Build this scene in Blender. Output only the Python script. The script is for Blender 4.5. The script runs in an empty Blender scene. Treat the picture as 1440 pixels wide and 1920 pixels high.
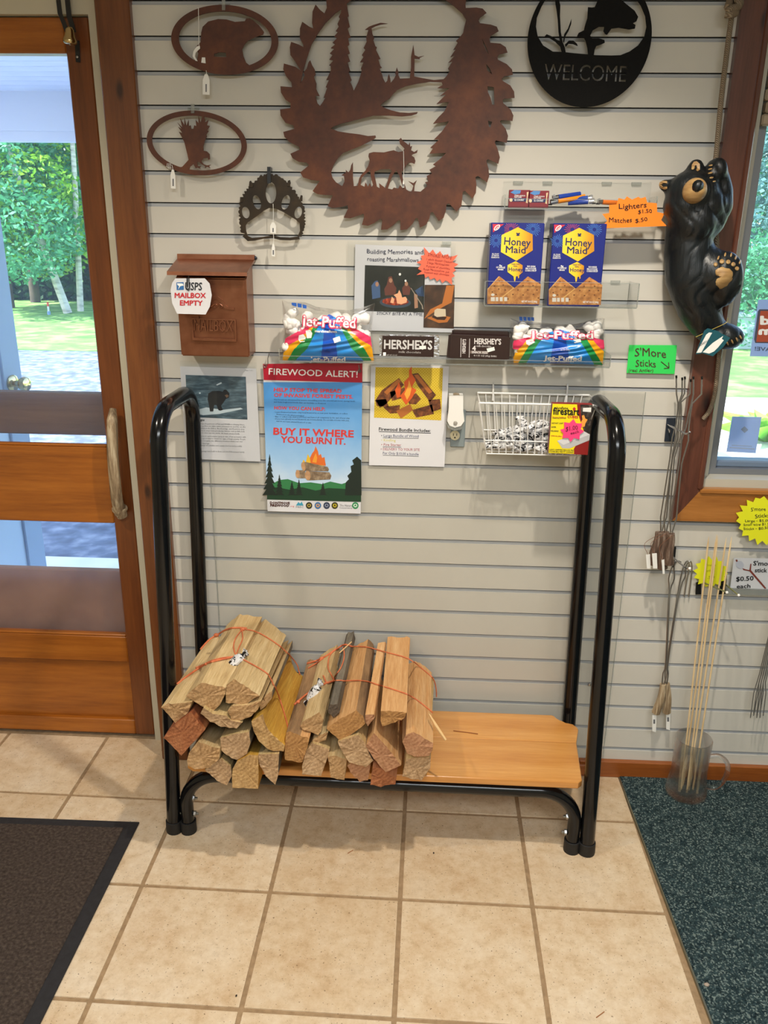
import bpy, bmesh, math, random
from mathutils import Vector, Matrix
from mathutils.geometry import tessellate_polygon
from mathutils.bvhtree import BVHTree
random.seed(7)
sc = bpy.context.scene
COL = sc.collection
# ------------------------------------------------------------ camera
CAM = Vector((0.0236, -2.2293, 1.6348)); FPX = 1525.5
ROT = (Matrix.Rotation(0.0448, 3, 'Z') @ Matrix.Rotation(-0.3312, 3, 'X') @ Matrix.Rotation(-0.0126, 3, 'Y'))
cd = bpy.data.cameras.new('camera'); cam = bpy.data.objects.new('camera', cd); COL.objects.link(cam)
cd.sensor_fit = 'VERTICAL'; cd.sensor_height = 24; cd.lens = 24*FPX/1920; cd.clip_start = 0.05; cd.clip_end = 200
m = Matrix((ROT @ Vector((1, 0, 0)), ROT @ Vector((0, 0, 1)), ROT @ Vector((0, -1, 0)))).transposed().to_4x4()
m.translation = CAM; cam.matrix_world = m
sc.camera = cam
sc.view_settings.view_transform = 'Standard'; sc.view_settings.look = 'None'
sc.view_settings.gamma = 1; sc.view_settings.use_curve_mapping = False
sc.view_settings.exposure = 0.22
# ------------------------------------------------------------ sky, sun, room lamps, fill lamp
w = bpy.data.worlds.new('sky'); sc.world = w; w.use_nodes = True
nt = w.node_tree; nt.nodes.clear()
o = nt.nodes.new('ShaderNodeOutputWorld'); b = nt.nodes.new('ShaderNodeBackground'); s = nt.nodes.new('ShaderNodeTexSky')
s.sky_type = 'NISHITA'; s.sun_disc = False; s.sun_elevation = math.radians(52); s.sun_rotation = math.radians(250); s.air_density = 1.2
b.inputs['Strength'].default_value = 0.6
nt.links.new(s.outputs[0], b.inputs[0]); nt.links.new(b.outputs[0], o.inputs[0])
def lamp(kind, name, loc, power, color, to=None, **kw):
    d = bpy.data.lights.new(name, kind); d.energy = power; d.color = color
    for k, v in kw.items(): setattr(d, k, v)
    ob = bpy.data.objects.new(name, d); COL.objects.link(ob); ob.location = loc
    t = Vector(to) if to is not None else Vector(loc) - Vector((0, 0, 1))
    ob.rotation_euler = (t - Vector(loc)).to_track_quat('-Z', 'Y').to_euler()
    return ob
lamp('SUN', 'sun', (0, 0, 20), 12.0, (.96, .98, 1), to=(8, 3.5, 9), angle=0.01)
WARM = (1, .9, .76)
lamp('SPOT', 'ceiling_downlight', (0.32, -0.95, 2.56), 92, WARM, to=(0.2, -0.72, 0), spot_size=math.radians(114), spot_blend=.7, shadow_soft_size=.035)
lamp('SPOT', 'ceiling_downlight', (-1.3, -1.2, 2.56), 50, WARM, to=(-1.0, -0.75, 0), spot_size=math.radians(114), spot_blend=.7, shadow_soft_size=.035)
lamp('AREA', 'ceiling_fill', (0.25, -3.1, 2.56), 74, (.92, .97, 1), shape='RECTANGLE', size=1.8, size_y=.9)  # unseen soft area lamp, added as fill for the wall

# ------------------------------------------------------------ helpers
def W(px, py, Y=0.0):
    d = ROT @ Vector(((px-720)/FPX, 1, -(py-960)/FPX)); return CAM + d*((Y-CAM.y)/d.y)
def F(px, py, Z=0.0):
    d = ROT @ Vector(((px-720)/FPX, 1, -(py-960)/FPX)); return CAM + d*((Z-CAM.z)/d.z)
def zm(s, ox, oy): return lambda pts: [(ox+x/s, oy+y/s) for x, y in pts]
WL = {}
def link(ob, parent=None, wl=None):
    COL.objects.link(ob); wl = Vector(wl or (0, 0, 0)); WL[ob.name] = wl
    if parent is not None:
        ob.parent = parent; ob.location = wl - WL[parent.name]
    else: ob.location = wl
    return ob
def tag(ob, label=None, cat=None, group=None, kind=None):
    if label: ob['label'] = label
    if cat: ob['category'] = cat
    if group: ob['group'] = group
    if kind: ob['kind'] = kind
    return ob
def thing(name, loc, label, cat, group=None, kind=None):
    e = bpy.data.objects.new(name, None); e.empty_display_size = .05
    link(e, None, loc); return tag(e, label, cat, group, kind)
def mk(name, vf, mat, parent=None, smooth=False, mids=None, label=None, origin=None):
    V, Fc = vf
    V = [Vector(v) for v in V]
    lo = Vector([min(v[i] for v in V) for i in range(3)]); hi = Vector([max(v[i] for v in V) for i in range(3)])
    c = origin or Vector(((lo.x+hi.x)/2, (lo.y+hi.y)/2, lo.z if parent is None else (lo.z+hi.z)/2))
    me = bpy.data.meshes.new(name); me.from_pydata([v-c for v in V], [], Fc)
    for mm in (mat if isinstance(mat, (list, tuple)) else [mat]): me.materials.append(mm)
    if mids: me.polygons.foreach_set('material_index', mids)
    if smooth:
        me.polygons.foreach_set('use_smooth', [True]*len(me.polygons))
        if smooth != 'all': me.set_sharp_from_angle(angle=math.radians(40))
    me.update()
    ob = bpy.data.objects.new(name, me); link(ob, parent, c)
    if label: ob['label'] = label
    return ob
def join(*vfs):
    V = []; Fc = []
    for v, f in vfs:
        n = len(V); V += list(v); Fc += [[i+n for i in q] for q in f]
    return V, Fc
def bm_out(bm):
    bm.verts.index_update(); r = ([v.co.copy() for v in bm.verts], [[v.index for v in f.verts] for f in bm.faces]); bm.free(); return r
def box(x0, x1, y0, y1, z0, z1, bev=0.0, seg=1):
    bm = bmesh.new(); bmesh.ops.create_cube(bm, size=1)
    for v in bm.verts: v.co = Vector((x0+(v.co.x+.5)*(x1-x0), y0+(v.co.y+.5)*(y1-y0), z0+(v.co.z+.5)*(z1-z0)))
    if bev: bmesh.ops.bevel(bm, geom=bm.edges[:], offset=bev, segments=seg, affect='EDGES', profile=.7)
    return bm_out(bm)
def prism(pts, y0, y1):           # pts: list of (x,z) or 3D front points; extruded in y
    n = len(pts); V = [Vector((p[0], y0, p[-1])) for p in pts]+[Vector((p[0], y1, p[-1])) for p in pts]
    tri = tessellate_polygon([[Vector((p[0], p[-1], 0)) for p in pts]])
    Fc = [list(t) for t in tri]+[[i+n for i in reversed(t)] for t in tri]+[[i, (i+1) % n, (i+1) % n+n, i+n] for i in range(n)]
    bm = bmesh.new(); vs = [bm.verts.new(v) for v in V]
    for f in Fc:
        try: bm.faces.new([vs[i] for i in f])
        except ValueError: pass
    bmesh.ops.recalc_face_normals(bm, faces=bm.faces[:]); return bm_out(bm)
def plate(loops, Y, th, M=None):  # loops in pixels (outer, holes...), on the plane Y, thickness towards +y
    M = M or (lambda x, y: W(x, y, Y))
    P = [[M(x, y) for x, y in lp] for lp in loops]
    tri = tessellate_polygon([[Vector((p.x, p.z, 0)) for p in lp] for lp in P])
    flat = [p for lp in P for p in lp]; n = len(flat)
    if th <= 0: return flat, [list(t) for t in tri]
    V = flat+[p+Vector((0, th, 0)) for p in flat]
    Fc = [list(t) for t in tri]+[[i+n for i in reversed(t)] for t in tri]
    k = 0
    for lp in P:
        m_ = len(lp); Fc += [[k+i, k+(i+1) % m_, k+(i+1) % m_+n, k+i+n] for i in range(m_)]; k += m_
    bm = bmesh.new(); vs = [bm.verts.new(v) for v in V]
    for f in Fc:
        try: bm.faces.new([vs[i] for i in f])
        except ValueError: pass
    bmesh.ops.recalc_face_normals(bm, faces=bm.faces[:]); return bm_out(bm)
def flat(name, polys, Y, mat, parent, M=None, th=0.0, label=None):
    vfs = [plate([p] if isinstance(p[0], tuple) else p, Y, th, M) for p in polys]
    if name.endswith('_print') and name != 'firework_print':
        return [mk(name, q, mat, parent, label=label) for q in vfs][0]
    return mk(name, join(*vfs), mat, parent, label=label)
def rect(x0, y0, x1, y1): return [(x0, y0), (x1, y0), (x1, y1), (x0, y1)]
def ell(cx, cy, rx, ry, tilt=0, a0=0, a1=2*math.pi, n=48, close=False):
    r = []
    for i in range(n+(1 if close else 0)):
        a = a0+(a1-a0)*i/n; x = rx*math.cos(a); y = ry*math.sin(a)
        r.append((cx+x*math.cos(tilt)-y*math.sin(tilt), cy+x*math.sin(tilt)+y*math.cos(tilt)))
    return r
def frames(pts):
    pts = [Vector(p) for p in pts]; n = len(pts); T = []
    for i in range(n):
        t = pts[min(i+1, n-1)]-pts[max(i-1, 0)]; T.append(t.normalized() if t.length > 1e-9 else Vector((0, 0, 1)))
    u = T[0].orthogonal().normalized(); R = []
    for i in range(n):
        u = (u-T[i]*u.dot(T[i]))
        u = u.normalized() if u.length > 1e-9 else T[i].orthogonal().normalized()
        R.append((pts[i], T[i], u, T[i].cross(u)))
    return R
def tube(pts, r, seg=10, caps=True, prof=None):
    fr = frames(pts); n = len(fr); V = []; Fc = []
    for i, (p, t, u, v) in enumerate(fr):
        rr = r[i] if isinstance(r, (list, tuple)) else r
        for k in range(seg):
            a = 2*math.pi*k/seg; q = rr*(prof(i, a) if prof else 1)
            V.append(p+u*q*math.cos(a)+v*q*math.sin(a))
    for i in range(n-1):
        for k in range(seg):
            Fc.append([i*seg+k, i*seg+(k+1) % seg, (i+1)*seg+(k+1) % seg, (i+1)*seg+k])
    if caps: Fc += [list(range(seg))[::-1], [(n-1)*seg+k for k in range(seg)]]
    return V, Fc
def smooth_path(pts, n=8):        # Catmull-Rom
    pts = [Vector(p) for p in pts]; P = [pts[0]*2-pts[1]]+pts+[pts[-1]*2-pts[-2]]; out = []
    for i in range(1, len(P)-2):
        a, b, c, d = P[i-1], P[i], P[i+1], P[i+2]
        for k in range(n):
            t = k/n; out.append(.5*((2*b)+(c-a)*t+(2*a-5*b+4*c-d)*t*t+(3*b-a-3*c+d)*t**3))
    return out+[pts[-1]]
def bend(pts, rad, n=8):          # polyline with rounded corners
    pts = [Vector(p) for p in pts]; out = [pts[0]]
    for i in range(1, len(pts)-1):
        a = (pts[i-1]-pts[i]).normalized(); c = (pts[i+1]-pts[i]).normalized()
        A = pts[i]+a*rad; B = pts[i]+c*rad
        for k in range(n+1):
            t = k/n; ang = t*math.pi/2
            # quarter-circle like blend
            out.append(pts[i]+a*rad*(1-math.sin(ang))+c*rad*(1-math.cos(ang)))
    return out+[pts[-1]]
def lathe(prof, c, axis=Vector((0, 0, 1)), seg=24):
    axis = axis.normalized(); u = axis.orthogonal().normalized(); v = axis.cross(u); V = []; Fc = []
    for r, h in prof:
        for k in range(seg):
            a = 2*math.pi*k/seg; V.append(c+axis*h+u*r*math.cos(a)+v*r*math.sin(a))
    for i in range(len(prof)-1):
        for k in range(seg): Fc.append([i*seg+k, i*seg+(k+1) % seg, (i+1)*seg+(k+1) % seg, (i+1)*seg+k])
    return V, Fc
def blob(c, rx, ry, rz, seg=16, rings=10, jit=0, rot=None):
    V = []; Fc = []
    for i in range(rings+1):
        t = math.pi*i/rings
        for k in range(seg):
            a = 2*math.pi*k/seg; j = 1+random.uniform(-jit, jit)
            d = Vector((rx*math.sin(t)*math.cos(a)*j, ry*math.sin(t)*math.sin(a)*j, rz*math.cos(t)))
            V.append(Vector(c)+(rot @ d if rot else d))
    for i in range(rings):
        for k in range(seg): Fc.append([i*seg+k, (i+1)*seg+k, (i+1)*seg+(k+1) % seg, i*seg+(k+1) % seg])
    return V, Fc
# text: laid out from a baseline in pixels, then put on its surface
FC = {}
def glyphs(s, res=2, bold=0.0):
    k = (s, res, bold)
    if k not in FC:
        c = bpy.data.curves.new('t', 'FONT'); c.body = s; c.resolution_u = res
        ob = bpy.data.objects.new('t', c); COL.objects.link(ob)
        bpy.context.view_layer.update()
        me = bpy.data.meshes.new_from_object(ob.evaluated_get(bpy.context.evaluated_depsgraph_get()))
        vf = ([v.co.copy() for v in me.vertices], [list(p.vertices) for p in me.polygons])
        if bold:      # heavier strokes: the outline repeated around itself
            vf = join(*[([p+Vector((bold*math.cos(a*math.pi/4), bold*math.sin(a*math.pi/4), a*2.2e-5)) for p in vf[0]], vf[1]) for a in range(8)], ([p+Vector((0, 0, 8*2.2e-5)) for p in vf[0]], vf[1]))
        FC[k] = vf
        bpy.data.objects.remove(ob); bpy.data.curves.remove(c); bpy.data.meshes.remove(me)
    return FC[k]
CAPH = 0.0
def text_vf(s, x0, y0, x1, y1, h, M, res=2, bold=0.0, shear=0.0, mirror=False, hand=False):
    global CAPH
    if not CAPH: CAPH = max(v.y for v in glyphs('H')[0])
    V, Fc = glyphs(s, res, bold)
    if not V: return [], []
    lo = min(v.x for v in V); hi = max(v.x for v in V); L = math.hypot(x1-x0, y1-y0) or 1
    ex = ((x1-x0)/L, (y1-y0)/L); out = []
    for v in V:
        u = (v.x-lo)/(hi-lo)*L; t = v.y/CAPH*h
        if mirror: u = L-u
        u += shear*t
        if hand: t += .09*h*math.sin(u/h*1.3+len(s)); u += .05*h*math.sin(t/h*3+u/h*.7)
        q = M(x0+ex[0]*u+ex[1]*t, y0+ex[1]*u-ex[0]*t); out.append(q+(CAM-q).normalized()*v.z)
    return out, [list(f) for f in Fc]
def text(name, lines, Y, mat, parent, M=None, label=None, th=0, **kw):
    M = M or (lambda x, y: W(x, y, Y)); r = None
    if name == 'handwriting': kw['hand'] = True; kw.setdefault('bold', .006)
    for ln in lines:
        ob = mk(name, text_vf(*ln[:6], M, **{**kw, **(ln[6] if len(ln) > 6 else {})}), mat, parent, label=label); r = r or ob
    return r
# ------------------------------------------------------------ materials
def lin(c):
    if isinstance(c, str): c = tuple(int(c[i:i+2], 16) for i in (0, 2, 4))
    return tuple(((v/255)/12.92 if v/255 <= .04045 else ((v/255+.055)/1.055)**2.4) for v in c)+(1,)
class NT:
    def __init__(s, name):
        s.m = bpy.data.materials.new(name); s.m.use_nodes = True; s.t = s.m.node_tree
        s.p = s.t.nodes['Principled BSDF']; s.o = s.t.nodes['Material Output']; s.tc = None
    def n(s, typ, **kw):
        nd = s.t.nodes.new(typ)
        for k, v in kw.items():
            if k.startswith('_'): setattr(nd, k[1:], v)
            else: nd.inputs[k.replace('__', ' ')].default_value = v
        return nd
    def l(s, a, b): s.t.links.new(a, b)
    def co(s, stretch=(1, 1, 1), kind='Object'):
        if kind == 'World': g = s.n('ShaderNodeNewGeometry').outputs['Position']
        else: g = s.n('ShaderNodeTexCoord').outputs[kind]
        mp = s.n('ShaderNodeMapping'); mp.inputs['Scale'].default_value = stretch; s.l(g, mp.inputs[0]); return mp.outputs[0]
    def noise(s, vec, scale, detail=4, rough=.55, dist=0):
        nd = s.n('ShaderNodeTexNoise', Scale=scale, Detail=detail, Roughness=rough, Distortion=dist); s.l(vec, nd.inputs['Vector']); return nd.outputs['Fac']
    def ramp(s, fac, stops):
        r = s.n('ShaderNodeValToRGB'); e = r.color_ramp.elements
        e[0].position, e[0].color = stops[0][0], lin(stops[0][1]); e[1].position, e[1].color = stops[-1][0], lin(stops[-1][1])
        for p_, c_ in stops[1:-1]:
            q = e.new(p_); q.color = lin(c_)
        s.l(fac, r.inputs[0]); return r.outputs[0]
    def mix(s, fac, a, b, mode='MIX'):
        x = s.n('ShaderNodeMix', _data_type='RGBA', _blend_type=mode)
        for k, v in ((0, fac), (6, a), (7, b)):
            if hasattr(v, 'is_output'): s.l(v, x.inputs[k])
            else: x.inputs[k].default_value = v
        return x.outputs[2]
    def bump(s, h, strength=.3, dist=.002):
        b_ = s.n('ShaderNodeBump', Strength=strength, Distance=dist); s.l(h, b_.inputs['Height']); s.l(b_.outputs[0], s.p.inputs['Normal'])
    def set(s, **kw):
        for k, v in kw.items(): s.p.inputs[k.replace('__', ' ')].default_value = v
        return s
def plain(name, c, rough=.5, metal=0, spec=.5, coat=0):
    k = NT(name); k.set(Base__Color=lin(c), Roughness=rough, Metallic=metal, Coat__Weight=coat); k.p.inputs['Specular IOR Level'].default_value = spec; return k.m
def mottled(name, stops, scale=8, rough=.5, metal=0, stretch=(1, 1, 1), bump=0, bscale=None, detail=5, bdist=.002, kind='Object', spec=.5):
    k = NT(name); v = k.co(stretch, kind); f = k.noise(v, scale, detail); k.l(k.ramp(f, stops), k.p.inputs['Base Color'])
    k.set(Roughness=rough, Metallic=metal); k.p.inputs['Specular IOR Level'].default_value = spec
    if bump: k.bump(k.noise(v, bscale or scale*4, 5), bump, bdist)
    return k.m
def woodmat(name, dark, mid, light, axis='z', scale=1.0, rough=.35, knots=True, coat=.25, kind='Object', knotc='2a1208', face='y'):
    k = NT(name); st = {'x': (.9, 14, 14), 'y': (14, .9, 14), 'z': (14, 14, .9)}[axis]
    v = k.co(tuple(a*scale for a in st), kind)
    f1 = k.noise(v, 2.0, 6, .6, .4); f2 = k.noise(v, 14, 4, .7)
    c = k.ramp(f1, [(.25, dark), (.5, mid), (.75, light)])
    c = k.mix(.35, c, k.ramp(f2, [(.3, dark), (.7, light)]))
    if knots:
        kv = k.co(tuple(0 if 'xyz'[i] == face else a*scale for i, a in enumerate({'x': (4, 11, 11), 'y': (11, 4, 11), 'z': (11, 11, 4.5)}[axis])), kind)
        sp = k.n('ShaderNodeSeparateXYZ'); cb = k.n('ShaderNodeCombineXYZ'); k.l(kv, sp.inputs[0])
        for q, ax in enumerate([a for a in 'XYZ' if a.lower() != face]): k.l(sp.outputs[ax], cb.inputs[q])
        vo = k.n('ShaderNodeTexVoronoi', _voronoi_dimensions='2D', Scale=.8, Randomness=1.0); k.l(cb.outputs[0], vo.inputs['Vector'])
        kf = k.ramp(vo.outputs['Distance'], [(.03, (235, 235, 235)), (.08, (60, 60, 60)), (.14, (0, 0, 0))]); c = k.mix(kf, c, lin(knotc))
    k.l(c, k.p.inputs['Base Color']); k.set(Roughness=rough, Coat__Weight=coat, Coat__Roughness=.25); k.bump(f2, .12, .001); return k.m
def clear(name, tint=(1, 1, 1), gloss=.06, rough=.03, veil=0, veilc=(.8, .85, .95)):
    k = NT(name); t = k.t; t.nodes.remove(k.p)
    tr = k.n('ShaderNodeBsdfTransparent', Color=(*tint, 1)); gl = k.n('ShaderNodeBsdfGlossy', Roughness=rough)
    lw = k.n('ShaderNodeLayerWeight', Blend=.25); ma = k.n('ShaderNodeMath', _operation='MULTIPLY_ADD'); ma.inputs[1].default_value = .3; ma.inputs[2].default_value = gloss
    k.l(lw.outputs['Fresnel'], ma.inputs[0]); mx = k.n('ShaderNodeMixShader'); k.l(ma.outputs[0], mx.inputs[0]); k.l(tr.outputs[0], mx.inputs[1]); k.l(gl.outputs[0], mx.inputs[2])
    out = mx.outputs[0]
    if veil:
        df = k.n('ShaderNodeBsdfDiffuse', Color=(*veilc, 1)); tl = k.n('ShaderNodeBsdfTranslucent', Color=(*veilc, 1)); ad = k.n('ShaderNodeMixShader'); ad.inputs[0].default_value = .5
        k.l(df.outputs[0], ad.inputs[1]); k.l(tl.outputs[0], ad.inputs[2])
        m2 = k.n('ShaderNodeMixShader'); m2.inputs[0].default_value = veil; k.l(out, m2.inputs[1]); k.l(ad.outputs[0], m2.inputs[2]); out = m2.outputs[0]
    k.l(out, k.o.inputs['Surface']); return k.m
WHITE = plain('white print', 'f2f2f0', .5); PAPER = mottled('white paper', [(.3, 'd2d2d6'), (.7, 'dcdce0')], 3, .55)
BLACK = plain('black print', '141414', .6, 0, .3); INK = plain('ink', '1c1c28', .6)
GREYP = plain('grey print', '6a6a6e', .6)
NAVY = plain('navy print', '1a2358', .4); RED = plain('red print', 'c3202c', .45)
CLEAR = clear('clear acrylic', (.985, .99, .99), .008)
CLEAREDGE = clear('acrylic edge', (.86, .89, .88), .12, .1, .25, (.8, .83, .82))
FILM = clear('clear film', (.99, .99, .99), .05, .12)
CHROME = plain('chrome wire', 'b9b9bc', .22, 1)
STEEL = plain('dark steel wire', '9c9a97', .34, .9)
TAGW = plain('white tag', 'ecebe6', .6)
# ------------------------------------------------------------ the setting: floor
PITCH = .0762; G0 = .1018
k = NT('beige tile'); v = k.co((1, 1, 1), 'World')
c = k.ramp(k.noise(v, 7.5, 6, .65), [(.3, 'c4a176'), (.5, 'dcc5a4'), (.72, 'e8dac4')])
c = k.mix(.5, c, k.ramp(k.noise(v, 34, 6, .75), [(.3, 'b39673'), (.48, 'dac4a6'), (.7, 'eee0ca')]))
c = k.mix(k.ramp(k.noise(v, 190, 2, .5), [(.29, (230, 230, 230)), (.335, (0, 0, 0))]), c, lin('6a5034'))
oi = k.n('ShaderNodeObjectInfo'); rr = k.ramp(oi.outputs['Random'], [(0, 'f0eae2'), (1, 'ffffff')]); c = k.mix(1.0, c, rr, 'MULTIPLY')
k.l(c, k.p.inputs['Base Color']); k.set(Roughness=.42); k.bump(k.noise(v, 30, 5), .15, .002); TILE = k.m
GROUT = mottled('grout', [(.3, '8f7556'), (.7, 'a88c6a')], 60, .9, kind='World', bump=.3)
fl = tag(mk('floor', box(-2.6, 2.6, -4.6, .2, -.05, -.0035), GROUT), 'beige ceramic tile floor with tan grout lines', 'floor', kind='structure')
TS = .3403; RT = -.0091; OX = .0064; OY = -.2195; gap = .0055
def tp(i, j):
    x = i*TS; y = -j*TS; return Vector((OX+x*math.cos(RT)-y*math.sin(RT), OY+x*math.sin(RT)+y*math.cos(RT), 0))
bmt = bmesh.new(); g2 = TS/2-gap
def tile_vf(w0, w1, h0, h1):
    rnd = random.Random(3); V, Fc = box(w0, w1, h0, h1, -.012, 0, .0022, 2); return V, Fc
base = None; ro = Matrix.Rotation(RT, 4, 'Z')
for j in range(-1, 9):
    for i in range(-7, 2):
        c0 = (tp(i, j)+tp(i+1, j+1))/2
        if j == -1:      # back row, cut at the wall
            vf = tile_vf(-g2, g2, -g2, .09-c0.y); me_name = None
        else: vf = None
        if vf is None and base is not None:
            t = bpy.data.objects.new('tile', base)
        else:
            V, Fc = vf or tile_vf(-g2, g2, -g2, g2)
            me = bpy.data.meshes.new('tile'); me.from_pydata(V, [], Fc); me.materials.append(TILE)
            if vf is None: base = me
            t = bpy.data.objects.new('tile', me)
        t.rotation_euler = (0, 0, RT); link(t, fl, c0)
k = NT('teal carpet'); v = k.co((1, 1, 1), 'World')
vo = k.n('ShaderNodeTexVoronoi', Scale=290.0); k.l(v, vo.inputs['Vector'])
c = k.ramp(vo.outputs['Color'], [(.1, '10191e'), (.4, '22343a'), (.62, '33484e'), (.74, '98a8a2'), (.86, '2a3a40'), (.95, '151b22')])
c = k.mix(.35, c, k.ramp(k.noise(v, 90, 3), [(.3, '18262c'), (.7, '566a6a')])); k.l(c, k.p.inputs['Base Color']); k.set(Roughness=.95)
k.p.inputs['Specular IOR Level'].default_value = .1
k.bump(k.noise(v, 320, 3), .9, .006); CARPET = k.m
cp = [Vector((.6855, .0, 0)), Vector((2.55, .0, 0)), Vector((2.55, -4.5, 0)), Vector((.6855-4.5*.0135*-1, -4.5, 0))]
cx = lambda y: .684-.0155*y*(1 if y < 0 else 0)
vf = join(box(.687, 2.55, -4.5, -.0, -.003, .006, .002))
V = [Vector((p.x+(-.0155*p.y if p.x < 1 else 0)-.001, p.y, p.z)) for p in vf[0]]
tag(mk('floor_carpet', (V, vf[1]), CARPET), 'dark teal flecked carpet beside the tile floor', 'carpet', kind='structure')
V, Fc = box(.682, .6875, -4.5, -.019, -.003, .004, .001)
tag(mk('trim_1', ([Vector((p.x-.0155*p.y-.001, p.y, p.z)) for p in V], Fc), plain('edge strip', '8c8873', .35, .8)), 'thin metal strip between tile and carpet', 'trim', kind='structure')
# ------------------------------------------------------------ walls
SLAT = mottled('slat cream', [(.3, 'c8c4ba'), (.7, 'cecac0')], 4, .42, kind='World', spec=.4)
BACK = plain('groove back', '3c3d40', .7); INSERT = plain('groove insert', 'a4a7ab', .5)  # dark backing carries the shadow line below each slat in its colour
CREAM = mottled('cream paint', [(.3, 'c3bba4'), (.7, 'cac2ac')], 3, .5)
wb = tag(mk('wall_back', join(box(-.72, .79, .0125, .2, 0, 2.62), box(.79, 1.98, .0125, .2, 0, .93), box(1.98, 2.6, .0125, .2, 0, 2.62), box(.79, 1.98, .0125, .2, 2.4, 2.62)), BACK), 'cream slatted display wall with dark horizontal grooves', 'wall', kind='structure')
def slat(z0, z1, x0, x1):
    pr = [(0, z0), (0, z1), (.0035, z1), (.0035, z1-.002), (.0125, z1-.002), (.0125, z0+.003), (.0035, z0+.003), (.0035, z0)]
    V = []; Fc = []
    for x in (x0, x1): V += [Vector((x, y, z)) for y, z in pr]
    n = len(pr); Fc = [[i, (i+1) % n, (i+1) % n+n, i+n] for i in range(n)]+[list(range(n))[::-1], [i+n for i in range(n)]]
    bm = bmesh.new(); vs = [bm.verts.new(p) for p in V]; [bm.faces.new([vs[i] for i in f]) for f in Fc]
    bmesh.ops.recalc_face_normals(bm, faces=bm.faces[:])
    return bm_out(bm)
GH = .0112
mk('slat', slat(.05, G0-GH, -.715, 2.55), SLAT, wb)
for i in range(33):
    z0 = G0+i*PITCH; z1 = z0+PITCH-GH
    if z0 > 2.58: break
    mk('slat', slat(z0, min(z1, 2.61), -.715, 2.55 if z1 < .95 else .775), SLAT, wb)
    mk('groove_insert', box(-.715, 2.55 if z1 < .95 else .775, .003, .0124, z0-GH-.0005, z0-GH+.0083), INSERT, wb)
BASEW = woodmat('baseboard pine', '6e3510', '8f4c18', 'a4602a', 'x', .8, .3)
tag(mk('baseboard_back', box(.555, 2.55, -.018, .0, 0, .058, .002), BASEW), 'stained pine baseboard under the slat wall', 'baseboard', kind='structure')
mk('end_block', box(.545, .58, -.03, -.0185, .012, .05, .003), BASEW, bpy.data.objects['baseboard_back'])
tag(mk('baseboard_left', box(-.7, .545, -.006, .0, 0, .05), SLAT), 'cream foot strip of the slat wall behind the rack', 'baseboard', kind='structure')
wd = tag(mk('wall_door', join(box(-.845, -.7, .085, .2, 0, 2.62), box(-2.6, -.845, .085, .2, 2.147, 2.62), box(-2.6, -1.757, .085, .2, 0, 2.147)), CREAM), 'cream painted wall and jamb around the wooden door', 'wall', kind='structure')
tag(mk('wall_left', box(-2.62, -2.5, -4.6, .085, 0, 2.62), CREAM), 'plain cream side wall beyond the door', 'wall', kind='structure')
tag(mk('wall_right', box(2.5, 2.62, -4.6, .0125, 0, 2.62), CREAM), 'plain cream side wall beyond the window', 'wall', kind='structure')
tag(mk('wall_front', box(-2.62, 2.62, -4.72, -4.6, 0, 2.62), CREAM), 'plain cream wall behind the camera', 'wall', kind='structure')
tag(mk('ceiling', box(-2.9, 2.9, -4.9, .4, 2.6, 2.72), plain('ceiling white', 'd8d4ca', .8)), 'off-white ceiling of the shop', 'ceiling', kind='structure')
TRIMW = woodmat('trim cedar', '4a2612', '6c3b1c', '845026', 'z', .75, .32, knotc='1e0c08')
tag(mk('trim_2', box(-.789, -.703, -.02, .0845, 0, 2.6, .003), TRIMW), 'knotty reddish wood corner board between door and slat wall', 'trim', kind='structure')
# ------------------------------------------------------------ window on the right
WIN = thing('window_1', (1.35, 0, .87), 'wood-framed window with aluminium sash on the right', 'window', kind='structure')
TRH = woodmat('window cedar horizontal', '84501e', 'ac6e30', 'be8446', 'x', .75, .32, knotc='1e0c08')
xl, xr, zb, zt = .742, 2.02, .872, 2.5; xi, zi = .811, .967
TRV = woodmat('window cedar upright', '42241a', '603628', '724434', 'z', .75, .3, knotc='1e0c10')  # darker, purpler copy of the trim cedar: its dimmer light is in the colour
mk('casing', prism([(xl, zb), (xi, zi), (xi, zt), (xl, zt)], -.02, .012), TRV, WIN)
mk('casing', prism([(xl, zb), (xr+.07, zb), (xr, zi), (xi, zi)], -.02, .012), TRH, WIN)
mk('casing', prism([(xr+.07, zb), (xr+.07, zt), (xr, zt), (xr, zi)], -.02, .012), TRIMW, WIN)
mk('stop_moulding', box(xi-.004, xr, -.026, -.0, zi-.012, zi+.002, .003), TRH, WIN)
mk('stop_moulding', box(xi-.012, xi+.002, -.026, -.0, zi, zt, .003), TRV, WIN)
ALU = plain('window aluminium', '8b8f97', .35, .6); VINYL = plain('window vinyl beige', 'bcb7a8', .45)
mk('jamb', join(box(xi-.01, xi+.03, .03, .09, zi, zt), ), VINYL, WIN)
mk('sill', prism([(xi, zi-.004), (xr, zi-.004), (xr, zi+.025), (xi, zi+.025)], .0, .06), VINYL, WIN)
mk('sash_frame', join(box(xi+.028, xi+.056, .0512, .1, zi+.0225, zt), box(xi-.01, xr, .06, .12, zi-.03, zi+.03), box(xi+.03, xr, .052, .1, zi+.022, zi+.042, .002)), ALU, WIN)
mk('sash_rail', join(box(xi+.05, xi+.062, .075, .12, zi+.04, zt), box(xi+.05, xr, .072, .12, zi+.04, zi+.06, .004)), plain('sash blue grey', '6f8096', .35), WIN)
mk('glass', box(xi+.05, xr, .098, .102, zi+.05, zt), clear('window glass', (.95, .98, 1), .05, .01, .035), WIN)
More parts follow.
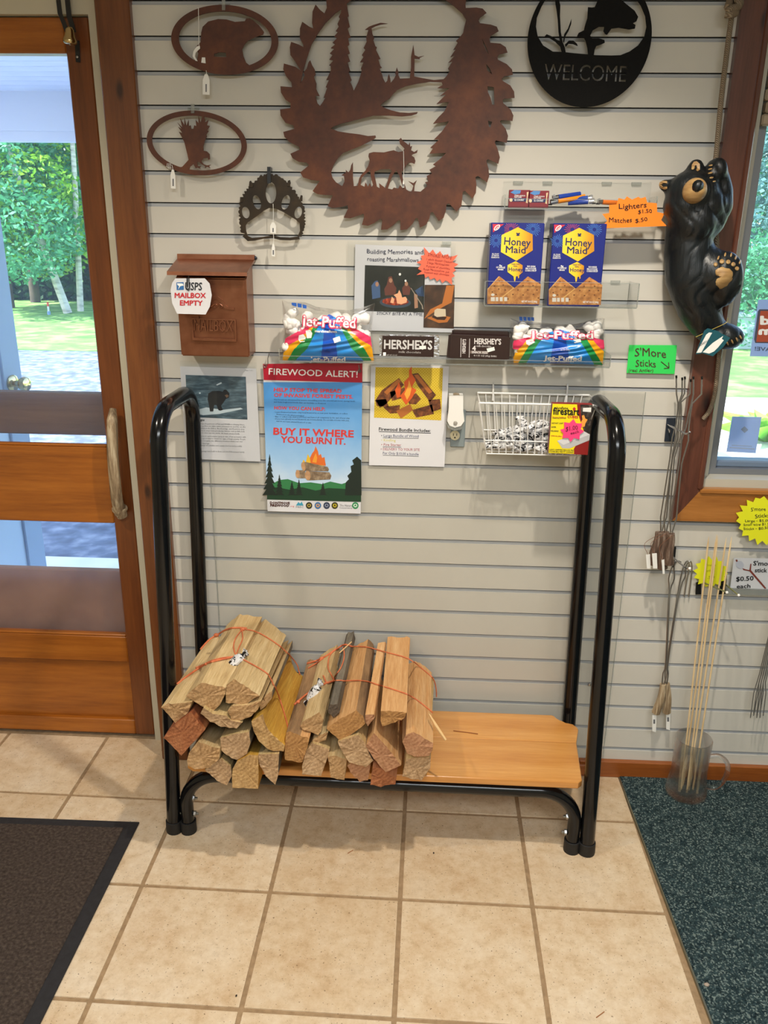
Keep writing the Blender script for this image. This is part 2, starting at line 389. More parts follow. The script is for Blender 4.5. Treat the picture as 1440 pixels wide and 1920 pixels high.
# ------------------------------------------------------------ door
D = thing('door_1', (-1.3, .12, .009), 'varnished wooden door with screened openings and antler handle', 'door', kind='structure')
DW = woodmat('door cedar', '502812', '763e1a', '8c5024', 'z', .55, .3, knots=False)
DWH = woodmat('door cedar rail', '70380e', 'a05a18', 'b87026', 'x', .55, .3)
xd, xe, xs, xq = -1.75, -.852, -.917, -1.672
mk('stile', box(xs, xe, .1, .142, .009, 2.144, .003), DW, D); mk('stile', box(xd, xq, .1, .142, .009, 2.144, .003), DW, D)
for z0, z1 in ((2.062, 2.144), (.771, 1.013), (.285, .378), (.009, .064)): mk('rail', box(xq, xs, .1005, .1415, z0, z1, .003), DWH, D)
for z in (1.013, .378): mk('bead', box(xq, xs, .101, .12, z, z+.008, .003), DWH, D)
mk('panel', box(xq, xs, .116, .13, .06, .29), DWH, D)
SCREEN = clear('insect screen', (1, 1, 1), .0, .3, .08, (.5, .68, .95))  # blue veil colour stands in for bright glare over the outdoors
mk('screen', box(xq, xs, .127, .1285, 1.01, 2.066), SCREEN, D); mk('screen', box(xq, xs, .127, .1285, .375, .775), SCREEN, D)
k = NT('antler'); v = k.co((30, 30, 3)); f = k.noise(v, 3, 6, .65)
k.l(k.ramp(f, [(.3, '5f4a34'), (.5, 'a08a6c'), (.68, 'cdbd9f')]), k.p.inputs['Base Color']); k.set(Roughness=.55); k.bump(f, .6, .004); ANT = k.m
hp = smooth_path([W(212, 766, .07), W(210, 800, .052), W(211, 850, .047), W(216, 900, .05), W(220, 940, .06), W(226, 962, .075)], 6)
rs = [.009+.006*min(1, i/4)+.003*(i/len(hp)) for i in range(len(hp))]
h_ = mk('handle', tube(hp, rs, 14, prof=lambda i, a: 1+.06*math.sin(5*a+i*.3)), ANT, D, True, label='weathered deer antler door pull')
bur = []
for q in range(26):
    a = 2*math.pi*q/26; c_ = hp[-2]; bur.append(blob(c_+Vector((.0205*math.cos(a), 0, .008+.006*math.sin(a)))+Vector((0, .016*math.sin(a), 0)), .004, .004, .006, 6, 4, .2))
mk('burr', join(*bur, tube([hp[-2]+Vector((0, 0, .004)), hp[-1]+Vector((.004, .004, -.012))], [.02, .016], 14)), ANT, h_)
# dark rails seen behind the screens: the outer wooden screen door
D2 = thing('door_2', (-1.3, .2, .0), 'dark brown outer screen door seen through the wooden door', 'door', kind='structure')
DK = woodmat('dark brown wood', '4a3020', '6a4830', '7c5a40', 'x', .6, .6, knots=False, coat=0)
YB = .17
za, zb_ = W(100, 815, YB).z, W(100, 737, YB).z
mk('rail', box(-1.74, -.86, YB, YB+.04, za, zb_, .004), DK, D2)
zc = W(100, 1068, YB).z
mk('kick_panel', box(-1.74, -.86, YB+.004, YB+.03, .01, zc, .004), mottled('brown mesh panel', [(.3, '8a5c40'), (.7, 'a87858')], 6, .8), D2)
mk('stile', box(-.9, -.862, YB, YB+.04, .01, 2.14), DK, D2); mk('stile', box(-1.74, -1.68, YB, YB+.04, .01, 2.14), DK, D2)
# open storm door outside
ST = thing('door_3', (-1.68, .6, -.02), 'pale storm door standing open outside with a round knob', 'door', kind='structure')
hx, hy, ex_, ey = -1.77, .24, -1.6, 1.0
ang = math.atan2(ey-hy, ex_-hx); dirv = Vector((math.cos(ang), math.sin(ang), 0)); nrm = Vector((dirv.y, -dirv.x, 0))
Ld = math.hypot(ex_-hx, ey-hy)
def sd(a0, a1, t0, t1, z0, z1, bev=0):
    V, Fc = box(a0, a1, t0, t1, z0, z1, bev); return [Vector((hx, hy, 0))+dirv*p.x+nrm*p.y+Vector((0, 0, p.z)) for p in V], Fc
STM = plain('storm door paint', '8ea8d0', .5); STP = plain('storm door pane', 'b4cdf0', .4)
st_ = mk('stile', sd(Ld-.105, Ld, -.035, 0, -.01, 2.1, .003), STM, ST)
mk('stile', sd(0, .1, -.035, 0, -.01, 2.1, .003), STM, ST)
for z0, z1 in ((-.01, .15), (2.0, 2.1)): mk('rail', sd(.1, Ld-.105, -.034, -.001, z0, z1), STM, ST)
mk('panel', sd(.1, Ld-.105, -.025, -.012, .15, 2.0), STP, ST)
kc = Vector((hx, hy, 0))+dirv*(Ld-.06); kc.z = 1.045
BRASS = plain('polished brass', 'cdb888', .15, 1)
mk('knob', join(lathe([(0, 0), (.034, 0), (.034, .004), (.026, .009), (.012, .012), (.012, .035), (.024, .042), (.03, .055), (.026, .068), (.012, .075), (0, .075)], kc, nrm, 20)), BRASS, ST, True)
# ------------------------------------------------------------ outdoors
GRAV = mottled('gravel', [(.3, '48526a'), (.5, '66728c'), (.7, '98a2b6')], 9, .9, kind='World', bump=.4, bscale=60, detail=8)
GRASS = mottled('lawn', [(.3, '4d7a34'), (.5, '6c9a48'), (.7, '9dbd6c')], 3, .9, kind='World', detail=8)
CONC = mottled('porch concrete', [(.3, 'dfe4da'), (.7, 'eef0e6')], 6, .85, kind='World')
PATH = mottled('pale gravel path', [(.3, 'd8d2c6'), (.7, 'efeae0')], 10, .9, kind='World')
tag(mk('ground', join(box(-40, 30, 9.6, 60, -.3, -.06)), GRASS), 'lawn in front of the woods', 'lawn', kind='structure')
tag(mk('ground_gravel', box(-40, 1.2, .2, 9.6, -.3, -.07), GRAV), 'grey gravel yard outside the door', 'gravel', kind='structure')
tag(mk('ground_porch', box(-4.5, .6, .21, 1.75, -.2, -.035, .01), CONC), 'pale concrete porch slab outside the door', 'slab', kind='structure')
tag(mk('ground_lawn', join(box(1.2, 30, .2, 4.2, -.3, -.06), box(1.2, 30, 6.9, 9.6, -.3, -.06)), GRASS), 'lawn strips outside the window', 'lawn', kind='structure')
tag(mk('ground_path', join(box(1.2, 30, 4.2, 6.9, -.3, -.05)), PATH), 'bright gravel drive crossing outside the window', 'path', kind='structure')
tag(mk('ground_walk', box(1.2, 5, .9, 2.6, -.2, -.045), CONC), 'concrete walk below the window', 'slab', kind='structure')
SIDE = mottled('porch boards', [(.3, 'ccd8f0'), (.7, 'dae4f6')], 4, .6)
PR = thing('porch_roof', (-1.9, 1.9, 2.1), 'pale boarded porch ceiling and beam above the doorway', 'porch roof', kind='structure')
for i in range(22): mk('board', box(-4.4, .55, .22+i*.15, .22+i*.15+.144, 2.46, 2.48, .004), SIDE, PR)
zbm = W(60, 266, 3.5).z
mk('beam', box(-4.4, .55, 3.45, 3.55, zbm, 2.5), SIDE, PR); mk('fascia', box(-4.4, .55, 3.43, 3.45, W(60, 248, 3.5).z, 2.5), plain('fascia', 'd0dcf2', .6), PR)
mk('roof_deck', box(-4.5, .65, .2, 3.6, 2.5, 2.56), plain('roof', '55504a', .8), PR)
LEAF = [mottled('leaf '+n, st, 2.5, .55, kind='World') for n, st in (
    ('bright', [(.3, '4f9c2c'), (.5, '86c23c'), (.7, 'c2dc58')]), ('mid', [(.3, '2f7a4c'), (.55, '58a87a'), (.75, '9cd6b0')]),
    ('dark', [(.3, '1d4526'), (.7, '3d6e3c')]), ('spruce', [(.3, '3f7272'), (.7, '86b8b4')]))]
for mt in LEAF:
    p = mt.node_tree.nodes['Principled BSDF']; p.inputs['Subsurface Weight'].default_value = 0
    tl = mt.node_tree.nodes.new('ShaderNodeBsdfTranslucent'); mx = mt.node_tree.nodes.new('ShaderNodeMixShader'); mx.inputs[0].default_value = .4
    mt.node_tree.links.new(p.inputs['Base Color'].links[0].from_socket, tl.inputs['Color'])
    mt.node_tree.links.new(p.outputs[0], mx.inputs[1]); mt.node_tree.links.new(tl.outputs[0], mx.inputs[2])
    mt.node_tree.links.new(mx.outputs[0], mt.node_tree.nodes['Material Output'].inputs[0])
BIRCH = mottled('birch bark', [(.3, '7d7a76'), (.5, 'c9c5bf'), (.7, 'dedad4')], 3, .7, stretch=(1, 1, 4)); BARKT = mottled('tree bark', [(.3, '3a3028'), (.7, '5d5044')], 5, .9)
def leaves(blobs, n, size, rnd):
    V = []; Fc = []
    tot = sum(b_[1]*b_[2]*b_[3] for b_ in blobs)
    for (c, rx, ry, rz) in blobs:
        for _ in range(int(n*rx*ry*rz/tot)):
            d = Vector((rnd.gauss(0, 1), rnd.gauss(0, 1), rnd.gauss(0, 1))).normalized()*rnd.uniform(.45, 1)**.6
            p = Vector(c)+Vector((d.x*rx, d.y*ry, d.z*rz)); s_ = size*rnd.uniform(.6, 1.3)
            u = Vector((rnd.gauss(0, 1), rnd.gauss(0, 1), rnd.gauss(0, .6))).normalized(); v_ = u.cross(Vector((rnd.gauss(0, 1), rnd.gauss(0, 1), rnd.gauss(0, 1)))).normalized()
            i = len(V); V += [p-u*s_, p-v_*s_*.5, p+u*s_, p+v_*s_*.5]; Fc.append([i, i+1, i+2, i+3])
    return V, Fc
def tree(px, Y, h, spread, lm, label, trunk=BARKT, lean=0, n=5000, size=.12, bottom=.25, name='tree', tr=.12):
    rnd = random.Random(int(px*7+Y)); b0 = W(px, 590, Y); b0.z = -.06
    t = thing(name, b0, label, 'tree', 'trees at the edge of the woods')
    top = b0+Vector((lean, 0, h*.85))
    mk('trunk', tube([b0, b0.lerp(top, .4)+Vector((lean*.1, 0, 0)), top], [tr, tr*.75, tr*.25], 9), trunk, t, True)
    bl = []
    for q in range(14):
        f_ = rnd.uniform(bottom, 1); a = rnd.uniform(0, 6.28); r_ = spread*rnd.uniform(.1, .75)*(1.1-f_*.55)
        c_ = b0+Vector((lean*f_+r_*math.cos(a), r_*math.sin(a), h*f_)); q_ = spread*rnd.uniform(.3, .55); bl.append((c_, q_, q_, q_*.75))
    mk('crown', leaves(bl, int(n*2.6), size*.55, rnd), lm, t)
tree(20, 16, 8.5, 2.6, LEAF[0], 'bright green broadleaf tree at far left through the door', n=7000, bottom=.18)
tree(70, 17.5, 9, 2.8, LEAF[1], 'mid green broadleaf tree between the birches and the bright tree', n=7000, bottom=.15)
tree(128, 15, 8, 1.7, LEAF[1], 'leaning pale-barked birch seen through the door', BIRCH, -1.5, 2600, .1, .55, 'birch_tree', .09)
tree(152, 15.5, 8, 1.6, LEAF[0], 'upright pale-barked birch beside the leaning birch', BIRCH, .35, 2600, .1, .6, 'birch_tree', .07)
tree(-60, 15, 8.5, 2.6, LEAF[1], 'green tree standing left of the open storm door', n=5000, bottom=.15)
tree(190, 18, 9, 2.6, LEAF[1], 'green tree hidden mostly by the door stile', n=5000, bottom=.15)
tree(100, 22, 11, 4.5, LEAF[2], 'dark tree standing deep in the woods', n=7000, size=.16, bottom=.08)
tree(-40, 22, 11, 4.5, LEAF[2], 'dark tree deep in the woods at left', n=6000, size=.16, bottom=.08)
rnd = random.Random(5)
for i, (px, Y, r_) in enumerate(((20, 18.6, 1.5), (80, 19, 1.5), (135, 18.6, 1.3), (185, 19, 1.5), (-50, 18.6, 1.6))):
    c_ = W(px, 590, Y); c_.z = .5
    tag(mk('shrub', leaves([(c_+Vector((0, 0, .3)), r_, 1.0, 1.4), (c_+Vector((.7, 0, .9)), r_*.7, .8, 1.1)], 2600, .12, rnd), LEAF[2]), ['dark undergrowth shrub below the bright tree', 'dark undergrowth shrub behind the marker stake', 'dark undergrowth shrub behind the birch trunks', 'dark shrub behind the door stile', 'dark shrub left of the storm door'][i], 'shrub', 'dark undergrowth shrubs')
sk = F(92, 590, -.06)
S_ = thing('marker_stake', sk, 'red-tipped marker stake standing in the grass', 'stake')
mk('post', tube([sk, sk+Vector((0, 0, .07))], .035, 8), plain('stake blue', '7d9ac4', .6), S_); mk('shaft', tube([sk+Vector((0, 0, .07)), sk+Vector((0, 0, .17))], .02, 8), plain('stake white', 'd5d8dc', .6), S_)
mk('tip', tube([sk+Vector((0, 0, .17)), sk+Vector((0, 0, .25))], .022, 8), plain('stake red', 'd83a34', .5), S_)
# through the window
def spruce(px, Y, h, r, label):
    rnd = random.Random(11); b0 = W(px, 650, Y); b0.z = -.06; t = thing('spruce_tree', b0, label, 'tree')
    mk('trunk', tube([b0, b0+Vector((0, 0, h))], [.12, .02], 8), BARKT, t)
    bl = [(b0+Vector((0, 0, .5+h*q/16)), r*(1-q/18), r*(1-q/18), .3) for q in range(16)]
    mk('crown', leaves(bl, 16000, .07, rnd), LEAF[3], t)
spruce(1440, 14, 8, 2.0, 'blue spruce tree standing outside the window')
c_ = W(1425, 610, 11.5)
tag(mk('shrub', leaves([(Vector((c_.x, 11.5, .8)), 1.3, 1, 1.0), (Vector((c_.x+1.2, 11.8, 1.0)), 1.3, 1, 1.2), (Vector((c_.x-1.2, 11.9, .9)), 1.2, 1, 1.0)], 14000, .05, rnd), LEAF[1]), 'light green bush outside the window behind the utility box', 'shrub')
for i, (px, Y) in enumerate(((1350, 16), (1500, 17))):
    tree(px, Y, 8, 2.4, LEAF[1], ['green tree hidden by the window casing', 'green tree at the right edge outside the window'][i], n=5000, bottom=.1)
ub = F(1392, 655, -.06)
U = thing('utility_box', ub, 'pale grey utility box on the grass outside the window', 'utility box')
gy = plain('utility grey', 'b9c6d4', .6)
mk('cabinet', box(ub.x-.16, ub.x+.4, ub.y, ub.y+.5, -.06, ub.z+.5, .01), gy, U); mk('lid', box(ub.x-.19, ub.x+.43, ub.y-.03, ub.y+.53, ub.z+.5, ub.z+.56, .01), gy, U)
hs = F(1436, 830, -.06)
V = []; Fc = []; rn = random.Random(4)
for q in range(26):
    a = q*2.4; r_ = .08+.012*q; tip = hs+Vector((math.cos(a)*r_*1.5, math.sin(a)*r_*1.5, .16+.1*rn.random())); md = hs+Vector((math.cos(a)*r_*.7, math.sin(a)*r_*.7, .2)); sd_ = Vector((-math.sin(a), math.cos(a), 0))*.07
    i = len(V); V += [hs, md+sd_, tip, md-sd_]; Fc += [[i, i+1, i+2], [i, i+2, i+3]]
tag(mk('hosta_plant', (V, Fc), LEAF[0]), 'low leafy plant beside the drive outside the window', 'plant')
# ------------------------------------------------------------ door mat
cm = F(262, 1543); MT = thing('door_mat', (-1.3, -1.1, 0), 'dark brown carpeted door mat with black rubber border', 'mat')
MATB = mottled('mat rubber', [(.3, '1b1a1c'), (.7, '262528')], 60, .75, bump=.4); MATC = mottled('mat pile', [(.3, '362e29'), (.5, '483e38'), (.7, '5a4f47')], 120, .95, bump=.8, bscale=300, kind='World', bdist=.004, spec=.1)
def skew(vf): return [Vector((p.x-.0091*(p.y+.32)*-1*0+.004*(p.y+.32), p.y+.012*(p.x-cm.x), p.z)) for p in vf[0]], vf[1]
mk('border', skew(box(-1.68, cm.x, -1.55, cm.y, .0005, .005, .002)), MATB, MT)
mk('pile', skew(box(-1.65, cm.x-.036, -1.52, cm.y-.03, .004, .0085, .002)), MATC, MT)
# ------------------------------------------------------------ firewood rack
RK = thing('firewood_rack', (-.07, -.2, 0), 'black tubular steel firewood rack with pine shelf', 'rack')
k = NT('black gloss enamel'); v = k.co(); k.l(k.ramp(k.noise(v, 40, 4), [(.3, '060709'), (.7, '0d0e11')]), k.p.inputs['Base Color']); k.set(Roughness=.18, Coat__Weight=.15, Coat__Roughness=.06); k.p.inputs['Specular IOR Level'].default_value = .32; TUBE = k.m
RUB = plain('rubber foot', '121213', .6); BOLT = plain('zinc bolt', 'a8a8a6', .3, 1)
TR = .0205
def hoop(xb, xt, yf, yb, zt, lab):
    pts = bend([(xb, yf, .03), (xt, yf, zt), (xt, yb, zt), (xb+(xt-xb)*.3, yb, .03)], .09, 10)
    h = mk('end_hoop', tube(pts, TR, 18), TUBE, RK, True, label=lab)
    for y, x in ((yf, xb), (yb, xb+(xt-xb)*.3)): mk('foot_cap', lathe([(0, 0), (TR+.003, 0), (TR+.004, .004), (TR+.003, .036), (TR, .037)], Vector((x, y, 0)), seg=18), RUB, h, True)
    return h
hoop(-.652, -.607, -.342, -.035, 1.222, 'left end hoop of black tube'); hoop(.518, .482, -.357, -.045, 1.226, 'right end hoop of black tube')
RZ = .197
def brail(x0, x1, y0, y1):
    pts = bend([(x0, y0, .03), (x0, y0-.004, RZ), (x1, y1-.004, RZ), (x1, y1, .03)], .1, 10)
    r = mk('bench_rail', tube(pts, .0185, 16), TUBE, RK, True)
    for x, y in ((x0, y0), (x1, y1)): mk('foot_cap', lathe([(0, 0), (.0225, 0), (.0225, .036), (.019, .037)], Vector((x, y, 0)), seg=18), RUB, r, True)
    return r
r1 = brail(-.611, .478, -.342, -.352); brail(-.605, .48, -.06, -.06)
for x, y, s_ in ((-.611, -.342, 1), (.478, -.352, -1)):
    for z in (.062, .115):
        mk('bolt', join(tube([(x-.03*s_, y-.002, z), (x+.032*s_, y-.002, z)], .0035, 8), lathe([(0, -.003), (.008, -.003), (.008, .003), (0, .003)], Vector((x+.022*s_, y-.002, z)), Vector((1, 0, 0)), 6)), BOLT, RK, True)
PINE = woodmat('shelf pine', 'ba7430', 'd29248', 'e2aa64', 'x', .6, .3, coat=.4, knotc='6a3410', face='z')
SZ = .25
def plank(pts, z0, z1):
    n = len(pts); bm = bmesh.new(); lo = [bm.verts.new((x, y, z0)) for x, y in pts]; hi = [bm.verts.new((x, y, z1)) for x, y in pts]
    bm.faces.new(hi); bm.faces.new(lo[::-1])
    for i in range(n): bm.faces.new([lo[i], lo[(i+1) % n], hi[(i+1) % n], hi[i]])
    ee = [e for e in bm.edges if abs(e.verts[0].co.z-e.verts[1].co.z) < 1e-6]
    bmesh.ops.bevel(bm, geom=ee, offset=.004, segments=3, affect='EDGES', profile=.6); bmesh.ops.recalc_face_normals(bm, faces=bm.faces[:]); return bm_out(bm)
ys = -.2005
sc_ = [(.447, -.062)]+[(.447+.055*(1-math.cos(t*math.pi/16)), -.062-.045*math.sin(t*math.pi/16)) for t in range(1, 9)]
front = [(-.598, ys-.0008), (.497, ys-.0008), (.482, -.372), (.47, -.384), (-.575, -.378), (-.592, -.366)]
backp = [(-.598, ys+.0008), (-.6, -.11), (-.565, -.062)]+sc_+[(.512, -.122), (.514, -.135), (.497, ys+.0008)]
s1 = mk('shelf_board', plank(front[::-1], SZ-.021, SZ), PINE, RK, True); mk('shelf_board', plank(backp[::-1], SZ-.021, SZ), PINE, RK, True)
# ------------------------------------------------------------ split logs in two tied bundles
def logmats(nm, side, end, bark):
    a = NT('split '+nm); v = a.co((16, 1.1, 16)); f = a.noise(v, 2.2, 6, .6, .3); g = a.noise(v, 12, 4, .7); pv = a.co((6, 1.5, 6)); f3 = a.noise(pv, 1.3, 3)
    c = a.mix(.45, a.ramp(f, [(.28, side[0]), (.5, side[1]), (.72, side[2])]), a.ramp(g, [(.3, side[0]), (.7, side[2])]))
    c = a.mix(a.ramp(f3, [(.5, (0, 0, 0)), (.7, (190, 190, 190))]), c, lin(side[3])); a.l(c, a.p.inputs['Base Color']); st = a.noise(a.co((40, .8, 40)), 1.6, 3, .6); c = a.mix(a.ramp(st, [(.62, (0, 0, 0)), (.7, (120, 120, 120))]), c, lin('6a4c2c')); a.l(c, a.p.inputs['Base Color']); a.set(Roughness=.75); a.bump(g, .8, .004)
    e = NT('end grain '+nm); v = e.co(); wv = e.n('ShaderNodeTexWave', _wave_type='RINGS', _rings_direction='Y', Scale=34.0, Distortion=5.0, Detail=3.0); mp = e.n('ShaderNodeMapping'); mp.inputs['Location'].default_value = (.04, 0, -.05); e.l(v, mp.inputs[0]); e.l(mp.outputs[0], wv.inputs['Vector'])
    n1 = e.noise(v, 22, 5); n2 = e.noise(v, 140, 4, .7)
    c = e.mix(.3, e.ramp(n1, [(.3, end[0]), (.55, end[1]), (.75, end[2])]), e.ramp(wv.outputs['Fac'], [(.2, end[0]), (.8, end[2])])); c = e.mix(.4, c, e.ramp(n2, [(.3, end[0]), (.6, end[2])])); e.l(c, e.p.inputs['Base Color']); e.set(Roughness=.9); e.bump(n2, .9, .004)
    b_ = NT('bark '+nm); v = b_.co((10, 1.6, 10)); f = b_.noise(v, 3, 6, .7); b_.l(b_.ramp(f, [(.3, bark[0]), (.5, bark[1]), (.7, bark[2])]), b_.p.inputs['Base Color']); b_.set(Roughness=.9); b_.bump(f, 1.0, .006)
    return [a.m, e.m, b_.m]
GB = ('3a332a', '6d6353', '8f8471')
LM = {'p': logmats('straw', ('a08050', 'd2b27c', 'e8d2a4', 'b08850'), ('7a5630', 'b28854', 'd6b082'), GB),
      'g': logmats('grey end', ('a08454', 'cbac74', 'e2ca98', 'a0804c'), ('7a5a3a', 'b08a60', 'd6b48c'), GB),
      'y': logmats('yellow', ('a8741c', 'd09c34', 'e0b854', 'c48418'), ('7e5a30', 'ba8e54', 'd6b27c'), GB),
      'k': logmats('pink', ('b5783e', 'd8a468', 'e9c290', 'd89a5c'), ('8a5638', 'b27e58', 'c99a74'), ('7a5a3c', 'a07a54', 'b89468')),
      'o': logmats('orange', ('ac7640', 'd09c64', 'e2b884', 'bc8246'), ('7c4f26', 'b07c46', 'c89a60'), ('5d4630', '8a6a48', 'a5825c')),
      'r': logmats('red', ('9a5430', 'bf7c50', 'd29a70', 'b06a40'), ('6a3418', 'a05c34', 'c08054'), ('5a2c16', '9a5228', 'c07c4a')),
      'd': logmats('dark', ('4a3c2c', '75624a', '94805f', '64523c'), ('2e261e', '54463a', '786858'), ('3a342c', '625a4e', '827866'))}
zL = zm(4.8, 290, 1130); zR = zm(4.5, 530, 1160)
def mklog(root, z, poly, yf, kind, ref=None, yb=-.06, bark=(), rough=1.0):
    pts = z(poly); P = [W(x, y, yf) for x, y in pts]
    c = sum(P, Vector())/len(P)
    if ref:
        a, b_ = z(list(ref)); vec = W(b_[0], b_[1], yb)-W(a[0], a[1], yf)
    else: vec = Vector((.01, yb-yf, .01))
    L = vec.length; ay = vec.normalized(); ax = ay.cross(Vector((0, 0, 1))).normalized(); az = ax.cross(ay)
    R = Matrix((ax, ay, az)).transposed()
    loc = [R.transposed() @ (p-c) for p in P]     # local (x, y, z)
    # resample outline
    rnd = random.Random(int(pts[0][0]*13+pts[0][1])); ring = []; eb = []
    n = len(loc)
    for i in range(n):
        A, B = loc[i], loc[(i+1) % n]; m_ = max(1, int((B-A).length/.008))
        for q in range(m_): ring.append(A.lerp(B, q/m_)); eb.append(i in bark)
    N = len(ring); S = 14; V = []; Fc = []; mi = []
    ph = [rnd.uniform(-1, 1) for _ in range(N)]; ph = [(ph[i-1]+ph[i]+ph[(i+1) % N])/3 for i in range(N)]
    tw = rnd.uniform(-.08, .08); sh = rnd.uniform(.92, 1.05)
    for s_ in range(S+1):
        t = s_/S; k_ = 1+(sh-1)*t
        for i, p in enumerate(ring):
            rad = 1+(.07*ph[i]*math.sin(t*5+ph[i]*3)*rough*min(1, s_/3))
            cr, sr = math.cos(tw*t), math.sin(tw*t)
            x, zz = p.x*k_*rad, p.z*k_*rad
            V.append(Vector((x*cr-zz*sr, p.y*(1-t)+L*t+(rnd.uniform(-.003, .003) if s_ in (0, S) else 0)+(ph[i]*.012 if s_ == S else 0), x*sr+zz*cr)))
    for s_ in range(S):
        for i in range(N):
            Fc.append([s_*N+i, s_*N+(i+1) % N, (s_+1)*N+(i+1) % N, (s_+1)*N+i]); mi.append(2 if eb[i] else 0)
    i0 = len(V); V.append(Vector((0, rnd.uniform(-.003, .001), 0))); V.append(Vector((0, L, 0)))
    for i in range(N): Fc.append([(i+1) % N, i, i0]); mi.append(1)
    for i in range(N): Fc.append([S*N+i, S*N+(i+1) % N, i0+1]); mi.append(1)
    bm = bmesh.new(); vs = [bm.verts.new(p) for p in V]
    for f, m_ in zip(Fc, mi):
        q = bm.faces.new([vs[i] for i in f]); q.material_index = m_
    bmesh.ops.recalc_face_normals(bm, faces=bm.faces[:])
    me = bpy.data.meshes.new('log'); bm.to_mesh(me); bm.free()
    for m_ in LM[kind]: me.materials.append(m_)
    me.polygons.foreach_set('use_smooth', [True]*len(me.polygons)); me.set_sharp_from_angle(angle=math.radians(28))
    ob = bpy.data.objects.new('log', me); link(ob, root, c); ob.rotation_euler = R.to_euler()
    M4 = Matrix.Translation(c) @ R.to_4x4()
    return [M4 @ v.co for v in me.vertices], [list(p.vertices) for p in me.polygons]
B1 = thing('firewood_bundle', (-.47, -.26, SZ), 'bundle of straw-coloured split logs tied with orange twine at the left hoop', 'firewood')
B2 = thing('firewood_bundle', (-.13, -.26, SZ), 'tied firewood bundle with pinkish split logs at the middle of the shelf', 'firewood')
VF = []
for args in (
    ([(285, 835), (330, 790), (420, 720), (525, 745), (640, 765), (635, 820), (590, 915), (520, 985), (420, 925), (340, 885)], -.455, 'p', ((420, 720), (775, 95)), -.05, (6, 7)),
    ([(645, 745), (715, 685), (800, 740), (945, 835), (900, 860), (820, 915), (640, 900), (640, 850)], -.455, 'p', ((830, 760), (1085, 220)), -.05, ()),
    ([(60, 940), (120, 910), (250, 900), (335, 893), (300, 990), (190, 1080), (120, 1010)], -.46, 'p', ((60, 940), (480, 330)), -.06, ()),
    ([(440, 945), (520, 1000), (650, 1015), (680, 1062), (790, 1078), (740, 1130), (600, 1115), (500, 1070), (410, 1000)], -.47, 'g', ((600, 1050), (850, 480)), -.06, (5, 6, 7)),
    ([(660, 965), (700, 930), (850, 922), (960, 880), (930, 960), (870, 1020), (760, 1065), (690, 1060)], -.465, 'p', ((800, 960), (1080, 420)), -.06, (4, 5)),
    ([(80, 1215), (160, 1115), (330, 985), (450, 1150), (240, 1375)], -.475, 'r', ((330, 985), (600, 540)), -.08, (0, 1, 2, 3, 4)),
    ([(290, 1420), (310, 1350), (390, 1250), (500, 1290), (585, 1312), (580, 1410), (480, 1490), (360, 1500), (300, 1470)], -.485, 'p', ((450, 1270), (690, 860)), -.06, (5, 6, 7)),
    ([(590, 1220), (720, 1180), (850, 1165), (862, 1260), (830, 1360), (740, 1415), (690, 1400), (600, 1330)], -.475, 'g', ((720, 1180), (930, 760)), -.06, (2, 3)),
    ([(872, 1065), (975, 1000), (990, 1080), (1030, 1160), (1100, 1220), (1170, 1285), (1160, 1340), (1040, 1330), (940, 1250), (890, 1160)], -.47, 'y', ((975, 1000), (1225, 470)), -.05, (7, 8, 9)),
    ([(450, 1505), (600, 1400), (680, 1470), (695, 1560), (650, 1645), (560, 1600)], -.48, 'g', ((600, 1400), (800, 1060)), -.06, (3, 4)),
    ([(700, 1500), (740, 1430), (850, 1370), (930, 1375), (935, 1550), (930, 1675), (700, 1665), (695, 1600)], -.49, 'y', ((930, 1375), (1040, 1050)), -.06, (7, 0)),
    ([(932, 1365), (1120, 1360), (1112, 1480), (1115, 1540), (1085, 1640), (1000, 1560), (940, 1450)], -.485, 'g', ((1120, 1360), (1200, 1030)), -.06, (1, 2)),
    ([(950, 970), (945, 920), (1000, 830), (1060, 790), (1055, 860), (990, 940)], -.44, 'p', ((1000, 830), (1195, 385)), -.05, (3, 4)),
): VF.append(mklog(B1, zL, *args))
VF2 = []
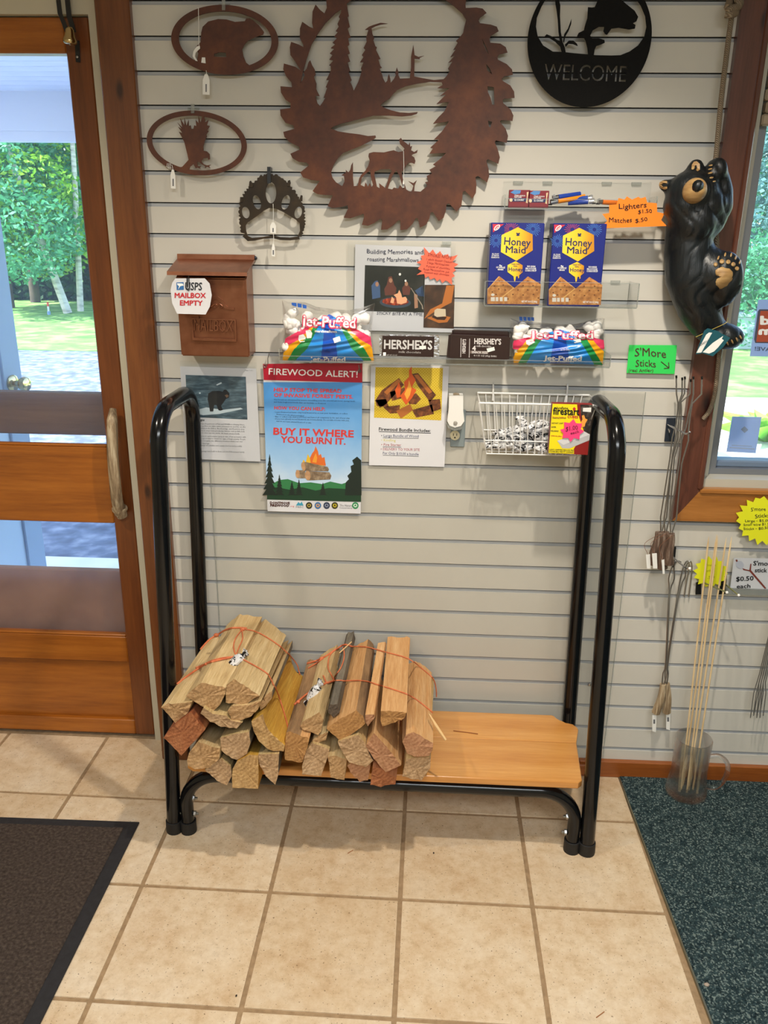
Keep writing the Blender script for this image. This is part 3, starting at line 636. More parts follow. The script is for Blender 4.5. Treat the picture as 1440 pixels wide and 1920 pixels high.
for args in (
    ([(30, 965), (60, 950), (150, 985), (225, 1010), (210, 1080), (165, 1215), (20, 1190), (15, 1150)], -.46, 'o', ((60, 950), (240, 345)), -.07, (0, 1)),
    ([(150, 910), (170, 870), (310, 785), (345, 850), (325, 950), (300, 980), (240, 960), (160, 930)], -.44, 'p', ((310, 785), (450, 225)), -.05, (3, 4)),
    ([(380, 770), (400, 725), (460, 720), (480, 790), (430, 830), (385, 800)], -.42, 'd', ((430, 725), (575, 110)), -.03, (0, 1, 2, 3, 4, 5)),
    ([(370, 930), (480, 850), (620, 775), (680, 820), (695, 890), (600, 960), (490, 1035), (420, 975)], -.445, 'o', ((620, 775), (715, 170)), -.05, (2, 3, 4)),
    ([(695, 815), (770, 805), (780, 830), (720, 905), (700, 880)], -.43, 'k', ((770, 805), (870, 190)), -.05, ()),
    ([(828, 775), (960, 780), (1047, 790), (1030, 840), (920, 885), (840, 905), (826, 860)], -.44, 'o', ((940, 780), (985, 155)), -.04, ()),
    ([(1010, 1040), (1040, 980), (1105, 955), (1200, 1010), (1270, 1055), (1265, 1110), (1235, 1160), (1110, 1165), (1050, 1140)], -.455, 'k', ((1180, 1000), (1180, 395)), -.05, (0, 8)),
    ([(165, 1240), (200, 1110), (250, 1050), (310, 1070), (395, 1105), (385, 1150), (325, 1325), (165, 1315)], -.455, 'g', ((300, 1060), (400, 640)), -.06, ()),
    ([(465, 1045), (520, 1020), (640, 980), (700, 1060), (735, 1150), (765, 1200), (700, 1250), (560, 1210), (500, 1120)], -.46, 'g', ((640, 980), (720, 560)), -.06, (3, 4)),
    ([(700, 1075), (770, 965), (880, 1080), (1000, 1240), (870, 1295), (840, 1270), (770, 1180)], -.462, 'k', ((770, 965), (830, 520)), -.06, ()),
    ([(380, 1165), (450, 1155), (540, 1190), (520, 1360), (405, 1345), (395, 1250)], -.45, 'p', None, -.06, ()),
    ([(545, 1240), (600, 1210), (740, 1240), (720, 1360), (650, 1375), (590, 1320)], -.445, 'k', None, -.06, ()),
    ([(740, 1400), (760, 1240), (850, 1280), (960, 1340), (950, 1400), (800, 1420)], -.45, 'r', None, -.06, ()),
    ([(1010, 1330), (1040, 1190), (1120, 1175), (1250, 1165), (1245, 1260), (1170, 1365), (1060, 1345)], -.445, 'g', None, -.06, (3, 4)),
    ([(250, 1030), (310, 985), (385, 955), (365, 1020), (300, 1050), (260, 1045)], -.44, 'p', None, -.1, ()),
): VF2.append(mklog(B2, zR, *args))
TWI = mottled('orange twine', [(.3, 'c2603a'), (.7, 'e08050')], 60, .6, bump=.5)
def bvh_of(vf): return BVHTree.FromPolygons([tuple(p) for p in vf[0]], [tuple(f) for f in vf[1]])
def hit(bvh, px, py):
    d = (ROT @ Vector(((px-720)/FPX, 1, -(py-960)/FPX))).normalized(); r = bvh.ray_cast(CAM, d); return r[0], r[1]
LB = bvh_of(join(*VF)); RB = bvh_of(join(*VF2))
def twine(bvh, pts, r=.0017, off=.0025, n=10):
    sp = smooth_path([(x, y, 0) for x, y in pts], n); out = []
    for p in sp:
        h, nn = hit(bvh, p.x, p.y)
        if h is not None: out.append(h+nn*off*(1 if nn.dot(CAM-h) > 0 else -1)*.6+(CAM-h).normalized()*off)
        elif out: out.append(W(p.x, p.y, out[-1].y))
    # keep the string taut across gaps between logs
    for _ in range(3):
        for i in range(1, len(out)-1):
            m_ = (out[i-1]+out[i+1])/2
            if (m_-CAM).length < (out[i]-CAM).length: out[i] = out[i].lerp(m_, .8)
    return tube(out, r, 7)
def knot(bvh, x, y, r=.0045):
    h, nn = hit(bvh, x, y)
    if h is None: h = W(x, y, -.2)
    return blob(h+(CAM-h).normalized()*.005, r*1.3, r, r, 8, 6, .15)
mk('twine', join(twine(LB, zL([(180, 755), (300, 660), (470, 550), (600, 505), (745, 490)]), .0028), twine(LB, zL([(370, 590), (520, 535), (745, 485)]), .0022), twine(LB, zL([(745, 490), (870, 555), (1015, 645), (1080, 760), (1150, 950), (1200, 1135)])), knot(LB, *zL([(470, 552)])[0]), knot(LB, *zL([(745, 488)])[0], .006)), TWI, B1, True, label='orange front tie string')
mk('twine', join(twine(LB, zL([(410, 430), (480, 350), (560, 290), (680, 235), (785, 230), (830, 235)]), .0026), twine(LB, zL([(785, 238), (900, 260), (1000, 310), (1120, 390), (1210, 470), (1280, 555), (1305, 650)])), knot(LB, *zL([(555, 292)])[0], .006), knot(LB, *zL([(790, 240)])[0], .006)), TWI, B1, True, label='orange rear tie string')
mk('twine_loop', join(twine(LB, zL([(785, 245), (790, 330), (760, 400), (735, 470), (745, 490)])), twine(LB, zL([(785, 245), (730, 320), (710, 390), (720, 450), (740, 485)]))), TWI, B1, True)
mk('twine', join(twine(RB, zR([(65, 770), (130, 700), (230, 620), (360, 550), (430, 525)]), .0028), twine(RB, zR([(430, 525), (560, 525), (690, 528), (820, 565), (950, 605), (1070, 650), (1160, 710), (1265, 795)])), twine(RB, zR([(345, 485), (375, 540), (430, 525)]), .0022), knot(RB, *zR([(130, 702)])[0]), knot(RB, *zR([(430, 522)])[0], .007)), TWI, B2, True, label='orange front tie string')
mk('twine', join(twine(RB, zR([(210, 380), (300, 350), (380, 310), (470, 245), (520, 222), (580, 235)]), .0026), twine(RB, zR([(215, 420), (290, 375), (345, 335)]), .002), twine(RB, zR([(580, 235), (705, 242), (870, 285), (1060, 340), (1170, 420), (1270, 510), (1295, 590), (1298, 660)])), knot(RB, *zR([(330, 338)])[0], .006)), TWI, B2, True, label='orange rear tie string')
mk('twine_loop', join(twine(RB, zR([(510, 225), (520, 320), (495, 410), (450, 480), (430, 520)])), twine(RB, zR([(470, 250), (400, 310), (385, 400), (400, 460), (430, 520)]))), TWI, B2, True)
# wrapped fire starters
k = NT('printed wrapper'); v = k.co((1, 1, 1)); f = k.noise(v, 70, 2, .5, 1.0)
k.l(k.ramp(f, [(.38, '121212'), (.42, '1a1a1a'), (.44, 'd4d4d6'), (.7, 'e2e2e2')]), k.p.inputs['Base Color']); k.set(Roughness=.4); k.bump(k.noise(v, 60, 4), .8, .004); WRAP = k.m
def starter_vf(seed, L=.03, r=.0085):
    rn = random.Random(seed); P = [Vector((-L*.95, 0, 0)), Vector((-L*.62, 0, 0)), Vector((-L*.5, 0, 0)), Vector((-L*.2, 0, 0)), Vector((L*.2, 0, 0)), Vector((L*.5, 0, 0)), Vector((L*.62, 0, 0)), Vector((L*.95, 0, 0))]
    rr = [r*1.05, r*.32, r*.9, r, r, r*.9, r*.32, r*1.05]; V, Fc = tube(P, rr, 10)
    V = [p+Vector((rn.uniform(-1, 1)*.0016, rn.uniform(-1, 1)*.0016, rn.uniform(-1, 1)*.0016))*(1.4 if abs(p.x) > L*.6 else 1) for p in V]
    V = [Vector((p.x, p.y*1.15, p.z*(.55 if abs(p.x) > L*.8 else 1))) for p in V]
    return V, Fc
def place(vf, c, rot): return [Vector(c)+rot @ p for p in vf[0]], vf[1]
from mathutils import Euler
h, nn = hit(LB, 443, 1240); mk('fire_starter', place(starter_vf(1, .04, .0135), h+(CAM-h).normalized()*.008, Euler((.3, -.75, .25)).to_matrix()), WRAP, B1, label='wrapped white fire starter tucked under the twine')
h, nn = hit(RB, 588, 1300); mk('fire_starter', place(starter_vf(2, .042, .013), h+(CAM-h).normalized()*.008, Euler((.3, -1.05, .2)).to_matrix()), WRAP, B2, label='wrapped white fire starter tucked under the twine')
SPL = plain('wood splinter', 'dcb680', .8)
mk('splinter', join(tube([W(*zR([(1235, 805)])[0], -.36), W(*zR([(1290, 900)])[0], -.4), W(*zR([(1375, 1025)])[0], -.42)], [.002, .005, .0035], 4)), SPL, B2)
mk('splinter', tube([W(*zR([(480, 290)])[0], -.16), W(*zR([(582, 195)])[0], -.12)], [.002, .0015], 4), SPL, B2)
# ------------------------------------------------------------ metal wall art
k = NT('rusted steel'); v = k.co((1, 1, 1)); f = k.noise(v, 9, 6, .65); g = k.noise(v, 60, 4)
c = k.ramp(f, [(.28, '3a1a0e'), (.5, '532815'), (.7, '6e3a1c')]); c = k.mix(.25, c, k.ramp(g, [(.3, '3a1e12'), (.7, '6a4024')])); k.l(c, k.p.inputs['Base Color'])
k.set(Roughness=.55, Metallic=.1); k.bump(g, .15, .001); RUST = k.m
DRUST = mottled('dark patina steel', [(.3, '211a13'), (.5, '32271b'), (.7, '44341f')], 14, .45, .4)
BLK = mottled('black powder coat', [(.3, '0a0a0a'), (.7, '100f0e')], 200, .75, bump=.2, spec=.2)
zS = zm(3, 500, 0)
outer = [(335, -2), (338, 45), (325, 75), (300, 55), (275, 25), (258, 65), (255, 130), (262, 160), (240, 150), (200, 122), (187, 160), (187, 215), (205, 250), (207, 265), (180, 250), (137, 235), (130, 265), (133, 310), (160, 345), (178, 375), (191, 397), (160, 375), (97, 357), (93, 390), (110, 430), (140, 465), (142, 490), (77, 485), (80, 520), (105, 560), (135, 580), (133, 608), (75, 615), (78, 650), (105, 690), (150, 705), (155, 725), (93, 742), (100, 770), (130, 800), (180, 825), (187, 840), (133, 865), (145, 890), (180, 910), (225, 915), (238, 930), (188, 970), (205, 998), (250, 1012), (298, 1018), (258, 1075), (285, 1092), (330, 1097), (372, 1098), (343, 1160), (370, 1170), (415, 1165), (455, 1155), (458, 1172), (433, 1225), (470, 1228), (510, 1215), (545, 1202), (548, 1220), (535, 1265), (570, 1270), (605, 1255), (640, 1230), (650, 1240), (643, 1293), (680, 1290), (715, 1265), (740, 1238), (752, 1240), (752, 1295), (790, 1290), (820, 1260), (840, 1225), (850, 1228), (862, 1280), (895, 1265), (915, 1230), (922, 1195), (935, 1192), (968, 1243), (995, 1225), (1007, 1190), (1012, 1150), (1025, 1143), (1068, 1190), (1095, 1160), (1100, 1120), (1103, 1080), (1115, 1072), (1158, 1117), (1177, 1085), (1180, 1040), (1175, 995), (1190, 990), (1240, 1027), (1252, 990), (1248, 950), (1235, 905), (1245, 895), (1303, 922), (1312, 885), (1300, 840), (1283, 800), (1290, 790), (1350, 803), (1358, 765), (1345, 725), (1312, 685), (1320, 675), (1383, 680), (1388, 650), (1372, 615), (1330, 580), (1327, 565), (1335, 555), (1395, 550), (1392, 515), (1370, 480), (1328, 455), (1322, 445), (1335, 430), (1385, 420), (1380, 390), (1350, 360), (1300, 335), (1298, 320), (1310, 305), (1355, 295), (1345, 265), (1315, 245), (1258, 240), (1253, 220), (1262, 200), (1305, 175), (1295, 150), (1260, 138), (1200, 130), (1192, 115), (1200, 100), (1237, 72), (1215, 48), (1180, 42), (1120, 45), (1118, 25), (1122, 0), (1150, -25), (1120, -60), (1040, -50), (1035, -90), (980, -115), (950, -90), (900, -90), (890, -130), (830, -145), (810, -110), (740, -105), (735, -150), (680, -150), (665, -110), (600, -95), (590, -135), (535, -125), (525, -85), (465, -60), (440, -95), (400, -60), (395, -20)]
hA = [(420, 50), (385, 75), (330, 130), (290, 185), (250, 255), (225, 330), (205, 400), (190, 468), (205, 445), (215, 422), (206, 410), (225, 385), (235, 350), (245, 338), (255, 365), (270, 390), (275, 420), (265, 430), (280, 470), (278, 500), (298, 540), (275, 540), (285, 580), (300, 595), (315, 575), (330, 550), (320, 550), (340, 495), (332, 490), (350, 450), (335, 450), (362, 395), (360, 370), (350, 368), (375, 340), (352, 335), (370, 310), (355, 300), (380, 275), (360, 270), (385, 250), (370, 240), (395, 215), (380, 205), (400, 180), (388, 175), (405, 150), (398, 135), (412, 105), (405, 95), (418, 70)]
hB = [(450, 20), (462, 90), (455, 95), (468, 150), (455, 160), (472, 210), (458, 215), (465, 250), (455, 260), (468, 300), (455, 305), (470, 345), (455, 350), (470, 400), (460, 405), (478, 450), (470, 460), (482, 485), (490, 510), (500, 490), (515, 460), (525, 430), (535, 400), (530, 385), (545, 350), (525, 350), (545, 320), (535, 310), (555, 280), (545, 270), (562, 235), (560, 210), (572, 168), (553, 167), (575, 150), (600, 140), (640, 128), (680, 132), (640, 138), (610, 148), (590, 158), (595, 190), (605, 215), (600, 225), (612, 260), (620, 265), (615, 280), (630, 310), (640, 330), (628, 335), (640, 370), (648, 380), (635, 385), (650, 420), (655, 440), (668, 465), (678, 455), (682, 430), (688, 415), (695, 440), (698, 465), (715, 445), (728, 420), (722, 415), (732, 378), (742, 405), (740, 420), (750, 442), (805, 440), (812, 380), (812, 320), (825, 250), (832, 310), (855, 320), (885, 313), (860, 325), (862, 333), (832, 330), (830, 430), (880, 440), (940, 450), (995, 445), (1010, 430), (1030, 400), (1020, 385), (1045, 345), (1022, 352), (1060, 310), (1032, 322), (1065, 275), (1050, 280), (1075, 240), (1065, 230), (1090, 205), (1105, 185), (1112, 150), (1122, 110), (1100, 75), (1050, 30), (1000, -5), (900, -50), (760, -75), (620, -65), (500, -20)]
hC = [(985, 463), (920, 460), (850, 470), (780, 485), (735, 505), (710, 530), (690, 555), (650, 580), (640, 592), (660, 605), (700, 620), (750, 632), (800, 635), (850, 630), (845, 640), (815, 650), (760, 655), (690, 650), (600, 650), (560, 660), (480, 680), (420, 695), (380, 710), (360, 722), (400, 738), (460, 748), (520, 755), (570, 765), (612, 762), (615, 772), (600, 785), (570, 800), (530, 820), (480, 840), (430, 860), (400, 890), (375, 930), (362, 970), (370, 1000), (390, 1025), (425, 1047), (438, 1020), (435, 990), (420, 985), (445, 970), (445, 955), (460, 970), (470, 955), (475, 930), (485, 912), (485, 1000), (490, 1047), (512, 1045), (520, 1005), (530, 985), (555, 960), (570, 935), (580, 905), (572, 880), (575, 862), (600, 855), (660, 857), (690, 850), (715, 845), (740, 855), (768, 850), (775, 835), (750, 810), (745, 785), (755, 775), (765, 790), (785, 805), (798, 815), (805, 798), (808, 825), (818, 820), (812, 845), (830, 855), (850, 842), (845, 860), (822, 868), (815, 875), (830, 885), (837, 905), (832, 922), (815, 915), (800, 915), (785, 930), (775, 950), (768, 965), (758, 960), (765, 1000), (785, 1065), (800, 1075), (815, 1078), (825, 1045), (795, 1018), (825, 1030), (845, 1013), (832, 1045), (830, 1075), (865, 1078), (880, 1065), (905, 1045), (890, 1025), (910, 1020), (900, 990), (930, 975), (915, 955), (950, 935), (935, 925), (975, 895), (1010, 860), (960, 862), (915, 865), (935, 835), (920, 830), (970, 785), (940, 785), (985, 740), (1020, 690), (1025, 682), (975, 690), (935, 697), (965, 660), (1000, 625), (1025, 575), (1000, 575), (955, 585), (990, 550), (1010, 530), (975, 540), (1005, 515), (1030, 495), (990, 497), (960, 495), (990, 478)]
small = [[(528, 1040), (535, 1000), (560, 975), (583, 958), (585, 990), (598, 1040), (590, 1052), (580, 1030), (570, 1050), (555, 1025), (550, 1050)], [(620, 1050), (612, 1010), (605, 985), (608, 965), (640, 952), (690, 950), (705, 960), (690, 985), (680, 1020), (668, 1058), (632, 1030), (635, 1058)], [(682, 1060), (700, 1005), (715, 975), (730, 960), (745, 985), (768, 1062), (750, 1040), (740, 1060), (715, 1055), (706, 1065)], [(1212, 218), (1225, 245), (1240, 280), (1250, 305), (1235, 285), (1220, 250)], [(1235, 360), (1255, 385), (1268, 418), (1240, 395)], [(1242, 485), (1278, 490), (1282, 590), (1268, 588), (1260, 550), (1245, 520)], [(1245, 678), (1268, 685), (1258, 718), (1250, 710)]]
SAW = thing('saw_blade_art', W(744, 430, -.02), 'large rusted saw blade cut-out with moose and pine trees', 'wall art')
mk('blade', plate([zS(outer), zS(hA), zS(hB), zS(hC)]+[zS(q) for q in small], -.024, .003), RUST, SAW)
for x, y in ((610, 200), (880, 190), (745, 400)): mk('standoff', tube([W(x, y, -.022), W(x, y, .004)], .006, 8), STEEL, SAW)
def hang_tag(parent, x, y0, y1, w_, h_, Y, tilt=0, stringx=None):
    a = W(x+(stringx or 0), y0, Y); b_ = W(x, y1, Y)
    mk('tag_string', tube([a, a.lerp(b_, .5)+Vector((.001, 0, 0)), b_], .0007, 5), TAGW, parent)
    p = [(x-w_/2, y1+h_*.25), (x-w_*.2, y1-2), (x+w_*.2, y1-2), (x+w_/2, y1+h_*.25), (x+w_/2+tilt, y1+h_), (x-w_/2+tilt, y1+h_-1)]
    mk('price_tag', plate([p], Y-.001, .0006), TAGW, parent)
    mk('tag_mark', plate([rect(x-1.2+tilt*.6, y1+h_*.45, x+1.2+tilt*.6, y1+h_*.85)], Y-.0013, 0), GREYP, parent)
def clip(parent, x, y, Y, w_=6, h_=18, mat=None):
    mk('hook', join(plate([rect(x-w_/2, y-h_, x+w_/2, y)], Y, .0035), plate([rect(x-9, y-h_*.6, x+12, y-h_*.3)], -.002, .004)), mat or CLEAREDGE, parent)
hang_tag(SAW, 756.5, 283, 340, 3, 12, -.027)
zA = zm(3.789, 240, 0)
def arc_from(cx, cy, rx, ry, tilt, p, q, n=60, ccw=True):
    def an(pt):
        dx, dy = pt[0]-cx, pt[1]-cy; x = dx*math.cos(tilt)+dy*math.sin(tilt); y = -dx*math.sin(tilt)+dy*math.cos(tilt); return math.atan2(y/ry, x/rx)
    a, b_ = an(p), an(q)
    if ccw:
        while b_ <= a: b_ += 2*math.pi
    else:
        while b_ >= a: b_ -= 2*math.pi
    return ell(cx, cy, rx, ry, tilt, a, b_, n, True)
BO = thing('bear_oval_art', W(442, 138, -.02), 'oval rusted metal art with a walking bear', 'wall art')
bear = [(490, 425), (500, 380), (480, 335), (515, 300), (520, 230), (530, 190), (570, 152), (640, 135), (700, 138), (760, 155), (830, 150), (840, 130), (865, 130), (890, 145), (930, 180), (965, 225), (960, 245), (900, 265), (850, 290), (825, 320), (810, 350), (820, 400), (838, 444)]
inn = arc_from(690, 283, 330, 203, .06, (838, 470), (490, 452), 70, False)
# inner ellipse runs from the right foot over the top to the left foot
mk('plate', plate([zA(ell(687, 282, 381, 248, .06, n=90)), zA(arc_from(690, 283, 330, 203, .06, (855, 455), (470, 425), 80, False)+bear), zA([(612, 382), (650, 370), (695, 375), (697, 405), (612, 402)])], -.026, .0025), RUST, BO)
mk('back_plate', plate([zA(ell(692, 290, 372, 240, .06, n=80)), zA(ell(692, 290, 338, 208, .06, n=80))], -.012, .0025), RUST, BO)
for p in ((330, 260), (1045, 310), (690, 505)): mk('spacer', tube([W(*zA([p])[0], -.024), W(*zA([p])[0], -.011)], .004, 8), RUST, BO)
clip(BO, 419, 19, -.03, 6, 20)
hang_tag(BO, 386.5, 132, 141, 13, 37, -.029)
mk('tag_string', tube([W(372, 14, -.029), W(372.5, 50, -.03), W(373, 86, -.029)], .0008, 5), TAGW, BO)
mk('price_tag', plate([zA([(487, 330), (510, 325), (512, 345), (480, 375), (475, 400), (495, 435), (480, 432), (458, 400), (465, 365)])], -.0295, .0005), TAGW, BO)
mk('price_tag', plate([zA([(525, 408), (548, 408), (552, 450), (520, 445)])], -.0295, .0005), TAGW, BO)
EO = thing('eagle_oval_art', W(370, 330, -.02), 'oval rusted metal art with a landing eagle', 'wall art')
eagle = [(330, 1182), (350, 1190), (385, 1185), (430, 1135), (420, 1090), (410, 1050), (400, 1010), (380, 970), (360, 935), (385, 945), (355, 900), (380, 915), (350, 870), (385, 905), (370, 840), (400, 890), (400, 838), (415, 895), (430, 852), (432, 895), (445, 890), (450, 915), (465, 915), (470, 890), (485, 895), (480, 850), (500, 875), (500, 825), (515, 870), (530, 815), (548, 850), (545, 870), (572, 852), (560, 890), (580, 895), (563, 925), (573, 932), (555, 955), (560, 970), (545, 1000), (535, 1040), (535, 1070), (560, 1075), (580, 1095), (582, 1130), (570, 1135), (565, 1120), (535, 1125), (520, 1145), (535, 1165), (560, 1175), (590, 1170), (575, 1180), (585, 1195), (560, 1185), (548, 1195), (545, 1180), (520, 1165), (505, 1150), (490, 1150), (495, 1180), (520, 1180), (510, 1190), (515, 1200), (490, 1190), (480, 1195), (465, 1165), (440, 1185), (432, 1207)]
mk('ring', plate([zA(ell(488, 1015, 357, 228, .115, n=90)), zA(ell(488, 1016, 319, 192, .115, n=90))], -.022, .0025), RUST, EO)
mk('eagle', plate([zA([(335, 1195)]+eagle[1:-1]+[(432, 1212), (380, 1215)])], -.0222, .0025), RUST, EO)
clip(EO, 361, 212, -.026, 6, 17)
hang_tag(EO, 324, 309, 320, 9, 34, -.026, 1, -2)
mk('tag_string', join(*[tube([W(314+3*q, 306, -.026), W(313+3*q, 312, -.028), W(317+2*q, 316, -.026)], .0008, 5) for q in range(3)]), TAGW, EO)
PO = thing('paw_art', W(512, 452, -.02), 'dark metal bear paw cut-out with jagged edge', 'wall art')
pw = [(850, 1713), (815, 1680), (800, 1640), (790, 1580), (786, 1500), (792, 1440), (800, 1400), (840, 1340), (880, 1300), (920, 1265), (945, 1243), (1000, 1232), (1060, 1240), (1100, 1268), (1150, 1310), (1190, 1360), (1230, 1420), (1255, 1480), (1264, 1570), (1245, 1660), (1220, 1700), (1150, 1708), (1080, 1705), (1030, 1692), (960, 1697), (900, 1710)]
rj = random.Random(8); jag = []
for i, (x, y) in enumerate(pw):
    x2, y2 = pw[(i+1) % len(pw)]; L = math.hypot(x2-x, y2-y); n = max(1, int(L/11)); nx, ny = (y2-y)/L, -(x2-x)/L
    for q in range(n):
        t = q/n; a = (rj.uniform(2, 13) if q % 2 else rj.uniform(-3, 1)) if y < 1690 else 0
        if a > 2 and rj.random() < .15: a += 8
        jag.append((x+(x2-x)*t-nx*a*-1*-1, y+(y2-y)*t-ny*a*-1*-1))
claws = [[(858, 1330), (862, 1290), (872, 1283), (890, 1310), (885, 1330)], [(1130, 1320), (1135, 1285), (1150, 1278), (1156, 1300), (1148, 1325)], [(795, 1440), (796, 1400), (808, 1400), (815, 1430)], [(1215, 1420), (1228, 1385), (1240, 1390), (1238, 1430)]]
pad = [(835, 1600), (850, 1580), (910, 1540), (960, 1500), (1000, 1478), (1050, 1482), (1110, 1510), (1190, 1560), (1220, 1585), (1222, 1640), (1205, 1680), (1150, 1688), (1080, 1684), (1030, 1670), (960, 1683), (880, 1690), (850, 1675), (838, 1640)]
mk('plate', plate([zA(jag), zA(pad), zA(ell(1015, 1370, 38, 75, 0, n=24)), zA(ell(915, 1437, 27, 52, -.3, n=20)), zA(ell(1120, 1437, 29, 53, .3, n=20)), zA(ell(836, 1510, 27, 42, -.25, n=20)), zA(ell(1209, 1510, 26, 42, .25, n=20))], -.026, .003), DRUST, PO)
for cl in claws: mk('claw', plate([zA(cl)], -.0285, .003), DRUST, PO)
mk('hook', join(plate([zA([(988, 1185), (1012, 1185), (1015, 1300), (990, 1305)])], -.034, .004), plate([zA([(990, 1185), (1010, 1185), (1010, 1215), (990, 1215)])], -.03, .03)), plain('dark hook', '3a3c40', .3, .5), PO)
hang_tag(PO, 512, 382, 419, 11, 19, -.031); hang_tag(PO, 512.5, 438, 459, 6, 22, -.031)
# welcome sign
zW = zm(3, 960, 0)
WS = thing('welcome_sign', W(1107, 200, -.02), 'round black metal welcome sign with leaping fish', 'sign')
wl_, wr_ = W(990, 66, -.026), W(1223, 58, -.026); wbm = W(1107, 201, -.026)
rad = (wr_-wl_).length/2; wc = Vector(((wl_.x+wr_.x)/2, -.026, wbm.z+rad))
def px_of(p):
    d = ROT.transposed() @ (Vector(p)-CAM); return (720+FPX*d.x/d.y, 960-FPX*d.z/d.y)
circ = [px_of(wc+Vector((rad*math.cos(a*math.pi/60), 0, rad*math.sin(a*math.pi/60)))) for a in range(120)]
hole = zW([(210, -40), (165, 40), (140, 100), (135, 150), (145, 205), (175, 255), (230, 290), (290, 292), (340, 298), (420, 305), (470, 310), (560, 312), (610, 310), (660, 290), (710, 255), (745, 205), (757, 150), (750, 90), (725, 30), (690, -20), (600, -90), (440, -120), (300, -90)])
def letter_loops(s, x0, y0, x1, y1, h, shear=.08):
    c = bpy.data.curves.new('t', 'FONT'); c.body = s; c.resolution_u = 4; ob = bpy.data.objects.new('t', c); COL.objects.link(ob); bpy.context.view_layer.update()
    cu = ob.to_curve(bpy.context.evaluated_depsgraph_get()); lps = []
    for sp in cu.splines:
        bp = sp.bezier_points; P = []
        from mathutils.geometry import interpolate_bezier
        for i in range(len(bp)):
            a, b_ = bp[i], bp[(i+1) % len(bp)]; P += [v.copy() for v in interpolate_bezier(a.co, a.handle_right, b_.handle_left, b_.co, 5)[:-1]]
        Q = [P[0]]
        for p in P[1:]:
            if (p-Q[-1]).length > 1e-4: Q.append(p)
        lps.append(Q)
    lo = min(p.x for l in lps for p in l); hi = max(p.x for l in lps for p in l); hh = max(p.y for l in lps for p in l)
    ob.to_curve_clear(); bpy.data.objects.remove(ob)
    return [[(x0+(p.x-lo)/(hi-lo)*(x1-x0)+shear*h*p.y/hh, y0+(y1-y0)*(p.x-lo)/(hi-lo)-h*p.y/hh) for p in l] for l in lps]
LL = letter_loops('WELCOME', *zW([(178, 447)])[0], *zW([(640, 460)])[0], 30)
isl = [l for l in LL if abs(sum(l[i][0]*l[(i+1) % len(l)][1]-l[(i+1) % len(l)][0]*l[i][1] for i in range(len(l)))/2) > 0]
# counters of O stay in as stencil islands
mk('disc', plate([circ, hole]+LL, -.026, .003), BLK, WS)
mk('reeds', join(*[plate([zW(q)], -.0262, .003) for q in ([(285, 300), (303, 298), (297, 265), (285, 235), (275, 180), (270, 90), (272, 30), (265, 0), (258, -40), (240, -40), (245, 20), (252, 60), (258, 110), (262, 180), (270, 230), (255, 225), (225, 205), (195, 192), (185, 203), (215, 215), (245, 235), (272, 262), (278, 285)], [(288, 232), (295, 190), (315, 160), (335, 105), (333, 135), (318, 175), (300, 205), (293, 242)], [(298, 250), (320, 228), (345, 228), (365, 245), (370, 258), (345, 248), (320, 245), (302, 264)])]), BLK, WS)
mk('fish', plate([zW([(430, 315), (425, 270), (415, 230), (405, 210), (385, 208), (365, 207), (375, 185), (405, 170), (412, 140), (425, 100), (428, 40), (450, 42), (465, 40), (475, 20), (490, -20), (600, -15), (640, 20), (690, 60), (710, 95), (700, 120), (680, 130), (695, 140), (692, 160), (660, 165), (600, 155), (560, 160), (550, 175), (535, 195), (525, 190), (515, 175), (520, 150), (490, 150), (455, 170), (440, 200), (450, 215), (490, 215), (520, 225), (522, 240), (500, 250), (475, 258), (465, 280), (460, 315)])], -.0262, .003), BLK, WS)
for x, y in ((1010, 90), (1205, 85), (1107, 185)): mk('standoff', tube([W(x, y, -.024), W(x, y, .004)], .005, 8), BLK, WS)
# ------------------------------------------------------------ mailbox
k = NT('copper paint'); v = k.co(); k.l(k.ramp(k.noise(v, 30, 4), [(.3, '86543c'), (.7, '9a664c')]), k.p.inputs['Base Color']); k.set(Roughness=.3, Metallic=.75); COP = k.m
zB = zm(3.2727, 280, 440)
MB = thing('mailbox', W(405, 668, -.05), 'copper metal wall mailbox with sloped lid', 'mailbox')
yf_ = -.085
a, b_, c_, d_ = [W(*p, yf_) for p in zB([(165, 262), (592, 272), (620, 750), (195, 745)])]
x0, x1 = (a.x+d_.x)/2, (b_.x+c_.x)/2; zb0 = (c_.z+d_.z)/2; zt0 = (a.z+b_.z)/2+.03
prof = [(yf_, zb0), (yf_-.006, zt0-.06), (yf_-.006, zt0-.03), (-.004, zt0+.02), (-.004, zb0)]
bm = bmesh.new(); L_ = [bm.verts.new((x0, y, z)) for y, z in prof]; R_ = [bm.verts.new((x1, y, z)) for y, z in prof]
bm.faces.new(L_); bm.faces.new(R_[::-1]); [bm.faces.new([L_[i], R_[i], R_[(i+1) % 5], L_[(i+1) % 5]]) for i in range(5)]
bmesh.ops.recalc_face_normals(bm, faces=bm.faces[:]); bmesh.ops.bevel(bm, geom=bm.edges[:], offset=.003, segments=2, affect='EDGES')
mk('body', bm_out(bm), COP, MB, True)
t0, t1 = [W(*p, -.006) for p in zB([(170, 115), (635, 125)])]; f0, f1 = [W(*p, -.115) for p in zB([(125, 240), (605, 263)])]
xa, xb = (t0.x+f0.x)/2-.002, (t1.x+f1.x)/2+.002; zT = (t0.z+t1.z)/2; zF = (f0.z+f1.z)/2
lp = [(-.004, zT), (-.016, zT), (-.018, zT-.012), (-.115, zF+.009), (-.117, zF), (-.112, zF), (-.11, zF+.006), (-.014, zT-.018), (-.004, zT-.018)]
bm = bmesh.new(); L_ = [bm.verts.new((xa, y, z)) for y, z in lp]; R_ = [bm.verts.new((xb, y, z)) for y, z in lp]; n = len(lp)
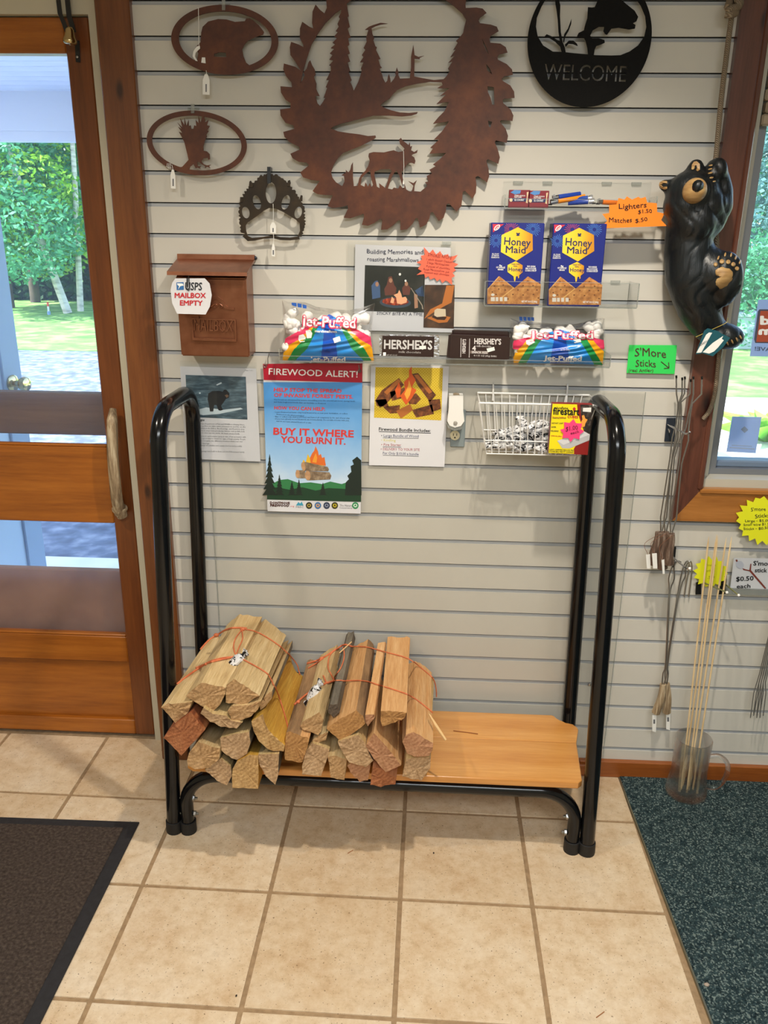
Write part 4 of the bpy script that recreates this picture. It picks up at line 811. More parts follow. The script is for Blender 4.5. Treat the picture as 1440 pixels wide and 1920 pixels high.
bm.faces.new(L_); bm.faces.new(R_[::-1]); [bm.faces.new([L_[i], R_[i], R_[(i+1) % n], L_[(i+1) % n]]) for i in range(n)]
bmesh.ops.recalc_face_normals(bm, faces=bm.faces[:]); mk('lid', bm_out(bm), COP, MB)
YE = yf_-.0065
fr_ = zB([(258, 512), (530, 520), (535, 655), (265, 645)]); fi = zB([(266, 520), (522, 528), (527, 640), (273, 632)])
em = mk('emblem', join(plate([fr_, fi], YE-.0015, .004), plate([zB([(265, 638), (532, 648), (533, 657), (266, 648)])], YE-.003, .004), plate([zB([(380, 400), (390, 382), (420, 380), (450, 400), (465, 430), (480, 445), (520, 450), (522, 462), (470, 458), (450, 440), (435, 412), (410, 395), (395, 400), (388, 430), (380, 432)])], YE-.002, .005)), COP, MB)
mk('scroll', join(*[tube(smooth_path([W(*p, YE-.002) for p in zB(q)], 5), .0016, 6) for q in ([(380, 440), (400, 425), (415, 435), (405, 448), (395, 440)], [(415, 440), (430, 425), (448, 438), (440, 450), (428, 445)], [(300, 500), (300, 560), (310, 600)])]), COP, em)
vf = text_vf('MAILBOX', *zB([(272, 588)])[0], *zB([(512, 597)])[0], 21, lambda x, y: W(x, y, YE-.0025)); n = len(vf[0])
bev = text_vf('MAILBOX', *zB([(272, 588)])[0], *zB([(512, 597)])[0], 21, lambda x, y: W(x, y, YE-.0025))
bm = bmesh.new(); vs = [bm.verts.new(p) for p in vf[0]]; fs = [bm.faces.new([vs[i] for i in f]) for f in vf[1]]
ex = bmesh.ops.extrude_face_region(bm, geom=fs); [setattr(e, 'co', e.co+Vector((0, .004, 0))) for e in ex['geom'] if isinstance(e, bmesh.types.BMVert)]
bmesh.ops.recalc_face_normals(bm, faces=bm.faces[:]); mk('raised_lettering', bm_out(bm), COP, em)
sp_ = W(479, 484, -.004); tag(mk('wall_screw', lathe([(.002, .004), (.002, -.006), (.0055, -.007), (.005, -.011), (0, -.0125)], Vector((sp_.x, 0, sp_.z)), Vector((0, 1, 0)), 12), plain('dark screw', '33343a', .3, .9), None, True), 'dark round screw head beside the mailbox lid', 'screw')
MS = thing('mailbox_notice', W(358, 590, -.095), 'white paper notice reading mailbox empty clipped to the mailbox', 'sign')
oc = [(130, 340), (140, 295), (160, 268), (340, 268), (370, 300), (383, 370), (372, 440), (345, 490), (170, 485), (140, 420)]
YN = -.121; mk('paper', plate([zB(oc)], YN, .0006), PAPER, MS)
text('lettering', [('MAILBOX', *zB([(155, 387)])[0], *zB([(347, 388)])[0], 9), ('EMPTY', *zB([(187, 433)])[0], *zB([(327, 435)])[0], 9)], YN-.0008, RED, MS, bold=.03)
text('lettering', [('USPS', *zB([(218, 339)])[0], *zB([(322, 341)])[0], 14)], YN-.0008, plain('usps black', '20242c', .5), MS, bold=.02, shear=.05)
flat('logo', [zB([(166, 293), (210, 291), (212, 338), (168, 340)])], YN-.0007, plain('logo blue', '2d6aa8', .5), MS)
flat('logo_eagle', [zB([(170, 298), (205, 300), (211, 312), (190, 316), (176, 338), (183, 316), (172, 308)])], YN-.0011, WHITE, MS)
mk('paper_clip', tube(smooth_path([W(*p, YN-.002) for p in zB([(230, 262), (232, 330), (240, 345), (246, 330), (243, 262), (238, 258), (236, 320)])], 5), .0009, 5), plain('clip black', '222226', .3, .6), MS)
# ------------------------------------------------------------ posters
zP = zB
BP = thing('bear_article', W(415, 866, -.01), 'printed bear warning sheet with a bear photo behind the left hoop', 'paper')
pc = zP([(188, 808), (655, 822), (682, 1393), (225, 1375)])
mk('sleeve', plate([[(337, 676), (481, 680), (490, 868), (349, 862)]], -.0085, .0004), CLEAR, BP)
mk('sheet', plate([pc], -.0065, .0006), PAPER, BP)
ph = zP([(222, 860), (592, 872), (602, 1135), (235, 1118)])
k = NT('lake photo'); v = k.co((6, 1, 40)); f = k.noise(v, 3, 6, .7); k.l(k.ramp(f, [(.3, '2c3a44'), (.5, '4a5f6c'), (.72, '7f98a4')]), k.p.inputs['Base Color']); k.set(Roughness=.4)
flat('photo', [ph], -.0068, k.m, BP)
flat('photo_foam', [zP([(300, 1100), (290, 1075), (350, 1060), (450, 1075), (560, 1062), (575, 1070), (500, 1085), (430, 1100), (330, 1108)]), zP([(410, 920), (440, 905), (446, 912), (415, 926)]), zP(ell(310, 972, 6, 5, n=8))], -.007, plain('foam', 'c3d2da', .5), BP)
flat('photo_bear', [zP([(372, 1085), (365, 1040), (357, 1010), (362, 975), (385, 960), (430, 958), (450, 965), (458, 952), (470, 950), (480, 960), (492, 975), (488, 1000), (470, 1008), (455, 1030), (440, 1050), (452, 1075), (438, 1080), (425, 1078), (412, 1045), (398, 1045), (392, 1085)])], -.0072, plain('photo black bear', '1f2226', .5), BP)
flat('photo_muzzle', [zP([(462, 985), (478, 980), (488, 990), (475, 1002)])], -.0074, plain('muzzle brown', '6a5444', .5), BP)
text('heading', [('Bear Signs', *zP([(258, 1142)])[0], *zP([(338, 1143)])[0], 4)], -.0072, BLACK, BP, bold=.02)
text('lettering', [(s_, *zP([(240, yy)])[0], *zP([(240+wd, yy+8)])[0], 2.6) for s_, yy, wd in (
    ('The Colorado State Department of Fish and Wildlife is advising hikers,', 1162, 345), ('fishermen, and golfers to take extra precautions and be on the', 1176, 350), ('alert for bears while in the Dillon, Breckenridge, and Keystone area.', 1190, 345),
    ('We advise people to wear noise-producing devices such as little bells', 1204, 345), ('on their clothing to alert, but not startle, the bears unexpectedly.', 1218, 315),
    ('We also advise you to carry pepper spray in case of an encounter with', 1238, 352), ('a bear. It is also a good idea to watch for signs of bear activity. People', 1252, 350), ('should be able to recognize the difference between black bear and', 1266, 330), ('grizzly bear droppings.', 1278, 130),
    ('Black bear droppings are smaller and contain berries and possibly', 1294, 328), ('squirrel fur.', 1306, 80), ('Grizzly bear droppings have bells in them and smell like pepper spray.', 1330, 345))], -.0072, GREYP, BP, res=1)
text('page_number', [('Page 1 of 1', *zP([(588, 835)])[0], *zP([(635, 837)])[0], 2)], -.0072, GREYP, BP, res=1)
# firewood alert
AL = thing('firewood_alert_poster', W(590, 963, -.012), 'firewood alert poster with red heading and burning log picture', 'poster')
YA = -.012; q = zP([(697, 793), (1308, 787), (1297, 1712), (725, 1697)])
mk('sheet', plate([q], YA, .0007), PAPER, AL)
k = NT('poster sky'); tcn = k.n('ShaderNodeTexCoord'); sx = k.n('ShaderNodeSeparateXYZ'); k.l(tcn.outputs['Generated'], sx.inputs[0]); nz = k.noise(k.co((1, 1, 1)), 12, 4)
ad = k.n('ShaderNodeMath', _operation='MULTIPLY_ADD'); ad.inputs[1].default_value = .3; k.l(nz, ad.inputs[0]); k.l(sx.outputs['Z'], ad.inputs[2])
k.l(k.ramp(ad.outputs[0], [(.2, 'd3e2f0'), (.5, '9cc4ea'), (.8, '6ca6dd'), (1.0, '4d92d4')]), k.p.inputs['Base Color']); k.set(Roughness=.3)
flat('sky_print', [zP([(700, 905), (1306, 905), (1299, 1640), (722, 1625)])], YA-.0003, k.m, AL)
flat('red_band', [zP([(697, 793), (1308, 787), (1307, 908), (702, 892)])], YA-.0004, plain('alert red', 'b31230', .35), AL)
text('heading', [('FIREWOOD ALERT!', *zP([(732, 858)])[0], *zP([(1278, 876)])[0], 11.5)], YA-.0008, WHITE, AL, bold=.012)
AR = plain('alert orange red', 'cf3b3a', .45)
text('lettering', [('HELP STOP THE SPREAD', *zP([(764, 961)])[0], *zP([(1180, 970)])[0], 6.5), ('OF INVASIVE FOREST PESTS.', *zP([(764, 994)])[0], *zP([(1250, 1006)])[0], 6.5), ('HOW YOU CAN HELP:', *zP([(766, 1072)])[0], *zP([(1078, 1080)])[0], 6), ('BUY IT WHERE', *zP([(760, 1226)])[0], *zP([(1254, 1243)])[0], 12.5), ('YOU BURN IT.', *zP([(806, 1275)])[0], *zP([(1204, 1288)])[0], 11.5)], YA-.0008, AR, AL, bold=.03)
text('small_print', [(s_, *zP([(x, yy)])[0], *zP([(x+wd, yy+10)])[0], 2.6) for s_, x, yy, wd in (
    ('Our forests are threatened by invasive tree-killing pests like emerald ash borer, spongy moth,', 764, 1016, 500), ('and Asian longhorned beetle that can hitchhike on firewood.', 764, 1030, 320),
    ('\u2022 Leave firewood at home \u2013 buy local firewood at or near your destination, or collect', 766, 1092, 450), ('firewood on site when permitted.', 780, 1106, 170), ('\u2022 Buy or collect only what you\u2019ll need, and burn it all completely by the end of your stay.', 766, 1120, 465),
    ('\u2022 If you have already moved firewood, use it immediately. Do not take it home with you,', 766, 1134, 460), ('and do not leave unused firewood on site.', 780, 1148, 215))], YA-.0008, plain('small print navy', '23364f', .5), AL, res=1)
flat('flame_print', [zP([(935, 1410), (945, 1380), (960, 1400), (972, 1345), (985, 1370), (1000, 1360), (1000, 1400), (1080, 1420)])], YA-.0006, plain('flame yellow', 'e2b52c', .5), AL)
flat('flame_print', [zP([(990, 1405), (985, 1370), (1000, 1340), (1012, 1325), (1020, 1297), (1035, 1330), (1040, 1355), (1052, 1345), (1060, 1370), (1075, 1365), (1083, 1418)])], YA-.0007, plain('flame orange', 'd96a28', .5), AL)
flat('flame_print', [zP([(1000, 1395), (1012, 1360), (1022, 1340), (1030, 1370), (1025, 1400)])], YA-.0008, plain('flame light', 'e89a30', .5), AL)
LG = mottled('printed log', [(.3, '5c4a38'), (.5, '84705a'), (.7, 'a8957a')], 80, .5); LE = mottled('printed log end', [(.3, 'a87c54'), (.7, 'c9a078')], 60, .5)
flat('log_print', [zP([(935, 1398), (960, 1395), (1095, 1425), (1102, 1440), (1098, 1452), (955, 1450), (935, 1420)]), zP([(900, 1445), (955, 1445), (960, 1495), (910, 1495)]), zP([(970, 1450), (1105, 1458), (1117, 1480), (1110, 1502), (980, 1508)])], YA-.001, LG, AL)
flat('log_print', [zP(ell(945, 1423, 12, 27, -.2, n=16)), zP(ell(910, 1468, 13, 25, 0, n=16)), zP(ell(972, 1478, 17, 30, -.1, n=16))], YA-.0012, LE, AL)
flat('hills_print', [zP([(722, 1545), (770, 1520), (800, 1505), (850, 1500), (920, 1525), (990, 1520), (1060, 1530), (1110, 1515), (1180, 1530), (1240, 1510), (1300, 1530), (1299, 1640), (722, 1625)])], YA-.0006, plain('hill green', '2f7a48', .5), AL)
flat('forest_print', [zP([(722, 1560), (780, 1550), (860, 1565), (940, 1550), (1020, 1570), (1100, 1555), (1200, 1560), (1299, 1545), (1299, 1640), (722, 1625)])], YA-.0009, plain('forest dark green', '123a24', .5), AL)
def pine_loop(x, yb, yt, w_, n=7):
    l = [(x, yt)]; r_ = []
    for i in range(n):
        t = (i+1)/n; y = yt+(yb-yt)*t; l.append((x+w_*t*.5, y)); l.append((x+w_*t*.25, y-2))
    for i in reversed(range(n)):
        t = (i+1)/n; y = yt+(yb-yt)*t; r_ += [(x-w_*t*.25, y-2), (x-w_*t*.5, y)]
    return l+r_
flat('tree_print', [zP(pine_loop(738, 1600, 1345, 90)), zP(pine_loop(798, 1600, 1470, 60)), zP(pine_loop(875, 1600, 1510, 50)), zP(pine_loop(918, 1600, 1500, 50)), zP(pine_loop(1065, 1600, 1520, 50)), zP([(1200, 1600), (1205, 1520), (1225, 1500), (1215, 1480), (1240, 1455), (1235, 1420), (1255, 1410), (1245, 1385), (1275, 1362), (1300, 1385), (1302, 1600)])], YA-.0011, plain('tree print', '11231c', .5), AL)
text('lettering', [('DONTMOVE', *zP([(740, 1652)])[0], *zP([(862, 1655)])[0], 4.2), ('FIREWOOD', *zP([(742, 1668)])[0], *zP([(858, 1670)])[0], 4.2)], YA-.0008, plain('dmf brown', '4a1f14', .5), AL, bold=.05, res=1)
text('lettering', [('.org', *zP([(862, 1670)])[0], *zP([(888, 1671)])[0], 3)], YA-.0009, AR, AL, res=1)
text('lettering', [('The Nature', *zP([(1168, 1667)])[0], *zP([(1245, 1669)])[0], 3.8), ('Conservancy', *zP([(1166, 1680)])[0], *zP([(1245, 1682)])[0], 3), ('MISC', *zP([(900, 1676)])[0], *zP([(946, 1677)])[0], 3)], YA-.0008, GREYP, AL, res=1)
for i, (x, c1, c2) in enumerate(((980, '2a2a1c', 'b8a24a'), (1034, '3a6ea5', 'd9a05a'), (1088, '28344f', '8b93a8'), (1138, '3c3a14', 'c9b62c'), (1264, '2f8a56', 'd8e8da'))):
    flat('logo', [zP(ell(x, 1662, 20, 21, n=20))], YA-.0008, plain('logo a%d' % i, c1, .5), AL); flat('logo_mark', [zP(ell(x, 1662, 12, 11, n=14))], YA-.001, plain('logo b%d' % i, c2, .5), AL); flat('logo_mark', [zP([(x-8, 1666), (x, 1652), (x+8, 1666)])], YA-.0012, plain('logo c%d' % i, c1, .5), AL)
flat('logo', [zP([(900, 1662), (915, 1640), (925, 1650), (935, 1638), (946, 1662)])], YA-.0008, plain('logo teal', '3a9ab8', .5), AL)
for x, y in ((711, 805), (1290, 836)):
    p = W(*zP([(x, y)])[0], YA-.001); mk('grommet', lathe([(.0025, -.001), (.005, -.001), (.0045, -.003), (.0025, -.001)], p, Vector((0, 1, 0)), 14), STEEL, AL)
mk('hanger_wire', join(tube([W(*zP([p])[0], -.016) for p in ((735, 730), (726, 760), (728, 790), (716, 803))], .0012, 6), tube([W(*zP([p])[0], -.016) for p in ((1285, 800), (1290, 835))], .0012, 6)), STEEL, AL)
# firewood bundle flyer
zF_ = zm(2.6667, 660, 660)
FB = thing('bundle_flyer', W(762, 873, -.01), 'firewood bundle flyer with campfire picture on yellow checks', 'paper')
mk('sheet', plate([zF_([(95, 68), (485, 72), (462, 575), (85, 566)])], -.008, .0006), PAPER, FB)
k = NT('yellow check print'); v = k.co((1, 1, 1)); ck = k.n('ShaderNodeTexChecker', Scale=260.0); ck.inputs[1].default_value = lin('c9a71c'); ck.inputs[2].default_value = lin('dcc146'); k.l(v, ck.inputs[0]); k.l(ck.outputs[0], k.p.inputs['Base Color']); k.set(Roughness=.4)
flat('picture', [zF_([(118, 76), (455, 80), (446, 342), (110, 328)])], -.0083, k.m, FB)
lb = mottled('print log brown', [(.3, '3a1f12'), (.5, '6a3a1e'), (.7, '94552a')], 90, .5); lo_ = plain('print log cut', 'b0672c', .5)
flat('log_print', [zF_(q_) for q_ in ([(118, 240), (150, 190), (235, 130), (260, 165), (170, 260), (140, 280)], [(300, 110), (330, 105), (420, 215), (390, 250), (330, 170)], [(115, 240), (170, 235), (185, 275), (125, 270)], [(155, 275), (240, 265), (235, 305), (190, 308)], [(300, 290), (400, 262), (410, 310), (320, 328)], [(380, 240), (440, 235), (445, 285), (400, 300)], [(190, 200), (285, 170), (290, 220), (200, 245)], [(280, 230), (320, 205), (345, 235), (320, 262), (285, 260)])], -.0086, lb, FB)
flat('log_print', [zF_(q_) for q_ in ([(220, 295), (290, 260), (305, 290), (245, 332)], [(160, 200), (230, 135), (245, 145), (175, 215)], [(310, 115), (330, 112), (400, 200), (385, 210)])], -.0088, lo_, FB)
flat('flame_print', [zF_(q_) for q_ in ([(270, 265), (240, 220), (265, 190), (260, 150), (285, 125), (285, 90), (298, 72), (300, 110), (318, 140), (300, 175), (322, 190), (300, 230)], [(225, 230), (215, 190), (235, 150), (245, 180), (240, 225)])], -.009, plain('flyer flame', 'd95a1e', .5), FB)
flat('flame_print', [zF_([(275, 240), (262, 210), (280, 170), (285, 140), (298, 180), (290, 215)])], -.0092, plain('flyer flame core', 'f0a83c', .5), FB)
text('heading', [('Firewood Bundle Includes:', *zF_([(134, 392)])[0], *zF_([(393, 401)])[0], 5.5)], -.0084, BLACK, FB, bold=.02)
text('lettering', [('\u2022 Large Bundle of Wood', *zF_([(146, 424)])[0], *zF_([(333, 427)])[0], 4.6), ('For Only $10.00 a bundle', *zF_([(154, 511)])[0], *zF_([(333, 517)])[0], 4.6)], -.0084, plain('flyer navy', '303a66', .5), FB)
text('lettering', [('\u2022 Kindling', *zF_([(146, 446)])[0], *zF_([(218, 448)])[0], 4.6)], -.0084, plain('flyer yellow', 'd9cf6c', .5), FB)
text('lettering', [('\u2022 Fire Starter', *zF_([(146, 469)])[0], *zF_([(246, 471)])[0], 4.6), ('\u2022 DELIVERY TO YOUR SITE', *zF_([(144, 491)])[0], *zF_([(338, 495)])[0], 4.6)], -.0084, plain('flyer red', 'a83a48', .5), FB)
flat('underline', [zF_([(134, 396), (394, 405), (394, 408), (134, 399)]), zF_([(154, 428), (333, 431), (333, 433), (154, 430)]), zF_([(154, 515), (333, 521), (333, 523), (154, 517)]), zF_([(154, 473), (246, 475), (246, 477), (154, 475)])], -.0084, INK, FB)
# building memories poster in a clear holder, with starburst
zM = zm(3.1304, 500, 430)
BMm = thing('marshmallow_poster', W(755, 622, -.012), 'handwritten marshmallow roasting poster with campfire photo in clear holder', 'poster')
mk('holder', plate([zM([(475, 68), (1110, 80), (1100, 612), (480, 600)])], -.0105, .0018), CLEAR, BMm)
mk('holder_clip', plate([rect(829, 453, 846, 459)], -.012, .006), CLEAREDGE, BMm)
mk('sheet', plate([zM([(520, 88), (1080, 108), (1078, 326), (1104, 326), (1096, 606), (512, 592)])], -.008, .0006), PAPER, BMm)
text('handwriting', [('Building Memories and', *zM([(588, 142)])[0], *zM([(918, 146)])[0], 8), ('roasting Marshmallows', *zM([(590, 186)])[0], *zM([(892, 192)])[0], 7.5), ('STICKY BITE AT A TIME.', *zM([(645, 500)])[0], *zM([(918, 508)])[0], 5.5, {'shear': .08})], -.0086, plain('pen ink', '2a2c48', .6), BMm)
k = NT('night campfire photo'); v = k.co(); k.l(k.ramp(k.noise(v, 24, 6, .7), [(.3, '0f1210'), (.5, '1e221e'), (.75, '3c3a34')]), k.p.inputs['Base Color']); k.set(Roughness=.35)
flat('photo', [zM([(577, 210), (930, 222), (922, 488), (570, 480)])], -.0084, k.m, BMm)
flat('photo_figure', [zM([(615, 330), (635, 305), (650, 300), (665, 330), (668, 400), (620, 410)]), zM([(870, 360), (915, 330), (925, 395), (890, 390)])], -.0087, plain('photo denim', '44608a', .5), BMm)
flat('photo_figure', [zM([(690, 350), (705, 325), (715, 280), (735, 275), (748, 325), (762, 345), (755, 385), (695, 388)]), zM([(795, 345), (810, 325), (830, 325), (845, 345), (838, 385), (800, 385)])], -.0088, plain('photo clothes', '6a3a2e', .5), BMm)
flat('photo_face', [zM(ell(728, 300, 10, 14, n=12)), zM(ell(820, 320, 10, 13, n=12)), zM(ell(648, 322, 10, 14, n=12)), zM([(865, 375), (885, 385), (888, 460), (868, 465)])], -.009, plain('photo skin', 'b08468', .5), BMm)
flat('photo_firepit', [[p for p in zM(ell(755, 430, 92, 32, .03, n=30))]], -.009, plain('pit steel', '3c4a5a', .4), BMm)
flat('photo_embers', [zM(ell(755, 424, 78, 22, .03, n=26))], -.0092, mottled('embers', [(.3, '3a1008'), (.5, '8a2a14'), (.7, 'd05a30')], 120, .5), BMm)
flat('photo_flame', [zM([(765, 435), (760, 400), (745, 385), (770, 375), (778, 355), (790, 380), (795, 400), (815, 395), (825, 410), (820, 430), (790, 440)]), zM([(725, 430), (735, 395), (750, 410), (745, 435)])], -.0094, plain('photo fire', 'f2b48a', .5), BMm)
flat('photo_marshmallow', [zM(ell(782, 264, 7, 8, n=10)), zM(ell(815, 302, 6, 7, n=10))], -.0094, WHITE, BMm)
flat('photo_stick', [zM([(845, 345), (848, 343), (915, 445), (920, 470), (912, 468), (910, 448)])], -.0092, plain('photo stick', 'a89a88', .5), BMm)
flat('smore_photo', [zM([(928, 326), (1104, 326), (1098, 582), (920, 576)])], -.0092, mottled('smore photo ground', [(.3, '2e1f16'), (.5, '4a3222'), (.7, '6a4a30')], 30, .45), BMm)
flat('smore_cracker', [zM([(925, 525), (960, 470), (1030, 435), (1055, 330), (1102, 328), (1085, 430), (1045, 450), (975, 490)]), zM([(940, 520), (1000, 500), (1080, 515), (1060, 545), (1010, 550)])], -.0095, plain('smore cracker', 'c2732e', .5), BMm)
flat('smore_chocolate', [zM([(968, 515), (980, 505), (1058, 515), (1045, 532), (1000, 530)])], -.0097, plain('smore chocolate', '3a2014', .4), BMm)
flat('smore_marshmallow', [zM([(985, 475), (1000, 465), (1050, 468), (1052, 510), (1000, 515), (983, 505)])], -.0099, plain('smore white', 'd8c8ac', .5), BMm)
def burst(cx, cy, rx, ry, n, dep=.75, rot=0, seed=1):
    rn = random.Random(seed); r_ = []
    for i in range(2*n):
        a = rot+math.pi*i/n; s_ = 1 if i % 2 == 0 else dep; s_ *= rn.uniform(.95, 1.05); r_.append((cx+rx*s_*math.cos(a), cy+ry*s_*math.sin(a)))
    return r_
RB_ = thing('recipe_starburst', W(821, 530, -.02), 'orange-red starburst with a handwritten s\'mores recipe on the poster', 'sign')
sb = [(880, 268), (912, 245), (888, 232), (908, 205), (880, 195), (912, 178), (905, 155), (928, 150), (922, 103), (955, 140), (975, 118), (995, 148), (1018, 128), (1035, 155), (1065, 145), (1072, 165), (1122, 150), (1090, 192), (1125, 205), (1098, 225), (1110, 240), (1090, 255), (1105, 275), (1085, 285), (1090, 328), (1062, 305), (1050, 300), (1030, 315), (1018, 292), (1000, 305), (985, 285), (960, 295), (950, 275), (930, 285), (925, 262)]
mk('card', plate([zM(sb)], -.0135, .0006), plain('coral card', 'ec6a4e', .55), RB_)
text('handwriting', [(s_, *zM([(x, y)])[0], *zM([(x+wd, y+wd*.12)])[0], h_) for s_, x, y, wd, h_ in (("S'MORES RECIPE", 945, 158, 140, 6), ('1 whole Graham Crackers', 938, 180, 150, 4), ('2 large Marshmallows', 940, 200, 130, 4), ('4 pieces of chocolate', 935, 220, 140, 4), ('Roast Marshmallow, put', 920, 238, 150, 4), ('between with chocolate', 925, 256, 145, 4))], -.0143, plain('recipe pen', '93362c', .6), RB_, shear=.1, res=1)
# ------------------------------------------------------------ clear sheet behind the rack
SH = thing('acrylic_sheet', (0, -.004, .06), 'clear acrylic sheet hung on the slat wall behind the rack', 'panel')
xsl, xsr = W(394, 880, -.005).x, W(1180, 1000, -.005).x
mk('sheet', box(xsl, xsr, -.0035, -.0015, .06, G0+15*PITCH-.012), clear('scratched acrylic', (.99, .99, .985), .004, .08), SH)
for x in (xsl, xsr): mk('sheet_edge', box(x-.0008, x+.0008, -.0036, -.0014, .06, G0+15*PITCH-.012), CLEAREDGE, SH)
for x, y in ((1160, 783), (1106, 1283)):
    p = W(x, y, -.006); mk('screw', lathe([(.0055, -.0005), (.005, -.003), (0, -.0045)], Vector((p.x, p.y, p.z)), Vector((0, 1, 0)), 12), CHROME, SH, True)
# ------------------------------------------------------------ acrylic shelves
def acrylic(name, label, pxl, pxr, pyb, d, lip, back, pyl=None):
    a = W(pxl, pyb, -d); b_ = W(pxr, pyb+(pyl or 0), -d); z = (a.z+b_.z)/2; t = .003
    S = thing(name, Vector(((a.x+b_.x)/2, -d/2, z-t)), label, 'shelf')
    mk('base', box(a.x, b_.x, -d, -.002, z-t, z), CLEAR, S)
    mk('base_edge', box(a.x, b_.x, -d-.0006, -d+.0006, z-t, z+.0005), CLEAREDGE, S)
    if lip:
        mk('lip', box(a.x, b_.x, -d-.003, -d-.0008, z-t, z+lip), CLEAR, S)
        mk('lip_edge', box(a.x, b_.x, -d-.0032, -d-.0006, z+lip, z+lip+.0012), CLEAREDGE, S)
    for x in (a.x, b_.x):
        mk('end', box(x-.0012, x+.0012, -d, -.002, z, z+max(lip, .03)), CLEAR, S); mk('end_edge', box(x-.0013, x+.0013, -d-.001, -d+.0002, z, z+max(lip, .03)), CLEAREDGE, S)
    mk('back', box(a.x, b_.x, -.0045, -.002, z, z+back), CLEAR, S)
    for f_ in (.1, .3, .7, .9):
        x = a.x+(b_.x-a.x)*f_; mk('hook', box(x-.012, x+.012, -.006, .006, z+back-.006, z+back), CLEAREDGE, S)
    return S, a.x, b_.x, z
S1, sx0, sx1, sz1 = acrylic('acrylic_shelf', 'long clear acrylic shelf holding marshmallow bags and chocolate', 524, 1143, 676, .105, .012, .075, 12)
S2, _, _, sz2 = acrylic('acrylic_shelf', 'clear acrylic shelf under the two graham cracker boxes', 908, 1194, 573, .1, .058, .06, 3)
S3, _, _, sz3 = acrylic('acrylic_tray', 'small clear acrylic tray of matches and lighters', 946, 1230, 389, .075, .02, .065, 4)
